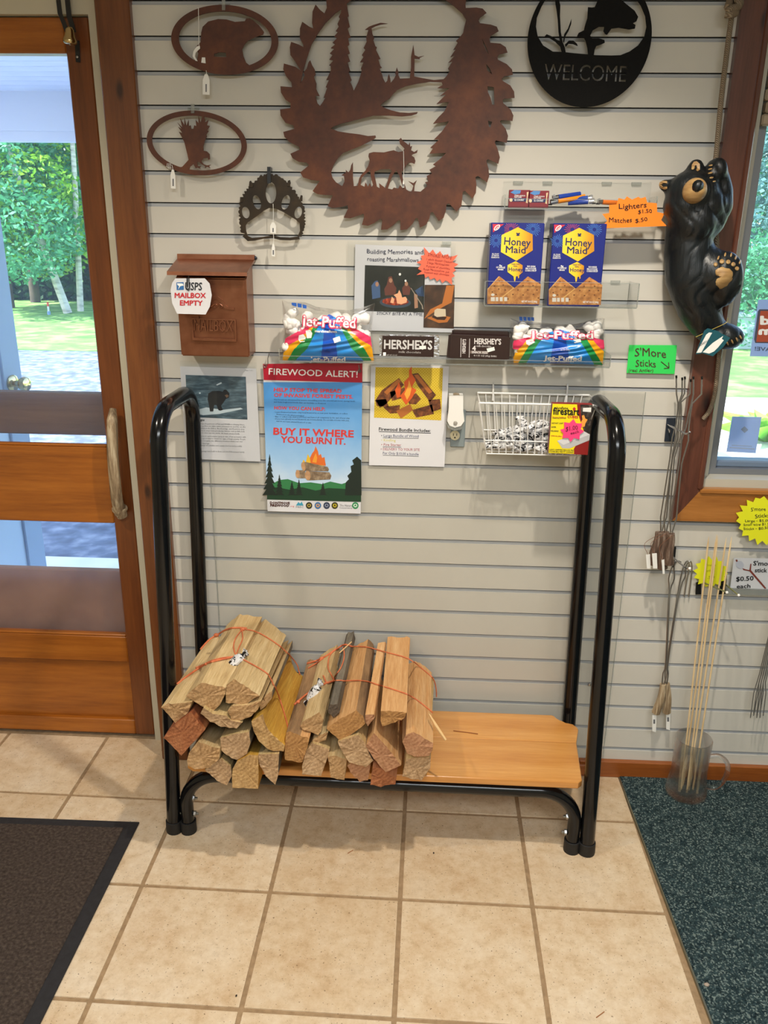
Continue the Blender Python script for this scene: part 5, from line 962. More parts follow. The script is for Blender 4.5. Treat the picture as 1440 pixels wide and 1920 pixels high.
# ------------------------------------------------------------ graham cracker boxes
zH = zm(2.6667, 900, 300)
BLUE = plain('box blue', '12207a', .35); CRK = mottled('cracker print', [(.3, '8a5428'), (.5, 'b87c40'), (.7, 'd09a58')], 70, .5); CRD = plain('cracker dot', '6a3a18', .6)
k = NT('honey gold'); tcn = k.n('ShaderNodeTexCoord'); sx = k.n('ShaderNodeSeparateXYZ'); k.l(tcn.outputs['Generated'], sx.inputs[0]); k.l(k.ramp(sx.outputs['X'], [(.1, 'f2d23c'), (.55, 'f0c028'), (.9, 'c98a1c')]), k.p.inputs['Base Color']); k.set(Roughness=.35); GOLD = k.m
FWR = plain('firework red', 'c8506a', .4); FWB = plain('firework blue', '4f8ae0', .4)
def graham(dx, dy, label, edge):
    q = lambda pts: zH([(x+dx, y+dy) for x, y in pts]); YF = -.092
    tl, tr_, br, bl = [W(*p, YF) for p in q([(55, 313), (322, 316), (297, 722), (36, 720)])]
    G = thing('graham_cracker_box', Vector(((bl.x+br.x)/2, -.06, sz2)), label, 'box', 'graham cracker boxes')
    x0_ = (tl.x+bl.x)/2; x1_ = (tr_.x+br.x)/2; zt_ = (tl.z+tr_.z)/2
    mk('carton', box(x0_, x1_, YF+.0005, -.028, sz2, zt_, .0015), BLUE, G)
    M = lambda x, y: W(x, y, YF-.0002)
    flat('cracker_print', [q([(37, 645), (95, 580), (172, 640), (240, 582), (305, 622), (297, 722), (36, 720)])], 0, CRK, G, M)
    flat('cracker_edge', [q([(95, 580), (172, 640), (110, 690), (100, 690), (165, 640)]), q([(37, 645), (95, 580), (95, 585), (38, 650)])], 0, plain('cracker edge', 'd9a860', .5), G, lambda x, y: W(x, y, YF-.0003))
    rn = random.Random(int(dx)+2)
    flat('cracker_holes', [q(ell(px_+rn.uniform(-2, 2), py_, 4.5, 3.5, n=8)) for px_, py_ in ((95, 605), (70, 630), (118, 625), (95, 645), (60, 660), (125, 650), (80, 672), (240, 605), (215, 628), (265, 628), (190, 650), (240, 650), (285, 650), (165, 672), (215, 675), (265, 672), (290, 690), (140, 695))], 0, CRD, G, lambda x, y: W(x, y, YF-.0004))
    hexp = [(192, 337), (262, 365), (268, 395), (250, 470), (180, 503), (108, 462), (105, 430), (125, 370)]
    flat('gold_badge', [q([(190, 336), (263, 372), (264, 452), (182, 504), (104, 460), (108, 375)])], 0, GOLD, G, lambda x, y: W(x, y, YF-.0004))
    text('brand_lettering', [('Honey', *q([(120, 423)])[0], *q([(252, 432)])[0], 14), ('Maid', *q([(128, 463)])[0], *q([(228, 467)])[0], 12.5)], 0, NAVY, G, lambda x, y: W(x, y, YF-.0007), bold=.012)
    flat('bee', [q(ell(190, 376, 9, 4, n=10)), q(ell(186, 368, 6, 4, .6, n=8)), q(ell(195, 368, 6, 4, -.6, n=8))], 0, NAVY, G, lambda x, y: W(x, y, YF-.0007))
    flat('honey_drop', [q([(178, 506), (213, 526), (212, 562), (196, 576), (195, 590), (191, 592), (188, 580), (180, 582), (176, 605), (171, 606), (168, 582), (138, 560), (138, 525)])], 0, GOLD, G, lambda x, y: W(x, y, YF-.0005))
    text('badge_lettering', [('Honey', *q([(143, 555)])[0], *q([(214, 557)])[0], 7), ('MADE WITH', *q([(158, 524)])[0], *q([(198, 525)])[0], 2.5), ('REAL', *q([(168, 534)])[0], *q([(188, 534)])[0], 2.5)], 0, NAVY, G, lambda x, y: W(x, y, YF-.0008), bold=.015)
    text('small_print', [(s_, *q([(x, y)])[0], *q([(x+w_, y+1)])[0], h_) for s_, x, y, w_, h_ in (('8g', 96, 531, 14, 3.2), ('OF WHOLE', 80, 541, 45, 3.2), ('GRAIN', 88, 551, 28, 3.2), ('NO HIGH', 236, 536, 40, 3.2), ('FRUCTOSE', 228, 547, 52, 3.2), ('CORN SYRUP', 226, 557, 56, 3.2), ('NET WT 14.4 OZ (408g)', 208, 712, 78, 3.5), ('ALL COLORS', 60, 472, 34, 2.4), ('OF THE FUN', 58, 481, 36, 2.4), ('CELEBRATION', 56, 490, 40, 2.4))], 0, WHITE, G, lambda x, y: W(x, y, YF-.0006), res=1, bold=.02)
    flat('nutrition_tabs', [q(rect(x, 686, x+w_, 706)) for x, w_ in ((54, 20), (78, 14), (99, 14), (121, 15))]+[q(ell(64, 674, 9, 7, n=10))], 0, plain('tab white', 'd8d2c8', .5), G, lambda x, y: W(x, y, YF-.0006))
    flat('corner_flag', [q([(63, 320), (120, 321), (65, 362)])], 0, plain('nabisco red', 'c62a44', .4), G, lambda x, y: W(x, y, YF-.0004))
    flat('corner_logo', [[q(ell(85, 338, 19, 10, -.75, n=20)), q(ell(85, 338, 14, 6, -.75, n=20))], q([(78, 344), (80, 346), (93, 334), (91, 332)])], 0, WHITE, G, lambda x, y: W(x, y, YF-.0006))
    for (cx_, cy_, rr_, mt, nn_) in ((155, 345, 42, FWR, 22), (265, 345, 38, FWB, 22), (80, 402, 36, FWB, 20)):
        rays = []
        for i in range(nn_):
            a = 2*math.pi*i/nn_; r1, r2 = rr_*.25, rr_*rn.uniform(.75, 1.05); dx_, dy_ = math.cos(a), math.sin(a)
            if cy_+r2*dy_ < 318: r2 = max(r1+1, (318-cy_)/dy_)
            rays.append(q([(cx_+r1*dx_-dy_*.5, cy_+r1*dy_+dx_*.5), (cx_+r2*dx_-dy_*1.2, cy_+r2*dy_+dx_*1.2), (cx_+r2*dx_+dy_*1.2, cy_+r2*dy_-dx_*1.2), (cx_+r1*dx_+dy_*.5, cy_+r1*dy_-dx_*.5)]))
        flat('firework_print', rays, 0, mt, G, lambda x, y: W(x, y, YF-.0002))
graham(0, 0, 'blue graham cracker box, the left one of the pair', 0); graham(307, 3, 'blue graham cracker box, the right one beside the orange sign', 1)
# ------------------------------------------------------------ marshmallow bags
BC = [plain('bag '+n, c, .25, 0, .6) for n, c in (('dark blue', '1650b8'), ('blue', '2a8ad8'), ('green', '1f8a48'), ('yellow', 'eda81c'), ('pink', 'e8416a'))]
MWM = plain('marshmallow white', 'f3f1ec', .7)
def ip(tab, v):
    if v <= tab[0][0]: return tab[0][1]
    for (a, b_), (c, d) in zip(tab, tab[1:]):
        if v <= c: return b_+(d-b_)*(v-a)/(c-a)
    return tab[-1][1]
mm = None
def bag(zq, label, L, R, T, B, xc, bands, words, nM, seed, Yb=-.058, bulge=.045, ytop=None, slope=.55):
    # L,R: (y,x) tables; T,B: (x,y) tables in zoom px
    rn = random.Random(seed); u0, u1 = L[0][1], R[0][1]
    def pos(u, v):
        xm = L[len(L)//2][1]+(R[len(R)//2][1]-L[len(L)//2][1])*u; yt, yb_ = ip(T, xm), ip(B, xm); y = yt+(yb_-yt)*v; x = ip(L, y)+(ip(R, y)-ip(L, y))*u; return x, y
    def depth(u, v):
        e = max(0, 1-abs(2*u-1)**3.2)*max(0, 1-abs(2*v-1)**3.0); return e**.6
    wr = lambda u, v: .0022*math.sin(19*u+7*math.sin(9*v))+.0018*math.sin(23*v+9*u)
    def S(u, v): x, y = pos(u, v); return W(*zq([(x, y)])[0], Yb-bulge*depth(u, v)-wr(u, v)*depth(u, v))
    NU, NV = 150, 100; V = [S(i/NU, j/NV) for j in range(NV+1) for i in range(NU+1)]; Fc = []; mi = []
    for j in range(NV):
        for i in range(NU):
            Fc.append([j*(NU+1)+i, j*(NU+1)+i+1, (j+1)*(NU+1)+i+1, (j+1)*(NU+1)+i]); x, y = pos((i+.5)/NU, (j+.5)/NV)
            kx = 0
            if y > ytop+slope*abs(x-xc) and .02 < i/NU < .98:
                dxx = abs(x-xc)
                for q_, tb in enumerate(bands):
                    if dxx < ip(tb, y): kx = q_+1; break
            mi.append(kx)
    bx = zq([(xc, B[0][1])])[0]; bp = W(*bx, Yb-bulge*.5)
    Bg = thing('marshmallow_bag', Vector((bp.x, Yb-bulge*.4, bp.z)), label, 'bag', 'marshmallow bags')
    mk('bag_front', (V, Fc), [FILM]+BC, Bg, 'all', mi)
    NU2, NV2 = 24, 16
    V2 = [W(*zq([pos(i/NU2, j/NV2)])[0], Yb+.028*depth(i/NU2, j/NV2)) for j in range(NV2+1) for i in range(NU2+1)]
    mk('bag_back', (V2, [[j*(NU2+1)+i, j*(NU2+1)+i+1, (j+1)*(NU2+1)+i+1, (j+1)*(NU2+1)+i] for j in range(NV2) for i in range(NU2)]), FILM, Bg, 'all')
    # project lettering on the bag
    SB = bvh_of((V, Fc))
    def M(off):
        def f(x, y):
            h, n_ = hit(SB, x, y)
            if h is None: return W(x, y, Yb-off)
            return h+(CAM-h).normalized()*off
        return f
    for nm, lines, mat_, off, kw in words: text(nm, lines, 0, mat_, Bg, M(off), **kw)
    global mm
    if mm is None:
        Vm, Fm = lathe([(0, -.013), (.009, -.013), (.0125, -.009), (.013, 0), (.0125, .009), (.009, .013), (0, .013)], Vector((0, 0, 0)), seg=14)
        mm = bpy.data.meshes.new('marshmallow'); mm.from_pydata(Vm, [], Fm); mm.materials.append(MWM); mm.polygons.foreach_set('use_smooth', [True]*len(mm.polygons))
    for i in range(nM):
        ring_ = i < nM*.62
        if ring_: u, v = rn.choice([(rn.uniform(.06, .94), rn.uniform(.14, .3)), (rn.uniform(.05, .16), rn.uniform(.15, .85)), (rn.uniform(.84, .95), rn.uniform(.15, .8))])
        else: u, v = rn.uniform(.1, .9), rn.uniform(.25, .85)
        x, y = pos(u, v); d_ = depth(u, v); yy = Yb+.022*d_-(bulge+.022)*d_*rn.uniform(.2, .6 if ring_ else .4)
        ob = bpy.data.objects.new('marshmallow', mm); link(ob, Bg, W(*zq([(x, y)])[0], yy)); ob.rotation_euler = (rn.uniform(0, 3), rn.uniform(0, 3), rn.uniform(0, 3))
    return Bg, M
PKT = plain('bag outline pink', 'd8305c', .35); PRC = plain('price sticker', 'e9e8e2', .5)
zq = zM
bL = [[(480, 18), (520, 22), (600, 32), (700, 42), (775, 52)], [(480, 52), (560, 62), (600, 78), (700, 130), (775, 205)], [(480, 78), (560, 88), (600, 108), (650, 150), (700, 205), (775, 250)], [(480, 90), (560, 105), (600, 130), (650, 185), (680, 240), (775, 300)], [(480, 150), (530, 165), (560, 172), (600, 255), (640, 262), (690, 270), (700, 100)]]
zJ = lambda s, x, y, x2, y2, h, z_=zq, **kw: (s, *z_([(x, y)])[0], *z_([(x2, y2)])[0], h, kw)
Bg, M_ = bag(zq, 'rainbow-printed marshmallow bag at the left end of the shelf', [(400, 90), (480, 92), (600, 100), (770, 78)], [(400, 640), (480, 628), (600, 616), (770, 640)], [(80, 402), (130, 425), (230, 428), (290, 455), (400, 470), (480, 475), (560, 455), (640, 424)], [(80, 772), (640, 772)], 368, bL, [
    ('lettering_outline', [zJ('Jet-Puffed', 196, 568, 528, 582, 19.5)], PKT, .0012, {'bold': .085}),
    ('brand_lettering', [zJ('Jet-Puffed', 202, 566, 522, 580, 19)], WHITE, .0022, {'bold': .022}),
    ('lettering', [zJ('marshmallows', 282, 604, 412, 607, 4.5), zJ('Jet-Puffed', 252, 775, 462, 776, 8.5)], WHITE, .0016, {'bold': .03}),
    ('net_weight', [zJ('NET WT', 325, 712, 362, 713, 3), zJ('12 OZ (340g)', 315, 722, 370, 723, 3)], NAVY, .0014, {'res': 1})], 44, 3, ytop=498)
flat('price_sticker', [zq([(388, 640), (428, 627), (436, 655), (398, 668)])], 0, PRC, Bg, M_(.0018)); flat('cartoon_marshmallow', [zq([(190, 622), (215, 615), (230, 635), (222, 660), (195, 662), (185, 645)]), zq([(228, 595), (255, 588), (268, 610), (262, 638), (236, 640)])], 0, WHITE, Bg, M_(.0018))
flat('nutrition_tabs', [zq(p) for p in ([(146, 430), (175, 432), (176, 455), (148, 445)], [(180, 433), (205, 438), (206, 460), (182, 456)], [(210, 440), (234, 446), (234, 466), (212, 462)])], 0, plain('tab blue', '2456a8', .4), Bg, M_(.0018))
text('small_lettering', [zJ('$2.50', 400, 655, 425, 647, 3)], 0, INK, Bg, M_(.0022), res=1)
zJ2 = lambda *a, **kw: zJ(*a, zH, **kw)
zq2 = zH
bR = [[(840, 15), (900, 30), (950, 40), (1020, 50)], [(830, 40), (880, 75), (920, 110), (960, 135), (1020, 170)], [(840, 70), (890, 130), (920, 150), (960, 175), (1020, 212)], [(850, 70), (900, 165), (930, 190), (960, 222), (1020, 245)], [(840, 100), (880, 225), (920, 235), (945, 240), (955, 100)]]
Bg, M_ = bag(zq2, 'rainbow-printed marshmallow bag at the right end of the shelf', [(780, 150), (860, 150), (940, 152), (1020, 156)], [(780, 622), (860, 625), (940, 632), (1020, 622)], [(150, 790), (200, 805), (300, 812), (400, 822), (480, 822), (560, 800), (625, 790)], [(150, 1015), (300, 1018), (400, 1018), (620, 1026)], 400, bR, [
    ('lettering_outline', [zJ2('Jet-Puffed', 246, 893, 570, 896, 14.5)], PKT, .0012, {'bold': .085}),
    ('brand_lettering', [zJ2('Jet-Puffed', 250, 891, 566, 894, 14)], WHITE, .0022, {'bold': .022}),
    ('lettering', [zJ2('Jet-Puffed', 318, 1000, 508, 1004, 8), zJ2('marshmallows', 350, 1010, 470, 1011, 2.6)], WHITE, .0016, {'bold': .04, 'shear': .1}),
    ('net_weight', [zJ2('NET WT', 410, 945, 442, 946, 2.6), zJ2('12 OZ (340g)', 404, 953, 450, 954, 2.6)], WHITE, .0014, {'res': 1})], 40, 9, ytop=848, slope=.24)
flat('price_sticker', [zq2([(466, 898), (502, 893), (506, 910), (472, 915)])], 0, PRC, Bg, M_(.0018)); flat('cartoon_marshmallow', [zq2([(230, 902), (262, 893), (274, 912), (245, 928), (232, 920)])], 0, WHITE, Bg, M_(.0018))
flat('nutrition_tabs', [zq2([(196+x, 783+x*.05), (212+x, 784+x*.05), (213+x, 805), (198+x, 803)]) for x in (0, 20, 40, 58)], 0, plain('tab blue 2', '2456a8', .4), Bg, M_(.0018))
# ------------------------------------------------------------ chocolate
CHO = plain('wrapper brown', '2a1512', .28, 0, .6); k = NT('silver foil'); v = k.co(); k.set(Base__Color=lin('c8c8cc'), Metallic=1.0, Roughness=.22); k.bump(k.noise(v, 90, 4), .8, .004); FOIL = k.m
CH1 = thing('chocolate_bar', W(762, 670, -.075), 'chocolate bar in brown wrapper with silver foil ends standing upright on the long shelf', 'chocolate bar')
mk('foil', plate([zM([(662, 620), (700, 617), (985, 622), (1015, 620), (1012, 745), (985, 752), (665, 742), (660, 680)])], -.074, .008), FOIL, CH1)
mk('wrapper', plate([zM([(680, 624), (985, 630), (980, 750), (675, 742)])], -.0765, .009), CHO, CH1)
text('brand_lettering', [("HERSHEY'S", *zM([(688, 700)])[0], *zM([(972, 705)])[0], 16)], -.0772, plain('silver print', 'd9d8d8', .3, .3), CH1, bold=.03)
text('small_lettering', [('milk chocolate', *zM([(775, 725)])[0], *zM([(905, 728)])[0], 4), ('NET WT 1.55 OZ', *zM([(705, 742)])[0], *zM([(765, 743)])[0], 2.6)], -.0772, plain('silver print 2', 'b9b4b2', .4), CH1, res=1)
flat('price_sticker', [zM([(895, 685), (935, 682), (936, 702), (897, 704)])], -.0775, PRC, CH1); flat('nutrition_tab', [zM(rect(683, 722, 700, 742))], -.0775, WHITE, CH1)
for i, (pts, Y, lab) in enumerate((([(1100, 590), (1415, 600), (1410, 700), (1095, 690)], -.05, 'chocolate multipack standing behind, only its top edge showing'), ([(1080, 618), (1420, 632), (1412, 765), (1070, 755)], -.08, 'four-pack of chocolate bars in front beside the marshmallow bag'))):
    C = thing('chocolate_multipack', W(895, 678, Y), lab, 'chocolate bar'); r_ = [(pts[0][0]-6, pts[0][1]+4)]+pts+[]
    mk('wrapper', plate([zM(pts)], Y, .014), CHO, C)
    mk('crimp', plate([zM([(pts[0][0]-12, pts[0][1]+2), (pts[0][0]+4, pts[0][1]), (pts[3][0]+4, pts[3][1]), (pts[3][0]-14, pts[3][1]-3)])], Y+.006, .0015), CHO, C); mk('crimp', plate([zM([(pts[1][0]-4, pts[1][1]), (pts[1][0]+10, pts[1][1]+3), (pts[2][0]+12, pts[2][1]-4), (pts[2][0]-4, pts[2][1])])], Y+.006, .0015), CHO, C)
    if i:
        PK = plain('pack print', 'd8d2d0', .4)
        text('brand_lettering', [("HERSHEY'S", *zM([(1218, 672)])[0], *zM([(1376, 676)])[0], 10), ('4', *zM([(1206, 712)])[0], *zM([(1228, 712)])[0], 9)], Y-.0006, PK, C, bold=.03)
        text('side_lettering', [("HERSHEY'S", *zM([(1166, 728)])[0], *zM([(1170, 645)])[0], 6)], Y-.0006, PK, C, bold=.03)
        text('small_lettering', [('milk chocolate', *zM([(1232, 690)])[0], *zM([(1318, 693)])[0], 4), ('4-1.55 OZ (43g) BARS', *zM([(1215, 745)])[0], *zM([(1350, 750)])[0], 3)], Y-.0006, PK, C, res=1)
        flat('banner', [zM([(1195, 712), (1300, 716), (1300, 732), (1195, 728)])], Y-.0006, plain('banner brown', '7a6a62', .4), C); text('banner_lettering', [('SNACK SIZE', *zM([(1204, 727)])[0], *zM([(1296, 730)])[0], 4)], Y-.001, PK, C, bold=.03)
        flat('panel_line', [zM([(1140, 640), (1143, 640), (1140, 750), (1137, 750)]), zM([(1190, 642), (1193, 642), (1190, 752), (1187, 752)])], Y-.0006, PK, C); flat('price_sticker', [zM([(1290, 700), (1335, 690), (1340, 710), (1298, 722)])], Y-.0012, PRC, C)
# ------------------------------------------------------------ matches and lighters
MRED = plain('match box red', '7c1626', .4)
for i, dx in enumerate((0, 97)):
    q = lambda pts: zH([(x+dx, y+dx*.04) for x, y in pts]); Y = -.058
    a, b_ = W(*q([(143, 220)])[0], Y), W(*q([(252 if not i else 250, 150)])[0], Y)
    MB_ = thing('matchbox', Vector(((a.x+b_.x)/2, Y, sz3)), ['dark red matchbox at the tray corner, the left of two', 'dark red matchbox next to the lighters, the right of two'][i], 'matchbox', 'matchboxes')
    mk('box', box(a.x, b_.x, Y, Y+.016, sz3+.0005, b_.z, .0008), MRED, MB_)
    M = lambda x, y: W(x, y, Y-.0004)
    flat('blue_band', [q([(146, 190), (236, 190), (236, 208), (146, 208)])], 0, NAVY, MB_, M); flat('logo', [q([(152, 162), (172, 150), (205, 152), (200, 168), (175, 172)])], 0, plain('match logo', '4f86c4', .4), MB_, M)
    text('lettering', [('STRIKE ON BOX', *q([(172, 181)])[0], *q([(226, 182)])[0], 2.4), ('MATCHES', *q([(172, 189)])[0], *q([(208, 189)])[0], 2.4), ('32 COUNT', *q([(172, 204)])[0], *q([(220, 205)])[0], 3.6)], 0, WHITE, MB_, lambda x, y: W(x, y, Y-.0008), res=1, bold=.02)
    flat('match_print', [q([(229, 214), (233, 214), (243, 160), (239, 158)]), q([(234, 216), (238, 216), (238, 162), (234, 160)]), q(ell(155, 200, 8, 9, n=12))], 0, plain('match stick', 'dcc8a0', .5), MB_, lambda x, y: W(x, y, Y-.0009))
def lighter(a, b_, col, label, r=.0062):
    A = W(*zH([a])[0], -.06); B = W(*zH([b_])[0], -.05); L = thing('lighter', (A+B)/2, label, 'lighter', 'pocket lighters'); d = (B-A)
    d.z = max(d.z, -.02); B = A+d
    mk('body', tube([A+d*.22, A+d*.98, B], [r, r, r*.9], 12), plain('lighter '+label.split()[0]+str(int(a[0])), col, .25), L, True)
    mk('head', tube([A, A+d*.2], r*.95, 10), CHROME, L); mk('wheel', tube([A+d*.05+Vector((0, -.004, .004)), A+d*.05+Vector((0, .004, .004))], .004, 10), STEEL, L); mk('thumb_lever', box(A.x-.004, A.x+.004, A.y-.004, A.y+.004, A.z-r*1.1, A.z-r*.5), BLACK, L)
lighter((362, 190), (502, 170), '1f3f9c', 'blue lighter lying at the back beside the matchboxes')
lighter((352, 212), (525, 183), 'e88a14', 'orange lighter lying on top of the blue ones')
lighter((570, 206), (440, 214), '1f3f9c', 'blue lighter lying low in front with its metal head to the right')
lighter((560, 190), (468, 196), '24489c', 'dark blue lighter half hidden behind the orange one')
lighter((590, 208), (690, 216), 'e0762a', 'orange lighter half covered by the orange price sign')
OS = thing('lighter_sign', W(1190, 428, -.09), 'orange starburst price sign for lighters and matches', 'sign')
ob_ = [(600, 342), (637, 304), (612, 270), (646, 265), (646, 224), (682, 222), (693, 190), (722, 198), (735, 182), (760, 198), (792, 184), (804, 192), (828, 184), (836, 212), (884, 216), (886, 260), (922, 268), (906, 300), (934, 330), (760, 336)]
mk('card', plate([zH(ob_)], -.086, .0007), plain('orange card', 'fb8410', .5), OS)
text('handwriting', [('Lighters', *zH([(694, 246)])[0], *zH([(834, 238)])[0], 9.5), ('$1.50', *zH([(790, 268)])[0], *zH([(860, 264)])[0], 7), ('Matches', *zH([(644, 312)])[0], *zH([(760, 312)])[0], 8.5), ('$.50', *zH([(776, 312)])[0], *zH([(838, 306)])[0], 7)], -.0868, BLACK, OS, shear=.08)
# ------------------------------------------------------------ wire basket with fire starters
zK = zm(4.645, 880, 720)
BK = thing('wire_basket', W(1000, 852, -.08), 'white wire basket hung on the slat wall', 'basket')
WWM = plain('white coated wire', 'e4e3e0', .35)
yF, yBk = -.155, -.014
rf0, rf1 = W(*zK([(92, 140)])[0], yF), W(*zK([(1125, 172)])[0], yF); rb0, rb1 = W(*zK([(70, 95)])[0], yBk), W(*zK([(1030, 118)])[0], yBk)
zr = (rf0.z+rf1.z+rb0.z+rb1.z)/4; xr0 = (rf0.x+rb0.x)/2; xr1 = (rf1.x+rb1.x)/2+.004
bf0, bf1 = W(*zK([(152, 600)])[0], yF+.03), W(*zK([(945, 628)])[0], yF+.03)
zb1 = (bf0.z+bf1.z)/2; xb0, xb1 = bf0.x, bf1.x+.008; yf2 = yF+.028
mk('rim', tube([(rf0.x, yF, zr), (rf1.x, yF, zr), (rb1.x+.004, yBk, zr), (rb0.x, yBk, zr), (rf0.x, yF, zr)], .0028, 8), WWM, BK)
mk('bottom_rim', tube([(xb0, yf2, zb1), (xb1, yf2, zb1), (xb1, yBk, zb1), (xb0, yBk, zb1), (xb0, yf2, zb1)], .0018, 8), WWM, BK)
zmid = zb1+(zr-zb1)*.27; fm = .27
lerp = lambda a, b_, t: a+(b_-a)*t
mk('mid_rail', tube([(lerp(xb0, xr0, fm), lerp(yf2, yF, fm)-.001, zmid), (lerp(xb1, xr1, fm), lerp(yf2, yF, fm)-.001, zmid), (lerp(xb1, xr1, fm), yBk, zmid), (lerp(xb0, xr0, fm), yBk, zmid), (lerp(xb0, xr0, fm), lerp(yf2, yF, fm)-.001, zmid)], .0018, 6), WWM, BK)
for i in range(13):
    t = (i+.75)/13.3; xt = lerp(xr0, xr1, t*.97+.02); xq_ = lerp(xb0, xb1, t)
    mk('wire', tube([(lerp(rf0.x, rf1.x-.02, t*.97+.02), yF, zr), (xq_, yf2, zb1), (xq_, yBk, zb1), (lerp(rb0.x, rb1.x, t*.97+.02), yBk, zr)], .0014, 6), WWM, BK)
for q in (.25, .5, .75):
    y = lerp(yF, yBk, q); mk('wire', tube([(xr0, y, zr), (xb0, lerp(yf2, yBk, q), zb1), (xb1, lerp(yf2, yBk, q), zb1), (xr1, y, zr)], .0014, 6), WWM, BK)
for x in (925, 1064):
    p = W(x, 724, -.012); mk('hanger', tube([(p.x, .006, p.z+.004), (p.x, -.01, p.z+.003), (p.x, yBk-.002, p.z-.005), (p.x, yBk-.002, zr-.02)], .0022, 7), WWM, BK)
wm = []
for i in range(5):
    V, Fc = starter_vf(20+i, .032, .0105); me = bpy.data.meshes.new('fire_starter'); me.from_pydata(V, [], Fc); me.materials.append(WRAP); wm.append(me)
rn = random.Random(12)
kept = []
for i in range(66):
  for att in range(30):
    f_ = rn.random(); hump = .018+.034*math.exp(-((f_-.42)/.26)**2)+.02*math.exp(-((f_-.75)/.2)**2)
    lay = rn.random(); z = zb1+.010+hump*lay*1.15
    x = lerp(xb0+.03, xb1-.03, f_); y = lerp(yf2+.022, yBk-.022, rn.random()**1.3)
    if all((Vector((x, y, z))-q).length > .0235-.0003*att for q in kept): break
  kept.append(Vector((x, y, z)))
  if True:
    ob = bpy.data.objects.new('wrapped_fire_starter', wm[i % 5]); link(ob, None, (x, y, z)); ob.rotation_euler = (rn.uniform(-.5, .5), rn.uniform(-.6, .6), rn.uniform(0, 3.14))
    tag(ob, 'small white wrapped fire starter with black print heaped in the wire basket', 'fire starter', 'fire starters in the wire basket')
# fire starter carton
FS = thing('fire_starter_box', W(1068, 852, -.18), 'yellow and red fire starter carton with pink price star on the basket', 'box')
YC = -.188; cp_ = [(725, 172), (1076, 182), (1030, 618), (690, 600)]
mk('carton', plate([zK(cp_)], YC, .024), plain('carton red', '8a1a18', .4), FS)
flat('yellow_panel', [zK([(725, 172), (938, 178), (945, 250), (960, 300), (1000, 420), (910, 565), (912, 608), (690, 600)])], YC-.0004, plain('carton yellow', 'f2dc14', .4), FS)
flat('picture', [zK([(965, 180), (1076, 182), (1050, 440), (1000, 410), (975, 300)])], YC-.0006, mottled('charcoal print', [(.3, '0e0b0a'), (.5, '2a211c'), (.72, '75685c')], 70, .5), FS)
flat('flame_print', [zK([(975, 380), (968, 340), (985, 310), (980, 275), (1000, 270), (1010, 300), (1030, 310), (1010, 345), (1005, 370)])], YC-.0008, plain('carton flame', 'f0a040', .5), FS)
flat('block_print', [zK([(765, 495), (1000, 412), (1050, 440), (1045, 490), (870, 562), (810, 560)])], YC-.0008, plain('block grey', 'b9b8ba', .5), FS); flat('block_print', [zK([(765, 495), (1000, 412), (1050, 440), (820, 530)])], YC-.001, plain('block light', 'd3d2d4', .5), FS)
text('brand_lettering', [('firestart', *zK([(728, 265)])[0], *zK([(958, 272)])[0], 13)], YC-.001, BLACK, FS, bold=.028)
text('small_brand', [('duraflame', *zK([(755, 220)])[0], *zK([(860, 222)])[0], 5)], YC-.001, plain('maker brown', '3a2010', .5), FS, bold=.02)
text('red_lettering', [('CUBES', *zK([(853, 296)])[0], *zK([(948, 299)])[0], 4.5), ('Fire Logs, Campfires &', *zK([(724, 292)])[0], *zK([(842, 296)])[0], 2), ('CHARCOAL GRILLS', *zK([(710, 455)])[0], *zK([(805, 460)])[0], 2)], YC-.001, RED, FS, bold=.03, res=1)
text('panel_lettering', [('CHARCOALS & WOOD', *zK([(722, 302)])[0], *zK([(840, 304)])[0], 2), ('INSTANT LIGHT', *zK([(718, 347)])[0], *zK([(820, 349)])[0], 2.6), ('SAFER', *zK([(714, 381)])[0], *zK([(756, 382)])[0], 2.6), ('RELIABLE', *zK([(710, 414)])[0], *zK([(776, 416)])[0], 2.6), ('LIGHT CAMPFIRE INDOOR FIRE', *zK([(698, 576)])[0], *zK([(908, 584)])[0], 2.4), ('STOVES BBQ FIRE PIT CHIMNEY', *zK([(695, 592)])[0], *zK([(908, 601)])[0], 2.4)], YC-.001, INK, FS, bold=.02, res=1)
flat('flame_logo', [zK([(905, 230), (900, 212), (915, 200), (928, 215), (922, 230)])], YC-.001, RED, FS); flat('price_sticker', [zK([(990, 208), (1062, 205), (1060, 245), (988, 240)])], YC-.001, PRC, FS)
pk = [(790, 400), (828, 388), (825, 332), (872, 340), (908, 305), (930, 342), (982, 345), (970, 392), (1000, 412), (962, 440), (960, 482), (912, 470), (882, 505), (862, 470), (808, 470), (820, 432)]
st = mk('price_star', plate([zK(pk)], YC-.004, .0007), plain('hot pink card', 'f9407e', .5), FS)
text('handwriting', [('$1.00', *zK([(838, 410)])[0], *zK([(945, 400)])[0], 8), ('each', *zK([(880, 438)])[0], *zK([(955, 428)])[0], 5)], YC-.0046, plain('pen maroon', '6a1030', .6), st, shear=.12)
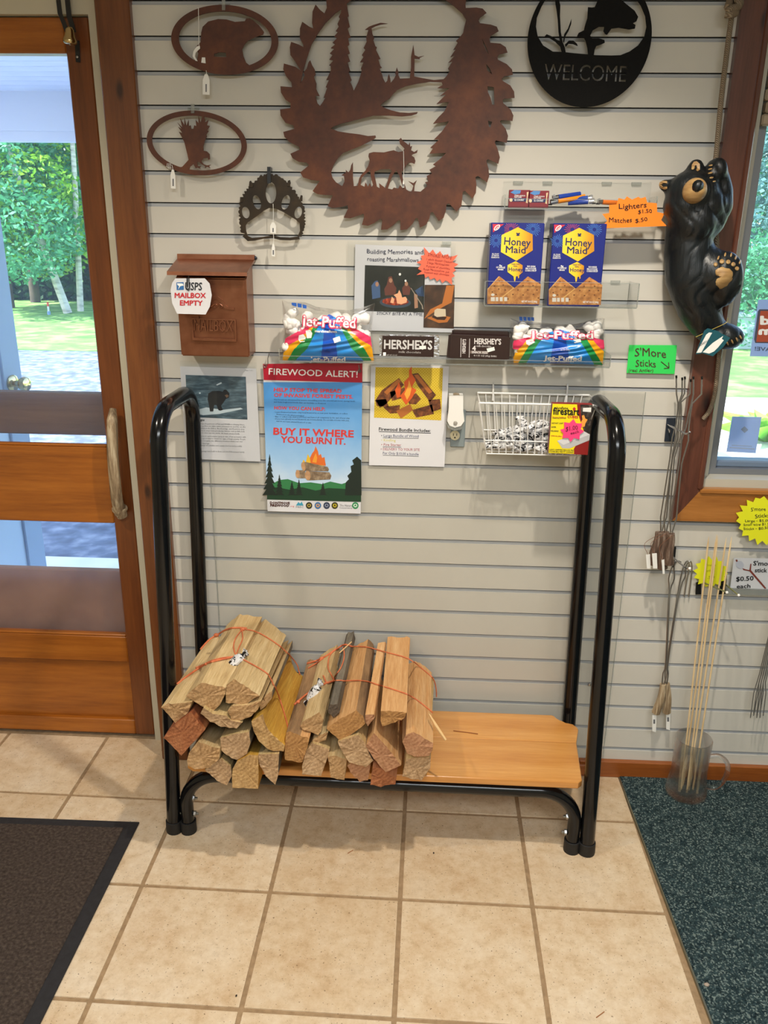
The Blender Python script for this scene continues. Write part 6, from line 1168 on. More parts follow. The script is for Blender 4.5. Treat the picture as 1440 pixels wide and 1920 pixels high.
# ------------------------------------------------------------ outlet and night light
OU = thing('wall_outlet', W(857, 838, -.004), 'grey wall outlet plate with one socket showing', 'outlet')
a, b_ = W(844, 838, -.006), W(874, 769, -.006); mk('plate', box(a.x, b_.x, -.007, .001, a.z, b_.z, .002), plain('outlet grey', '7f8a8c', .4), OU)
oc_ = W(853, 816, -.008); mk('socket', lathe([(.0135, 0), (.0135, -.003), (0, -.0035)], oc_, Vector((0, 1, 0)), 20), plain('socket ivory', 'cfc5a4', .4), OU)
for i, dx in enumerate((-.0045, .0045)): mk('slot', box(oc_.x+dx-.0008, oc_.x+dx+.0008, oc_.y-.0042, oc_.y-.003, oc_.z-.001, oc_.z+.006), BLACK, OU)
mk('slot', lathe([(.0022, -.003), (.0022, -.0042), (0, -.0042)], oc_+Vector((0, 0, -.006)), Vector((0, 1, 0)), 10), BLACK, OU)
NL = thing('night_light', W(854, 805, -.02), 'white plug-in night light on the outlet', 'night light')
nm_ = [(486, 218), (556, 218), (556, 290), (562, 345), (545, 370), (515, 378), (488, 368), (476, 345), (484, 290)]
mk('body', plate([zF_(nm_)], -.045, .036), plain('white plastic', 'e9e7e2', .3), NL); cc = W(*zF_([(517, 356)])[0], -.046)
mk('sensor', lathe([(.0058, 0), (.005, -.002), (0, -.003)], cc, Vector((0, 1, 0)), 14), plain('sensor', '9a958c', .3), NL); mk('cap', plate([zF_([(488, 222), (520, 212), (554, 220), (520, 226)])], -.04, .028), plain('cap tan', '9c8a70', .5), NL)
mk('diffuser', plate([zF_([(472, 355), (480, 380), (515, 395), (548, 385), (560, 355), (545, 375), (515, 382), (488, 372)])], -.046, .02), CLEAREDGE, NL)
# ------------------------------------------------------------ carved bear hanging on a rope
def vox(vf, size, smooth=6):
    me = bpy.data.meshes.new('tmp'); me.from_pydata(vf[0], [], vf[1]); ob = bpy.data.objects.new('tmp', me); COL.objects.link(ob)
    md = ob.modifiers.new('r', 'REMESH'); md.mode = 'VOXEL'; md.voxel_size = size
    sm = ob.modifiers.new('s', 'SMOOTH'); sm.factor = .5; sm.iterations = smooth
    bpy.context.view_layer.update(); ev = bpy.data.meshes.new_from_object(ob.evaluated_get(bpy.context.evaluated_depsgraph_get()))
    out = [v.co.copy() for v in ev.vertices], [list(p.vertices) for p in ev.polygons]
    bpy.data.objects.remove(ob); return out
def R1(px, py, Y, rpx): return (W(px+rpx, py, Y)-W(px, py, Y)).length
def cap(pts, seg=16):          # chain of spheres: (px,py,Y,r px)
    out = []
    for i, (x, y, Y, r) in enumerate(pts):
        out.append(blob(W(x, y, Y), R1(x, y, Y, r), R1(x, y, Y, r), R1(x, y, Y, r), seg, 12))
        if i:
            x0, y0, Y0, r0 = pts[i-1]
            for t in (.2, .4, .6, .8):
                xx, yy, YY, rr = x0+(x-x0)*t, y0+(y-y0)*t, Y0+(Y-Y0)*t, r0+(r-r0)*t; q = R1(xx, yy, YY, rr); out.append(blob(W(xx, yy, YY), q, q, q, seg, 12))
    return out
def eb(px, py, Y, rx, ry, d, tilt=0):
    c = W(px, py, Y); return blob(c, R1(px, py, Y, rx), d, R1(px, py, Y, ry), 18, 12, 0, Matrix.Rotation(tilt, 3, 'Y'))
shapes = cap([(1290, 425, -.085, 42), (1292, 470, -.085, 46), (1296, 515, -.085, 49), (1304, 552, -.082, 44)])
shapes += cap([(1308, 572, -.08, 40), (1322, 602, -.078, 33), (1338, 625, -.078, 26)])
shapes += [eb(1358, 630, -.085, 38, 25, .04, .15)]
shapes += cap([(1318, 505, -.095, 44), (1345, 512, -.11, 42)])
shapes += [eb(1365, 518, -.13, 29, 47, .028, -.18), eb(1358, 528, -.115, 30, 48, .03, -.1)]
shapes += [eb(1298, 362, -.1, 50, 42, .06), eb(1284, 385, -.098, 40, 40, .058), eb(1318, 385, -.095, 44, 38, .055), eb(1300, 415, -.1, 44, 46, .06)]
shapes += cap([(1305, 312, -.095, 14), (1303, 322, -.095, 18)])+cap([(1246, 347, -.09, 11), (1256, 350, -.09, 13)])
shapes += cap([(1325, 415, -.09, 34), (1346, 385, -.088, 28), (1352, 360, -.086, 22), (1348, 335, -.09, 20), (1342, 318, -.095, 20)])
shapes += [eb(1345, 318, -.1, 19, 22, .03, -.15), eb(1360, 372, -.085, 13, 26, .026)]
bvf = vox(join(*shapes), .0055, 5)
# carved fur grooves as real relief
bv2 = []
for p in bvf[0]:
    g = math.sin(p.x*165+5*math.sin(p.z*22)+2*math.sin(p.z*60)); bv2.append(p+Vector((0, .0034*max(0, g)**4, 0)))
k = NT('painted carved bear'); v = k.co((1, 1, 1)); f = k.noise(k.co((70, 70, 14)), 1.0, 4, .6, .6); k.l(k.ramp(k.noise(v, 8, 3), [(.3, '05090d'), (.7, '0a141a')]), k.p.inputs['Base Color']); k.set(Roughness=.42, Coat__Weight=.1, Coat__Roughness=.3); k.bump(f, .5, .004); BEARM = k.m
base_ = W(1360, 655, -.08)
CB = thing('carved_bear', base_, 'black carved wooden bear hanging from a rope beside the window', 'figurine')
mk('body', (bv2, bvf[1]), BEARM, CB, 'all')
BB = bvh_of((bv2, bvf[1]))
TAN = mottled('bare wood tan', [(.3, '8a6a40'), (.5, 'a58252'), (.7, 'b89a68')], 20, .45, stretch=(1, 1, 5), bump=.2)
def onbear(name, loops, mat, lift=.0015, label=None, puff=0):
    # loops in zoom px; drape polygon over the bear as a thin raised inlay
    P = loops; c = (sum(p[0] for p in P)/len(P), sum(p[1] for p in P)/len(P)); V = []; Fc = []; rings = 5; n = len(P)
    def S(x, y, l):
        h, nn = hit(BB, x, y)
        if h is None: h = W(x, y, -.09)
        return h+(CAM-h).normalized()*l
    for k_ in range(rings):
        t = 1-k_/rings
        for x, y in P: V.append(S(c[0]+(x-c[0])*t, c[1]+(y-c[1])*t, lift+puff*math.sqrt(max(0, 1-t*t)) if k_ else -.002))
    V.append(S(c[0], c[1], lift+puff))
    for k_ in range(rings-1):
        for i in range(n): Fc.append([k_*n+i, k_*n+(i+1) % n, (k_+1)*n+(i+1) % n, (k_+1)*n+i])
    for i in range(n): Fc.append([(rings-1)*n+i, (rings-1)*n+(i+1) % n, rings*n])
    return mk(name, (V, Fc), mat, CB, 'all', label=label)
zb_a = zm(7.579, 1220, 280); zb_b = zm(7.579, 1220, 440)
mzc = W(*zb_a([(625, 590)])[0], -.155)
mz = mk('muzzle', blob(mzc, R1(1302, 358, -.155, 22), .032, R1(1302, 358, -.155, 23.5), 22, 14, 0, Matrix.Rotation(.35, 3, 'Y')), TAN, CB, 'all', label='tan wooden muzzle')
nc = W(*zb_a([(672, 520)])[0], -.185); mk('nose', blob(nc, .0135, .01, .0135, 4, 6, 0, Matrix.Rotation(.3, 3, 'Y')), BEARM, mz, 'all')
for pts in ([(575, 285), (580, 220), (610, 175), (650, 170), (695, 210), (695, 290), (665, 312), (642, 300), (655, 260), (645, 225), (622, 235), (615, 275), (600, 290)], [(230, 450), (170, 445), (125, 465), (112, 510), (135, 555), (200, 570), (230, 560), (230, 530), (175, 535), (150, 510), (175, 482), (230, 485)]):
    V, Fc = plate([zb_a(pts)], 0, 0, lambda x, y: ((hit(BB, x, y)[0] or W(x, y, -.1))+Vector((0, -.0025, 0)))); mk('ear_inlay', (V, Fc), TAN, CB)
for pts in (ell(852, 228, 34, 13, -.25, n=12), ell(845, 280, 36, 13, -.25, n=12), ell(848, 335, 38, 14, -.2, n=12), ell(866, 402, 34, 14, -.15, n=12), ell(905, 455, 27, 12, -.2, n=12)): onbear('claw', zb_a(pts), TAN, .001, puff=.002)
for pts in ([(915, 490), (960, 462), (1050, 455), (1130, 470), (1185, 520), (1190, 570), (1165, 650), (1100, 735), (1020, 775), (960, 770), (920, 730), (912, 680), (930, 630), (975, 610), (975, 580), (920, 575), (910, 530)],): onbear('paw_pad', zb_b(pts), TAN, .0015, puff=.002)
for x, y, r in ((923, 425, 33), (1012, 382, 38), (1103, 388, 37), (1176, 422, 36), (1228, 482, 33)): onbear('toe_pad', zb_b(ell(x, y, r, r, n=14)), TAN, .001, puff=.004)
for x, y, t in ((962, 330, .35), (1058, 283, .25), (1144, 288, .2), (1211, 328, .3), (1270, 390, .35)): onbear('claw', zb_b(ell(x, y, 15, 36, t, n=12)), TAN, .001, puff=.003)
for x, y, t in ((1090, 1545, -.5), (1160, 1522, -.4), (1226, 1490, -.4), (1280, 1458, -.4)): onbear('claw', zb_b(ell(x, y, 14, 36, t, n=12)), TAN, .001, puff=.003)
TEAL = plain('tag teal', '12505c', .4)
for i, (p1, p2) in enumerate((([(760, 1365), (810, 1330), (960, 1370), (1000, 1400), (720, 1690), (640, 1700)], [(790, 1420), (830, 1390), (900, 1395), (950, 1425), (870, 1480), (810, 1600), (720, 1675), (650, 1680)]), ([(900, 1350), (1130, 1465), (1030, 1600), (885, 1728), (720, 1680)], [(1030, 1440), (1010, 1480), (1040, 1500), (960, 1600), (900, 1660), (830, 1690), (740, 1670), (880, 1540)]))):
    Y = -.145+.004*i*-1; t = mk('hang_tag', plate([zb_b(p1)], Y, .0006), TEAL, CB); mk('tag_label', plate([zb_b(p2)], Y-.0006, .0003), TAGW, t)
text('tag_lettering', [('BEARFOOTS', *zb_b([(690, 1590)])[0], *zb_b([(880, 1490)])[0], 4)], -.147, plain('tag ink', '2a3a48', .5), CB, res=1)
mk('tag_cord', tube(smooth_path([W(*zb_b([p])[0], -.14) for p in ((640, 1455), (760, 1400), (900, 1335), (1075, 1250), (1095, 1180))], 4), .0007, 5), plain('gold cord', 'b8a24a', .3, .6), CB)
k = NT('tan rope'); v = k.co((1, 1, 1)); wv = k.n('ShaderNodeTexWave', _bands_direction='DIAGONAL', Scale=130.0); k.l(v, wv.inputs['Vector']); k.l(k.ramp(wv.outputs['Fac'], [(.2, '7d6c58'), (.8, 'a3917a')]), k.p.inputs['Base Color']); k.set(Roughness=.85); k.bump(wv.outputs['Fac'], .8, .003); ROPE = k.m
RP = thing('hanging_rope', W(1372, 20, -.04), 'tan rope with a knot at the top carrying the carved bear', 'rope')
mk('rope', tube(smooth_path([W(1382, -80, -.03), W(1374, 10, -.035), W(1364, 90, -.04), W(1352, 190, -.045), W(1343, 290, -.05), W(1338, 330, -.06), W(1345, 480, -.045), W(1352, 620, -.04)], 8), .0062, 10), ROPE, RP, True)
mk('rope_tail', tube(smooth_path([W(1352, 620, -.03), W(1346, 690, -.03), W(1340, 740, -.03), W(1330, 770, -.03), W(1318, 786, -.03)], 6), .0058, 10), ROPE, RP, True)
mk('knot', join(tube(smooth_path([W(1362, 22, -.05), W(1372, 16, -.056), W(1384, 12, -.05), W(1388, 4, -.04), W(1378, -4, -.03), W(1368, 4, -.04), W(1364, 14, -.052)], 6), .008, 10), tube([W(1361, 26, -.05), W(1370, 27, -.055), W(1379, 24, -.045)], .009, 10), tube(smooth_path([W(1376, 20, -.045), W(1386, 10, -.05), W(1380, -6, -.05), W(1372, -20, -.04)], 5), .0075, 10)), ROPE, RP, True)
# ------------------------------------------------------------ green sign
GS = thing('smore_sticks_sign', W(1222, 702, -.01), 'bright green handwritten sign for s\'more sticks with an arrow', 'sign')
mk('card', plate([zH([(746, 925), (985, 926), (972, 1070), (733, 1065)])], -.012, .0007), plain('green card', '2fd45a', .55), GS); PEN = plain('brown pen', '4a2a20', .6)
text('handwriting', [("S'More", *zH([(772, 982)])[0], *zH([(930, 986)])[0], 15), ('Sticks', *zH([(776, 1034)])[0], *zH([(878, 1036)])[0], 12.5), ('(real Antler)', *zH([(742, 1060)])[0], *zH([(866, 1060)])[0], 6)], -.0128, PEN, GS, shear=.05)
mk('arrow', join(*[tube([W(*zH([a])[0], -.0125), W(*zH([b_])[0], -.0125)], .0012, 5) for a, b_ in (((905, 1008), (945, 1040)), ((920, 1042), (945, 1040)), ((943, 1012), (945, 1040)))]), PEN, GS)
# ------------------------------------------------------------ hooks and roasting forks
zR3 = zm(3.841, 1100, 650); zR4 = zm(4.174, 1100, 1100)
def px3(p, Y): return W(*zR3([p])[0], Y)
def px4(p, Y): return W(*zR4([p])[0], Y)
HK = thing('display_hook', W(1262, 812, -.01), 'chrome display hook holding the three large antler forks', 'hook')
mk('back_plate', plate([zR3([(578, 515), (642, 515), (635, 685), (560, 683)])], -.008, .003), plain('hook plate', '3c4350', .35, .6), HK)
mk('arm', tube(smooth_path([px3((585, 560), -.01), px3((620, 580), -.05), px3((680, 610), -.09), px3((715, 628), -.12), px3((735, 622), -.13), px3((745, 610), -.13)], 5), .0025, 8), CHROME, HK, True)
mk('ring_arm', tube(smooth_path([px3((590, 590), -.012), px3((600, 620), -.02), px3((598, 600), -.03)], 4), .0018, 6), CHROME, HK)
def fork(name, label, hand, shaft, yoke, tips, Y, group, tipcap=True, hmat=None, wr=.0019, hr=(.0115, .013), tags=(), gaps=()):
    T = thing(name, W(*hand[1], Y), label, 'roasting fork', group)
    path = [W(*p, Y) for p in shaft]
    for s_ in (-1, 1):
        pts = []
        for i, p in enumerate(path):
            g = gaps[i] if i < len(gaps) else .0018; pts.append(p+Vector((s_*g, 0, 0)))
        tip = tips[0 if s_ < 0 else 1]; yk = W(*yoke, Y)
        mid = W(yoke[0]+(tip[0]-yoke[0])*.95, yoke[1]+(tip[1]-yoke[1])*.35, Y)
        pts += [yk+Vector((s_*.0012, 0, 0)), mid, W(*tip, Y)]
        mk('wire', tube(pts, wr, 7), STEEL, T, True)
        if tipcap: mk('rubber_tip', tube([W(*tip, Y), W(tip[0]+.3, tip[1]+5, Y)], .0026, 8), BLACK, T)
    a, b_ = W(*hand[0], Y), W(*hand[1], Y); n = 8; hp = [a.lerp(b_, i/n)+Vector((.002*math.sin(i*.9), 0, 0)) for i in range(n+1)]
    h = mk('antler_handle', tube(hp, [hr[0]+(hr[1]-hr[0])*i/n for i in range(n+1)], 12, prof=lambda i, q: 1+.07*math.sin(4*q+i*.5)), hmat or ANTB, T, True)
    for (tx, ty, tw, th_) in tags:
        mk('tag_loop', tube(smooth_path([a+Vector((0, -.012, 0)), W(tx-6, (ty+hand[0][1])/2, Y-.014), W(tx, ty, Y-.016)], 5), .0006, 5), plain('leather cord', '7a4a34', .7), T); mk('price_tag', plate([[(tx-tw/2, ty), (tx+tw/2, ty-1), (tx+tw/2+1, ty+th_), (tx-tw/2+2, ty+th_)]], Y-.0165, .0005), TAGW, T)
    return T
k = NT('brown antler'); v = k.co((40, 40, 5)); f = k.noise(v, 3, 6, .65); k.l(k.ramp(f, [(.3, '3c2c24'), (.5, '6a5446'), (.68, 'a8988a')]), k.p.inputs['Base Color']); k.set(Roughness=.55); k.bump(f, .6, .004); ANTB = k.m
Gf = 'antler-handled roasting forks'
fork('roasting_fork', 'antler-handled roasting fork, leftmost of the three on the upper hook', ((1236, 998), (1223, 1058)), [(1240, 995), (1244, 970), (1258, 860), (1266, 820), (1270, 795), (1272, 770)], (1272, 756), ((1268, 704), (1279, 708)), -.06, Gf, tags=((1215, 1040, 8, 26),), gaps=(.002, .008, .003, .0075, .003, .002))
fork('roasting_fork', 'antler-handled roasting fork in the middle of the upper hook', ((1247, 998), (1241, 1066)), [(1248, 995), (1250, 975), (1262, 860), (1271, 820), (1274, 795), (1276, 770)], (1276, 754), ((1284, 706), (1295, 711)), -.085, Gf, tags=((1227, 1038, 9, 28),), gaps=(.002, .007, .003, .006, .003, .002))
fork('roasting_fork', 'antler-handled roasting fork, rightmost of the three with widespread tines', ((1258, 1001), (1254, 1058)), [(1259, 998), (1262, 972), (1276, 870), (1284, 826), (1288, 805), (1293, 775)], (1297, 757), ((1300, 706), (1316, 706)), -.105, Gf, tags=((1243, 1050, 5, 26),), gaps=(.002, .009, .003, .009, .004, .002), hr=(.0105, .012))
HK2 = thing('display_hook', W(1262, 1060, -.01), 'chrome display hook holding two hanging antler forks', 'hook')
mk('back_plate', plate([zR3([(622, 1442), (645, 1444), (630, 1590), (610, 1590)])], -.008, .003), BLACK, HK2)
mk('arm', tube(smooth_path([px3((615, 1505), -.01), px3((640, 1535), -.05), px3((680, 1565), -.09), px3((715, 1595), -.12), px3((742, 1597), -.13)], 5), .0025, 8), CHROME, HK2, True); mk('arm_ball', blob(px3((742, 1597), -.131), .004, .004, .004, 10, 8), WHITE, HK2)
def fork2(label, hand, pts, Y, tags):
    T = thing('roasting_fork', W(*hand[1], Y), label, 'roasting fork', Gf)
    for s_ in (-1, 1):
        pp = [px(q) for px, q in ()] if False else [W(x, y, Y+(.02 if i > 3 else 0))+Vector((s_*g, 0, 0)) for i, (x, y, g) in enumerate(pts)]
        mk('wire', tube(smooth_path(pp, 3), .0019, 7), STEEL, T, True)
    a, b_ = W(*hand[0], Y), W(*hand[1], Y); n = 8; hp = [a.lerp(b_, i/n)+Vector((.003*math.sin(i*.5), 0, 0)) for i in range(n+1)]
    mk('antler_handle', tube(hp, [.0095+.0025*i/n for i in range(n+1)], 12, prof=lambda i, q: 1+.07*math.sin(4*q+i*.5)), ANT, T, True)
    mk('price_tag', plate([[(tags[0]-4, tags[1]), (tags[0]+4, tags[1]), (tags[0]+3, tags[1]+32), (tags[0]-4, tags[1]+30)]], Y-.004, .0005), TAGW, T); mk('tag_mark', plate([rect(tags[0]-2, tags[1]+8, tags[0]+1.5, tags[1]+16)], Y-.0046, 0), GREYP, T)
fork2('short antler fork hanging lowest, its brown handle above the mug', ((1243, 1283), (1231, 1337)), [(1243, 1283, .003), (1247, 1262, .006), (1249, 1245, .002), (1253, 1150, .0015), (1256, 1105, .002), (1259, 1085, .008), (1262, 1062, .003), (1268, 1052, .003), (1275, 1054, .003)], -.045, (1227, 1341))
fork2('short antler fork with pale handle behind the brown one', ((1250, 1282), (1251, 1336)), [(1249, 1283, .002), (1250, 1262, .005), (1251, 1245, .002), (1264, 1160, .0015), (1275, 1100, .003), (1281, 1080, .006), (1284, 1062, .003), (1291, 1052, .004), (1295, 1062, .004), (1291, 1090, .006), (1287, 1119, .0065)], -.03, (1253, 1337))
# ------------------------------------------------------------ glass mug, sticks, starbursts, price holder
mc = Vector((.872, -.088, .0065)); topm = W(1303, 1383, -.088)
mh = topm.z-mc.z; mt_ = Vector((topm.x-mc.x, 0, 0)); mr = (W(1334, 1388, -.088)-W(1267, 1380, -.088)).length/2
GLS = NT('clear glass'); GLS.set(Base__Color=(1, 1, 1, 1), Roughness=.0, IOR=1.45); GLS.p.inputs['Transmission Weight'].default_value = 1
_t = GLS.n('ShaderNodeBsdfTransparent'); _m = GLS.n('ShaderNodeMixShader', Fac=.5); GLS.l(GLS.p.outputs[0], _m.inputs[1]); GLS.l(_t.outputs[0], _m.inputs[2]); GLS.l(_m.outputs[0], GLS.o.inputs[0]); GLS = GLS.m
MG = thing('glass_mug', mc, 'clear glass mug on the carpet holding bamboo sticks', 'mug')
pr = [(0, .0), (mr*.9, 0), (mr*1.12, .004), (mr*1.16, .02), (mr*1.04, .05), (mr*.97, .09), (mr, mh-.003), (mr-.0015, mh), (mr-.0035, mh-.002), (mr*.97-.004, .09), (mr*1.0-.005, .05), (mr*.9, .022), (mr*.5, .017), (0, .016)]
V, Fc = lathe(pr, Vector((0, 0, 0)), seg=40)
V = [p*1 for p in V]; V = [Vector((p.x*(1+.02*math.cos(8*math.atan2(p.y, p.x))*(1 if p.z < .06 else 0)), p.y*(1+.02*math.cos(8*math.atan2(p.y, p.x))*(1 if p.z < .06 else 0)), p.z))+mc for p in V]
mk('bowl', (V, Fc), GLS, MG, 'all')
mk('handle', tube(smooth_path([mc+Vector((mr*.95, 0, mh*.68)), mc+Vector((mr*1.55, -.004, mh*.7)), mc+Vector((mr*2.05, -.006, mh*.55)), mc+Vector((mr*2.0, -.006, mh*.3)), mc+Vector((mr*1.6, -.004, mh*.14)), mc+Vector((mr*1.05, 0, mh*.13))], 6), [.0075]*31, 12), GLS, MG, 'all')
BAM = mottled('bamboo', [(.3, 'c8a878'), (.7, 'e6cfa4')], 12, .6, stretch=(10, 10, 1))
for i, (t, b_, lab) in enumerate((((1329, 1006), (1284, 1470), 'leftmost bamboo skewer standing in the mug'), ((1344, 1002), (1288, 1472), 'bamboo skewer second from left in the mug, the tallest'), ((1346, 1004), (1292, 1470), 'bamboo skewer just behind the tallest one'), ((1362, 1008), (1294, 1466), 'bamboo skewer fourth from left with the reddish mark'), ((1372, 1006), (1299, 1464), 'rightmost bamboo skewer leaning in the mug'))):
    A = Vector((mc.x-.018+i*.009, -.088+.008*((i % 2)*2-1), .0245)); B = W(*t, -.05-.008*(i % 3)); p9 = A.lerp(B, .965)
    tag(mk('bamboo_skewer', tube([A, A.lerp(B, .5), p9, B], [.0027, .0027, .0026, .0004], 8), BAM), lab, 'skewer', 'bamboo skewers in the mug')
YEL = plain('yellow card', 'e6e81e', .55)
YS = thing('price_starburst', W(1333, 1100, -.03), 'small yellow starburst behind the bamboo sticks', 'sign')
mk('card', plate([burst(1333, 1073, 33, 30, 14, .8, .1, 3)], -.028, .0007), YEL, YS); text('handwriting', [("S'more", 1322, 1062, 1342, 1061, 4), ('stick', 1325, 1072, 1341, 1071, 4), ('.50', 1326, 1085, 1340, 1084, 5)], -.0288, plain('faint pen', 'b0ac20', .6), YS)
YS2 = thing('price_starburst', W(1427, 1020, -.03), 'large yellow starburst price list under the window', 'sign')
mk('card', plate([burst(1431, 975, 52, 46, 19, .84, .12, 5)], -.03, .0007), YEL, YS2); PN = plain('pen grey', '3a3a20', .6)
text('handwriting', [("S'more", 1408, 959, 1436, 957, 6.5), ('Sticks', 1416, 972, 1443, 969, 7), ('Large - $5.00', 1397, 979, 1443, 978, 4.5), ('Small wire $1.50', 1394, 986, 1446, 985, 4.5), ('Sticks - $0.50', 1394, 994, 1442, 992, 4.5)], -.0308, PN, YS2)
HK3 = thing('display_hook', W(1330, 1100, -.01), 'black-based wire hook bracket behind the bamboo sticks', 'hook')
mk('back_plate', plate([zR3([(790, 1700), (825, 1695), (825, 1785), (785, 1785)])], -.008, .003), BLACK, HK3); mk('back_plate', plate([zR3([(950, 1650), (1010, 1645), (1000, 1780), (945, 1785)])], -.008, .003), BLACK, HK3)
for a, b_ in (((825, 1692), (1010, 1770)), ((985, 1700), (1095, 1790))):
    mk('arm', tube([px3(a, -.012), px3(((a[0]+b_[0])/2, (a[1]+b_[1])/2), -.07), px3(b_, -.12)], .0022, 7), plain('olive wire', '8a8f6a', .4, .5), HK3, True); mk('arm_ball', blob(px3(b_, -.12), .004, .004, .004, 10, 8), WHITE, HK3)
PH = thing('price_holder', W(1405, 1108, -.02), 'clear acrylic price holder reading s\'more stick fifty cents', 'sign')
mk('holder', plate([[(1371, 1036), (1475, 1038), (1475, 1118), (1363, 1113)]], -.024, .002), CLEAR, PH); mk('holder_foot', plate([[(1363, 1104), (1475, 1108), (1475, 1118), (1362, 1114)]], -.03, .02), CLEAREDGE, PH); mk('card', plate([[(1376, 1046), (1472, 1048), (1472, 1106), (1369, 1103)]], -.021, .0006), PAPER, PH)
text('lettering', [("S'more", 1412, 1060, 1452, 1061, 8), ('stick', 1415, 1073, 1438, 1073, 7.5), ('$0.50', 1380, 1090, 1413, 1088, 8), ('each', 1381, 1103, 1407, 1102, 7)], -.0222, BLACK, PH, bold=.02, shear=.08)
BR_ = plain('stick brown', '7c3428', .5)
flat('twig_print', [[(1379, 1050), (1382, 1049), (1384, 1053), (1381, 1054)], [(1392, 1065), (1396, 1067), (1405, 1069), (1407, 1057), (1409, 1057), (1408, 1069), (1437, 1103), (1434, 1104), (1405, 1071), (1394, 1069)]], -.0222, BR_, PH)
flat('marshmallow_print', [ell(1387, 1059, 8, 7, .6, n=12)], -.0222, plain('print grey', 'b8bcc8', .6), PH)
for i in range(4):
    x = 1432+i*4; Y = -.05-.012*(i % 3)
    T = thing('wire_fork', W(1420, 1345, Y), ['thin wire fork at the right edge, tines leftmost', 'thin wire fork at the right edge, second from left', 'thin wire fork at the right edge, third from left', 'thin wire fork hanging nearest the picture edge'][i], 'roasting fork', 'plain wire forks at the right edge')
    for s_ in (-1, 1):
        mk('wire', tube([W(1462+i*2, 1105, Y), W(1445+i*2+s_, 1180, Y), W(1425+i*4+s_*1.5, 1265, Y), W(1421+i*4+s_*2, 1280, Y), W(1417+i*5+s_*4, 1300, Y), W(1410+i*6+s_*3, 1338+4*((i+s_) % 3), Y)], .0014, 6), STEEL, T)
# ------------------------------------------------------------ window posters and blind
zX = zm(5.336, 1300, 340); YG = .095
SG = thing('window_sign', W(1430, 668, YG), 'sign stuck on the window, seen from behind with orange logo', 'sign')
k = NT('backlit paper'); tl = k.n('ShaderNodeBsdfTranslucent', Color=lin('b9cdea')); df = k.n('ShaderNodeBsdfDiffuse', Color=lin('b9cdea')); mx = k.n('ShaderNodeMixShader', Fac=.5); k.l(df.outputs[0], mx.inputs[1]); k.l(tl.outputs[0], mx.inputs[2]); k.l(mx.outputs[0], k.o.inputs[0]); BLP = k.m
k = NT('backlit orange'); tl = k.n('ShaderNodeBsdfTranslucent', Color=lin('e8785c')); df = k.n('ShaderNodeBsdfDiffuse', Color=lin('e8785c')); mx = k.n('ShaderNodeMixShader', Fac=.5); k.l(df.outputs[0], mx.inputs[1]); k.l(tl.outputs[0], mx.inputs[2]); k.l(mx.outputs[0], k.o.inputs[0]); BLO = k.m
mk('sheet', plate([[(1422, 562), (1530, 562), (1510, 670), (1406, 668)]], YG, .0006), BLP, SG)
flat('logo_border', [[(1424, 580), (1520, 580), (1508, 645), (1416, 643), (1414, 636), (1421, 584)]], YG-.0004, plain('logo dark', '4a4a5c', .6), SG); flat('logo_field', [[(1426, 583), (1518, 583), (1506, 642), (1418, 641)]], YG-.0008, BLO, SG)
text('logo_lettering', [('good', 1425, 608, 1505, 609, 15), ('sam', 1422, 627, 1480, 628, 14)], YG-.0014, WHITE, SG, bold=.05, mirror=True)
text('lettering', [('SAVE!', 1415, 657, 1452, 659, 7)], YG-.0012, plain('sign grey', '55607a', .6), SG, bold=.02, mirror=True)
WP = thing('window_flyer', W(1395, 850, YG), 'grey-blue flyer taped low on the window', 'paper')
mk('sheet', plate([[(1373, 781), (1428, 782), (1417, 850), (1362, 847)]], YG, .0006), BLP, WP); flat('diamond_print', [[(1396, 799), (1403, 806), (1396, 812), (1389, 805)]], YG-.0004, plain('flyer faint', '8a9cb8', .6), WP)
flat('text_print', [[(1368, 838), (1415, 841), (1415, 843), (1368, 840)], [(1372, 834), (1410, 836), (1410, 837.5), (1372, 835.5)]], YG-.0004, plain('flyer faint 2', '98a8c0', .6), WP)
BLD = thing('window_blind', (1.4, .03, 2.0), 'beige folded blind at the top of the window', 'blind', kind=None)
zbl = W(1430, 236, .03).z; xbl = W(1426, 230, .03).x
BLM = mottled('blind beige', [(.3, 'a8957c'), (.7, 'bca98e')], 6, .6)
for i in range(6): mk('pleat', box(xbl+.004*(i % 2), 2.0, .022-.004*(i % 2), .045, zbl+i*.028, zbl+i*.028+.026, .004), BLM, BLD)
mk('headrail', box(xbl, 2.0, .02, .05, zbl+.168, 2.49), BLM, BLD)
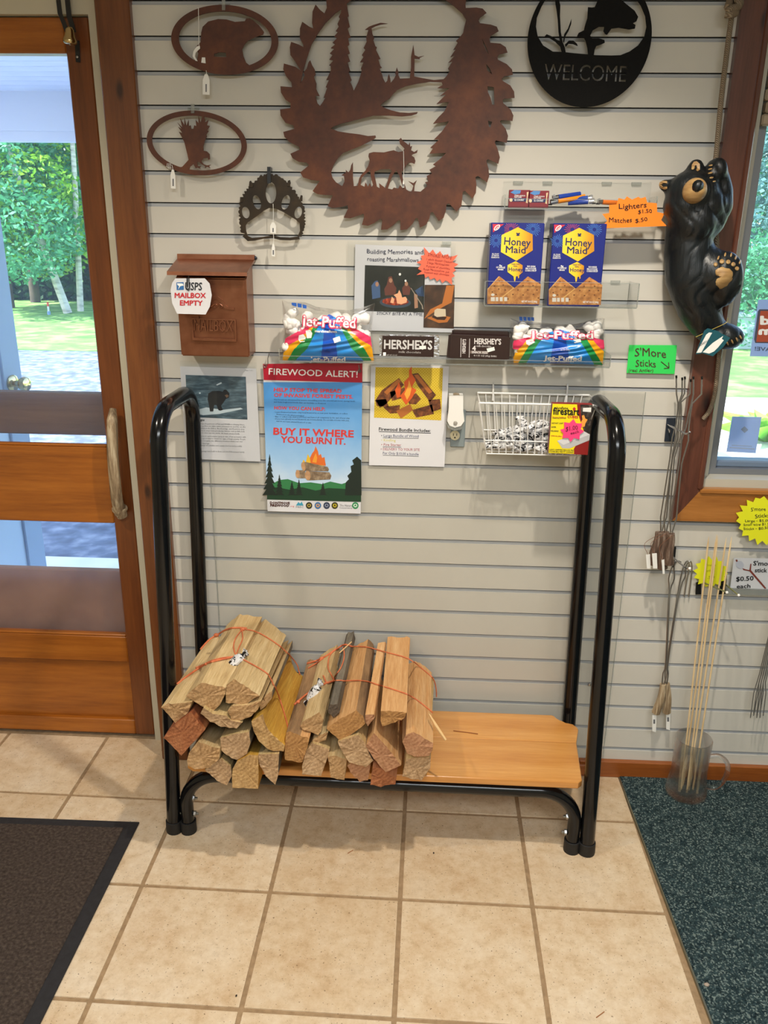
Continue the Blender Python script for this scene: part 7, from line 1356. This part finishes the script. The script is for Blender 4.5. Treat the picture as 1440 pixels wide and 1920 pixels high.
# ------------------------------------------------------------ shop bell on its strap
BE = thing('door_bell', W(131, 78, .06), 'brass bell on a black leather strap at the top of the door', 'bell')
LEA = plain('black leather', '15130f', .5)
def strap(pts, w_, Y, y2=None): return join(*[plate([[(pts[i][0]-w_/2, pts[i][1]), (pts[i][0]+w_/2, pts[i][1]), (pts[i+1][0]+w_/2, pts[i+1][1]), (pts[i+1][0]-w_/2, pts[i+1][1])]], Y, .003) for i in range(len(pts)-1)])
mk('strap', strap([(108, -40), (109, 0), (112, 25), (120, 45), (126, 62)], 8, .062), LEA, BE); mk('strap', strap([(124, -40), (126, 0), (129, 30), (134, 45), (138, 60)], 9, .066), LEA, BE)
bc = W(131, 52, .055); mk('bell_cup', lathe([(0, .003), (.007, .001), (.0105, -.005), (.0115, -.013), (.014, -.021), (.0175, -.028), (.0172, -.033), (.013, -.037), (.006, -.038), (0, -.036)], bc, Vector((.12, 0, 1)), 22), BRASS, BE, 'all')
mk('clapper', blob(bc+Vector((-.003, 0, -.035)), .004, .004, .004, 10, 8), BRASS, BE, 'all')
pl = mk('mount_plate', plate([[(140, 76), (148, 76), (150, 117), (142, 116)]], .096, .004), LEA, BE); p = W(145, 107, .094); mk('rivet', lathe([(.0035, 0), (.003, -.0015), (0, -.002)], p, Vector((0, 1, 0)), 10), CHROME, pl, True)
# ------------------------------------------------------------ small litter on the floor
p = F(1325, 1848, .006); tag(mk('pebble', blob(p+Vector((0, 0, .003)), .006, .005, .0035, 10, 7, .12), plain('pebble tan', 'a8988a', .8)), 'small tan pebble lying on the dark carpet', 'pebble')
for (x, y, lab) in ((443, 1868, 'dark crumb on the tile nearest the left, by the mat'), (813, 1600, 'dark crumb on the tile in front of the shelf')):
    p = F(x, y); tag(mk('floor_crumb', blob(p+Vector((0, 0, .0015)), .002, .0035, .0018, 7, 5, .2), plain('crumb', '2a2018', .8)), lab, 'crumb')
for (x, y, x2, y2, lab) in ((652, 1600, 662, 1594, 'reddish wood splinter on the tiles under the bundles'), (1118, 1908, 1133, 1897, 'thin wood splinter on the tiles near the carpet')):
    a, b_ = F(x, y, .001), F(x2, y2, .001); tag(mk('wood_splinter', tube([a, b_], .001, 5), plain('splinter brown', '9a6238', .8)), lab, 'splinter')
a, b_ = F(850, 1370, SZ+.0015), F(896, 1376, SZ+.0015); tag(mk('wood_splinter', tube([a, b_], .0012, 5), plain('splinter red', '8a4a20', .8)), 'reddish splinter lying on the pine shelf', 'splinter')
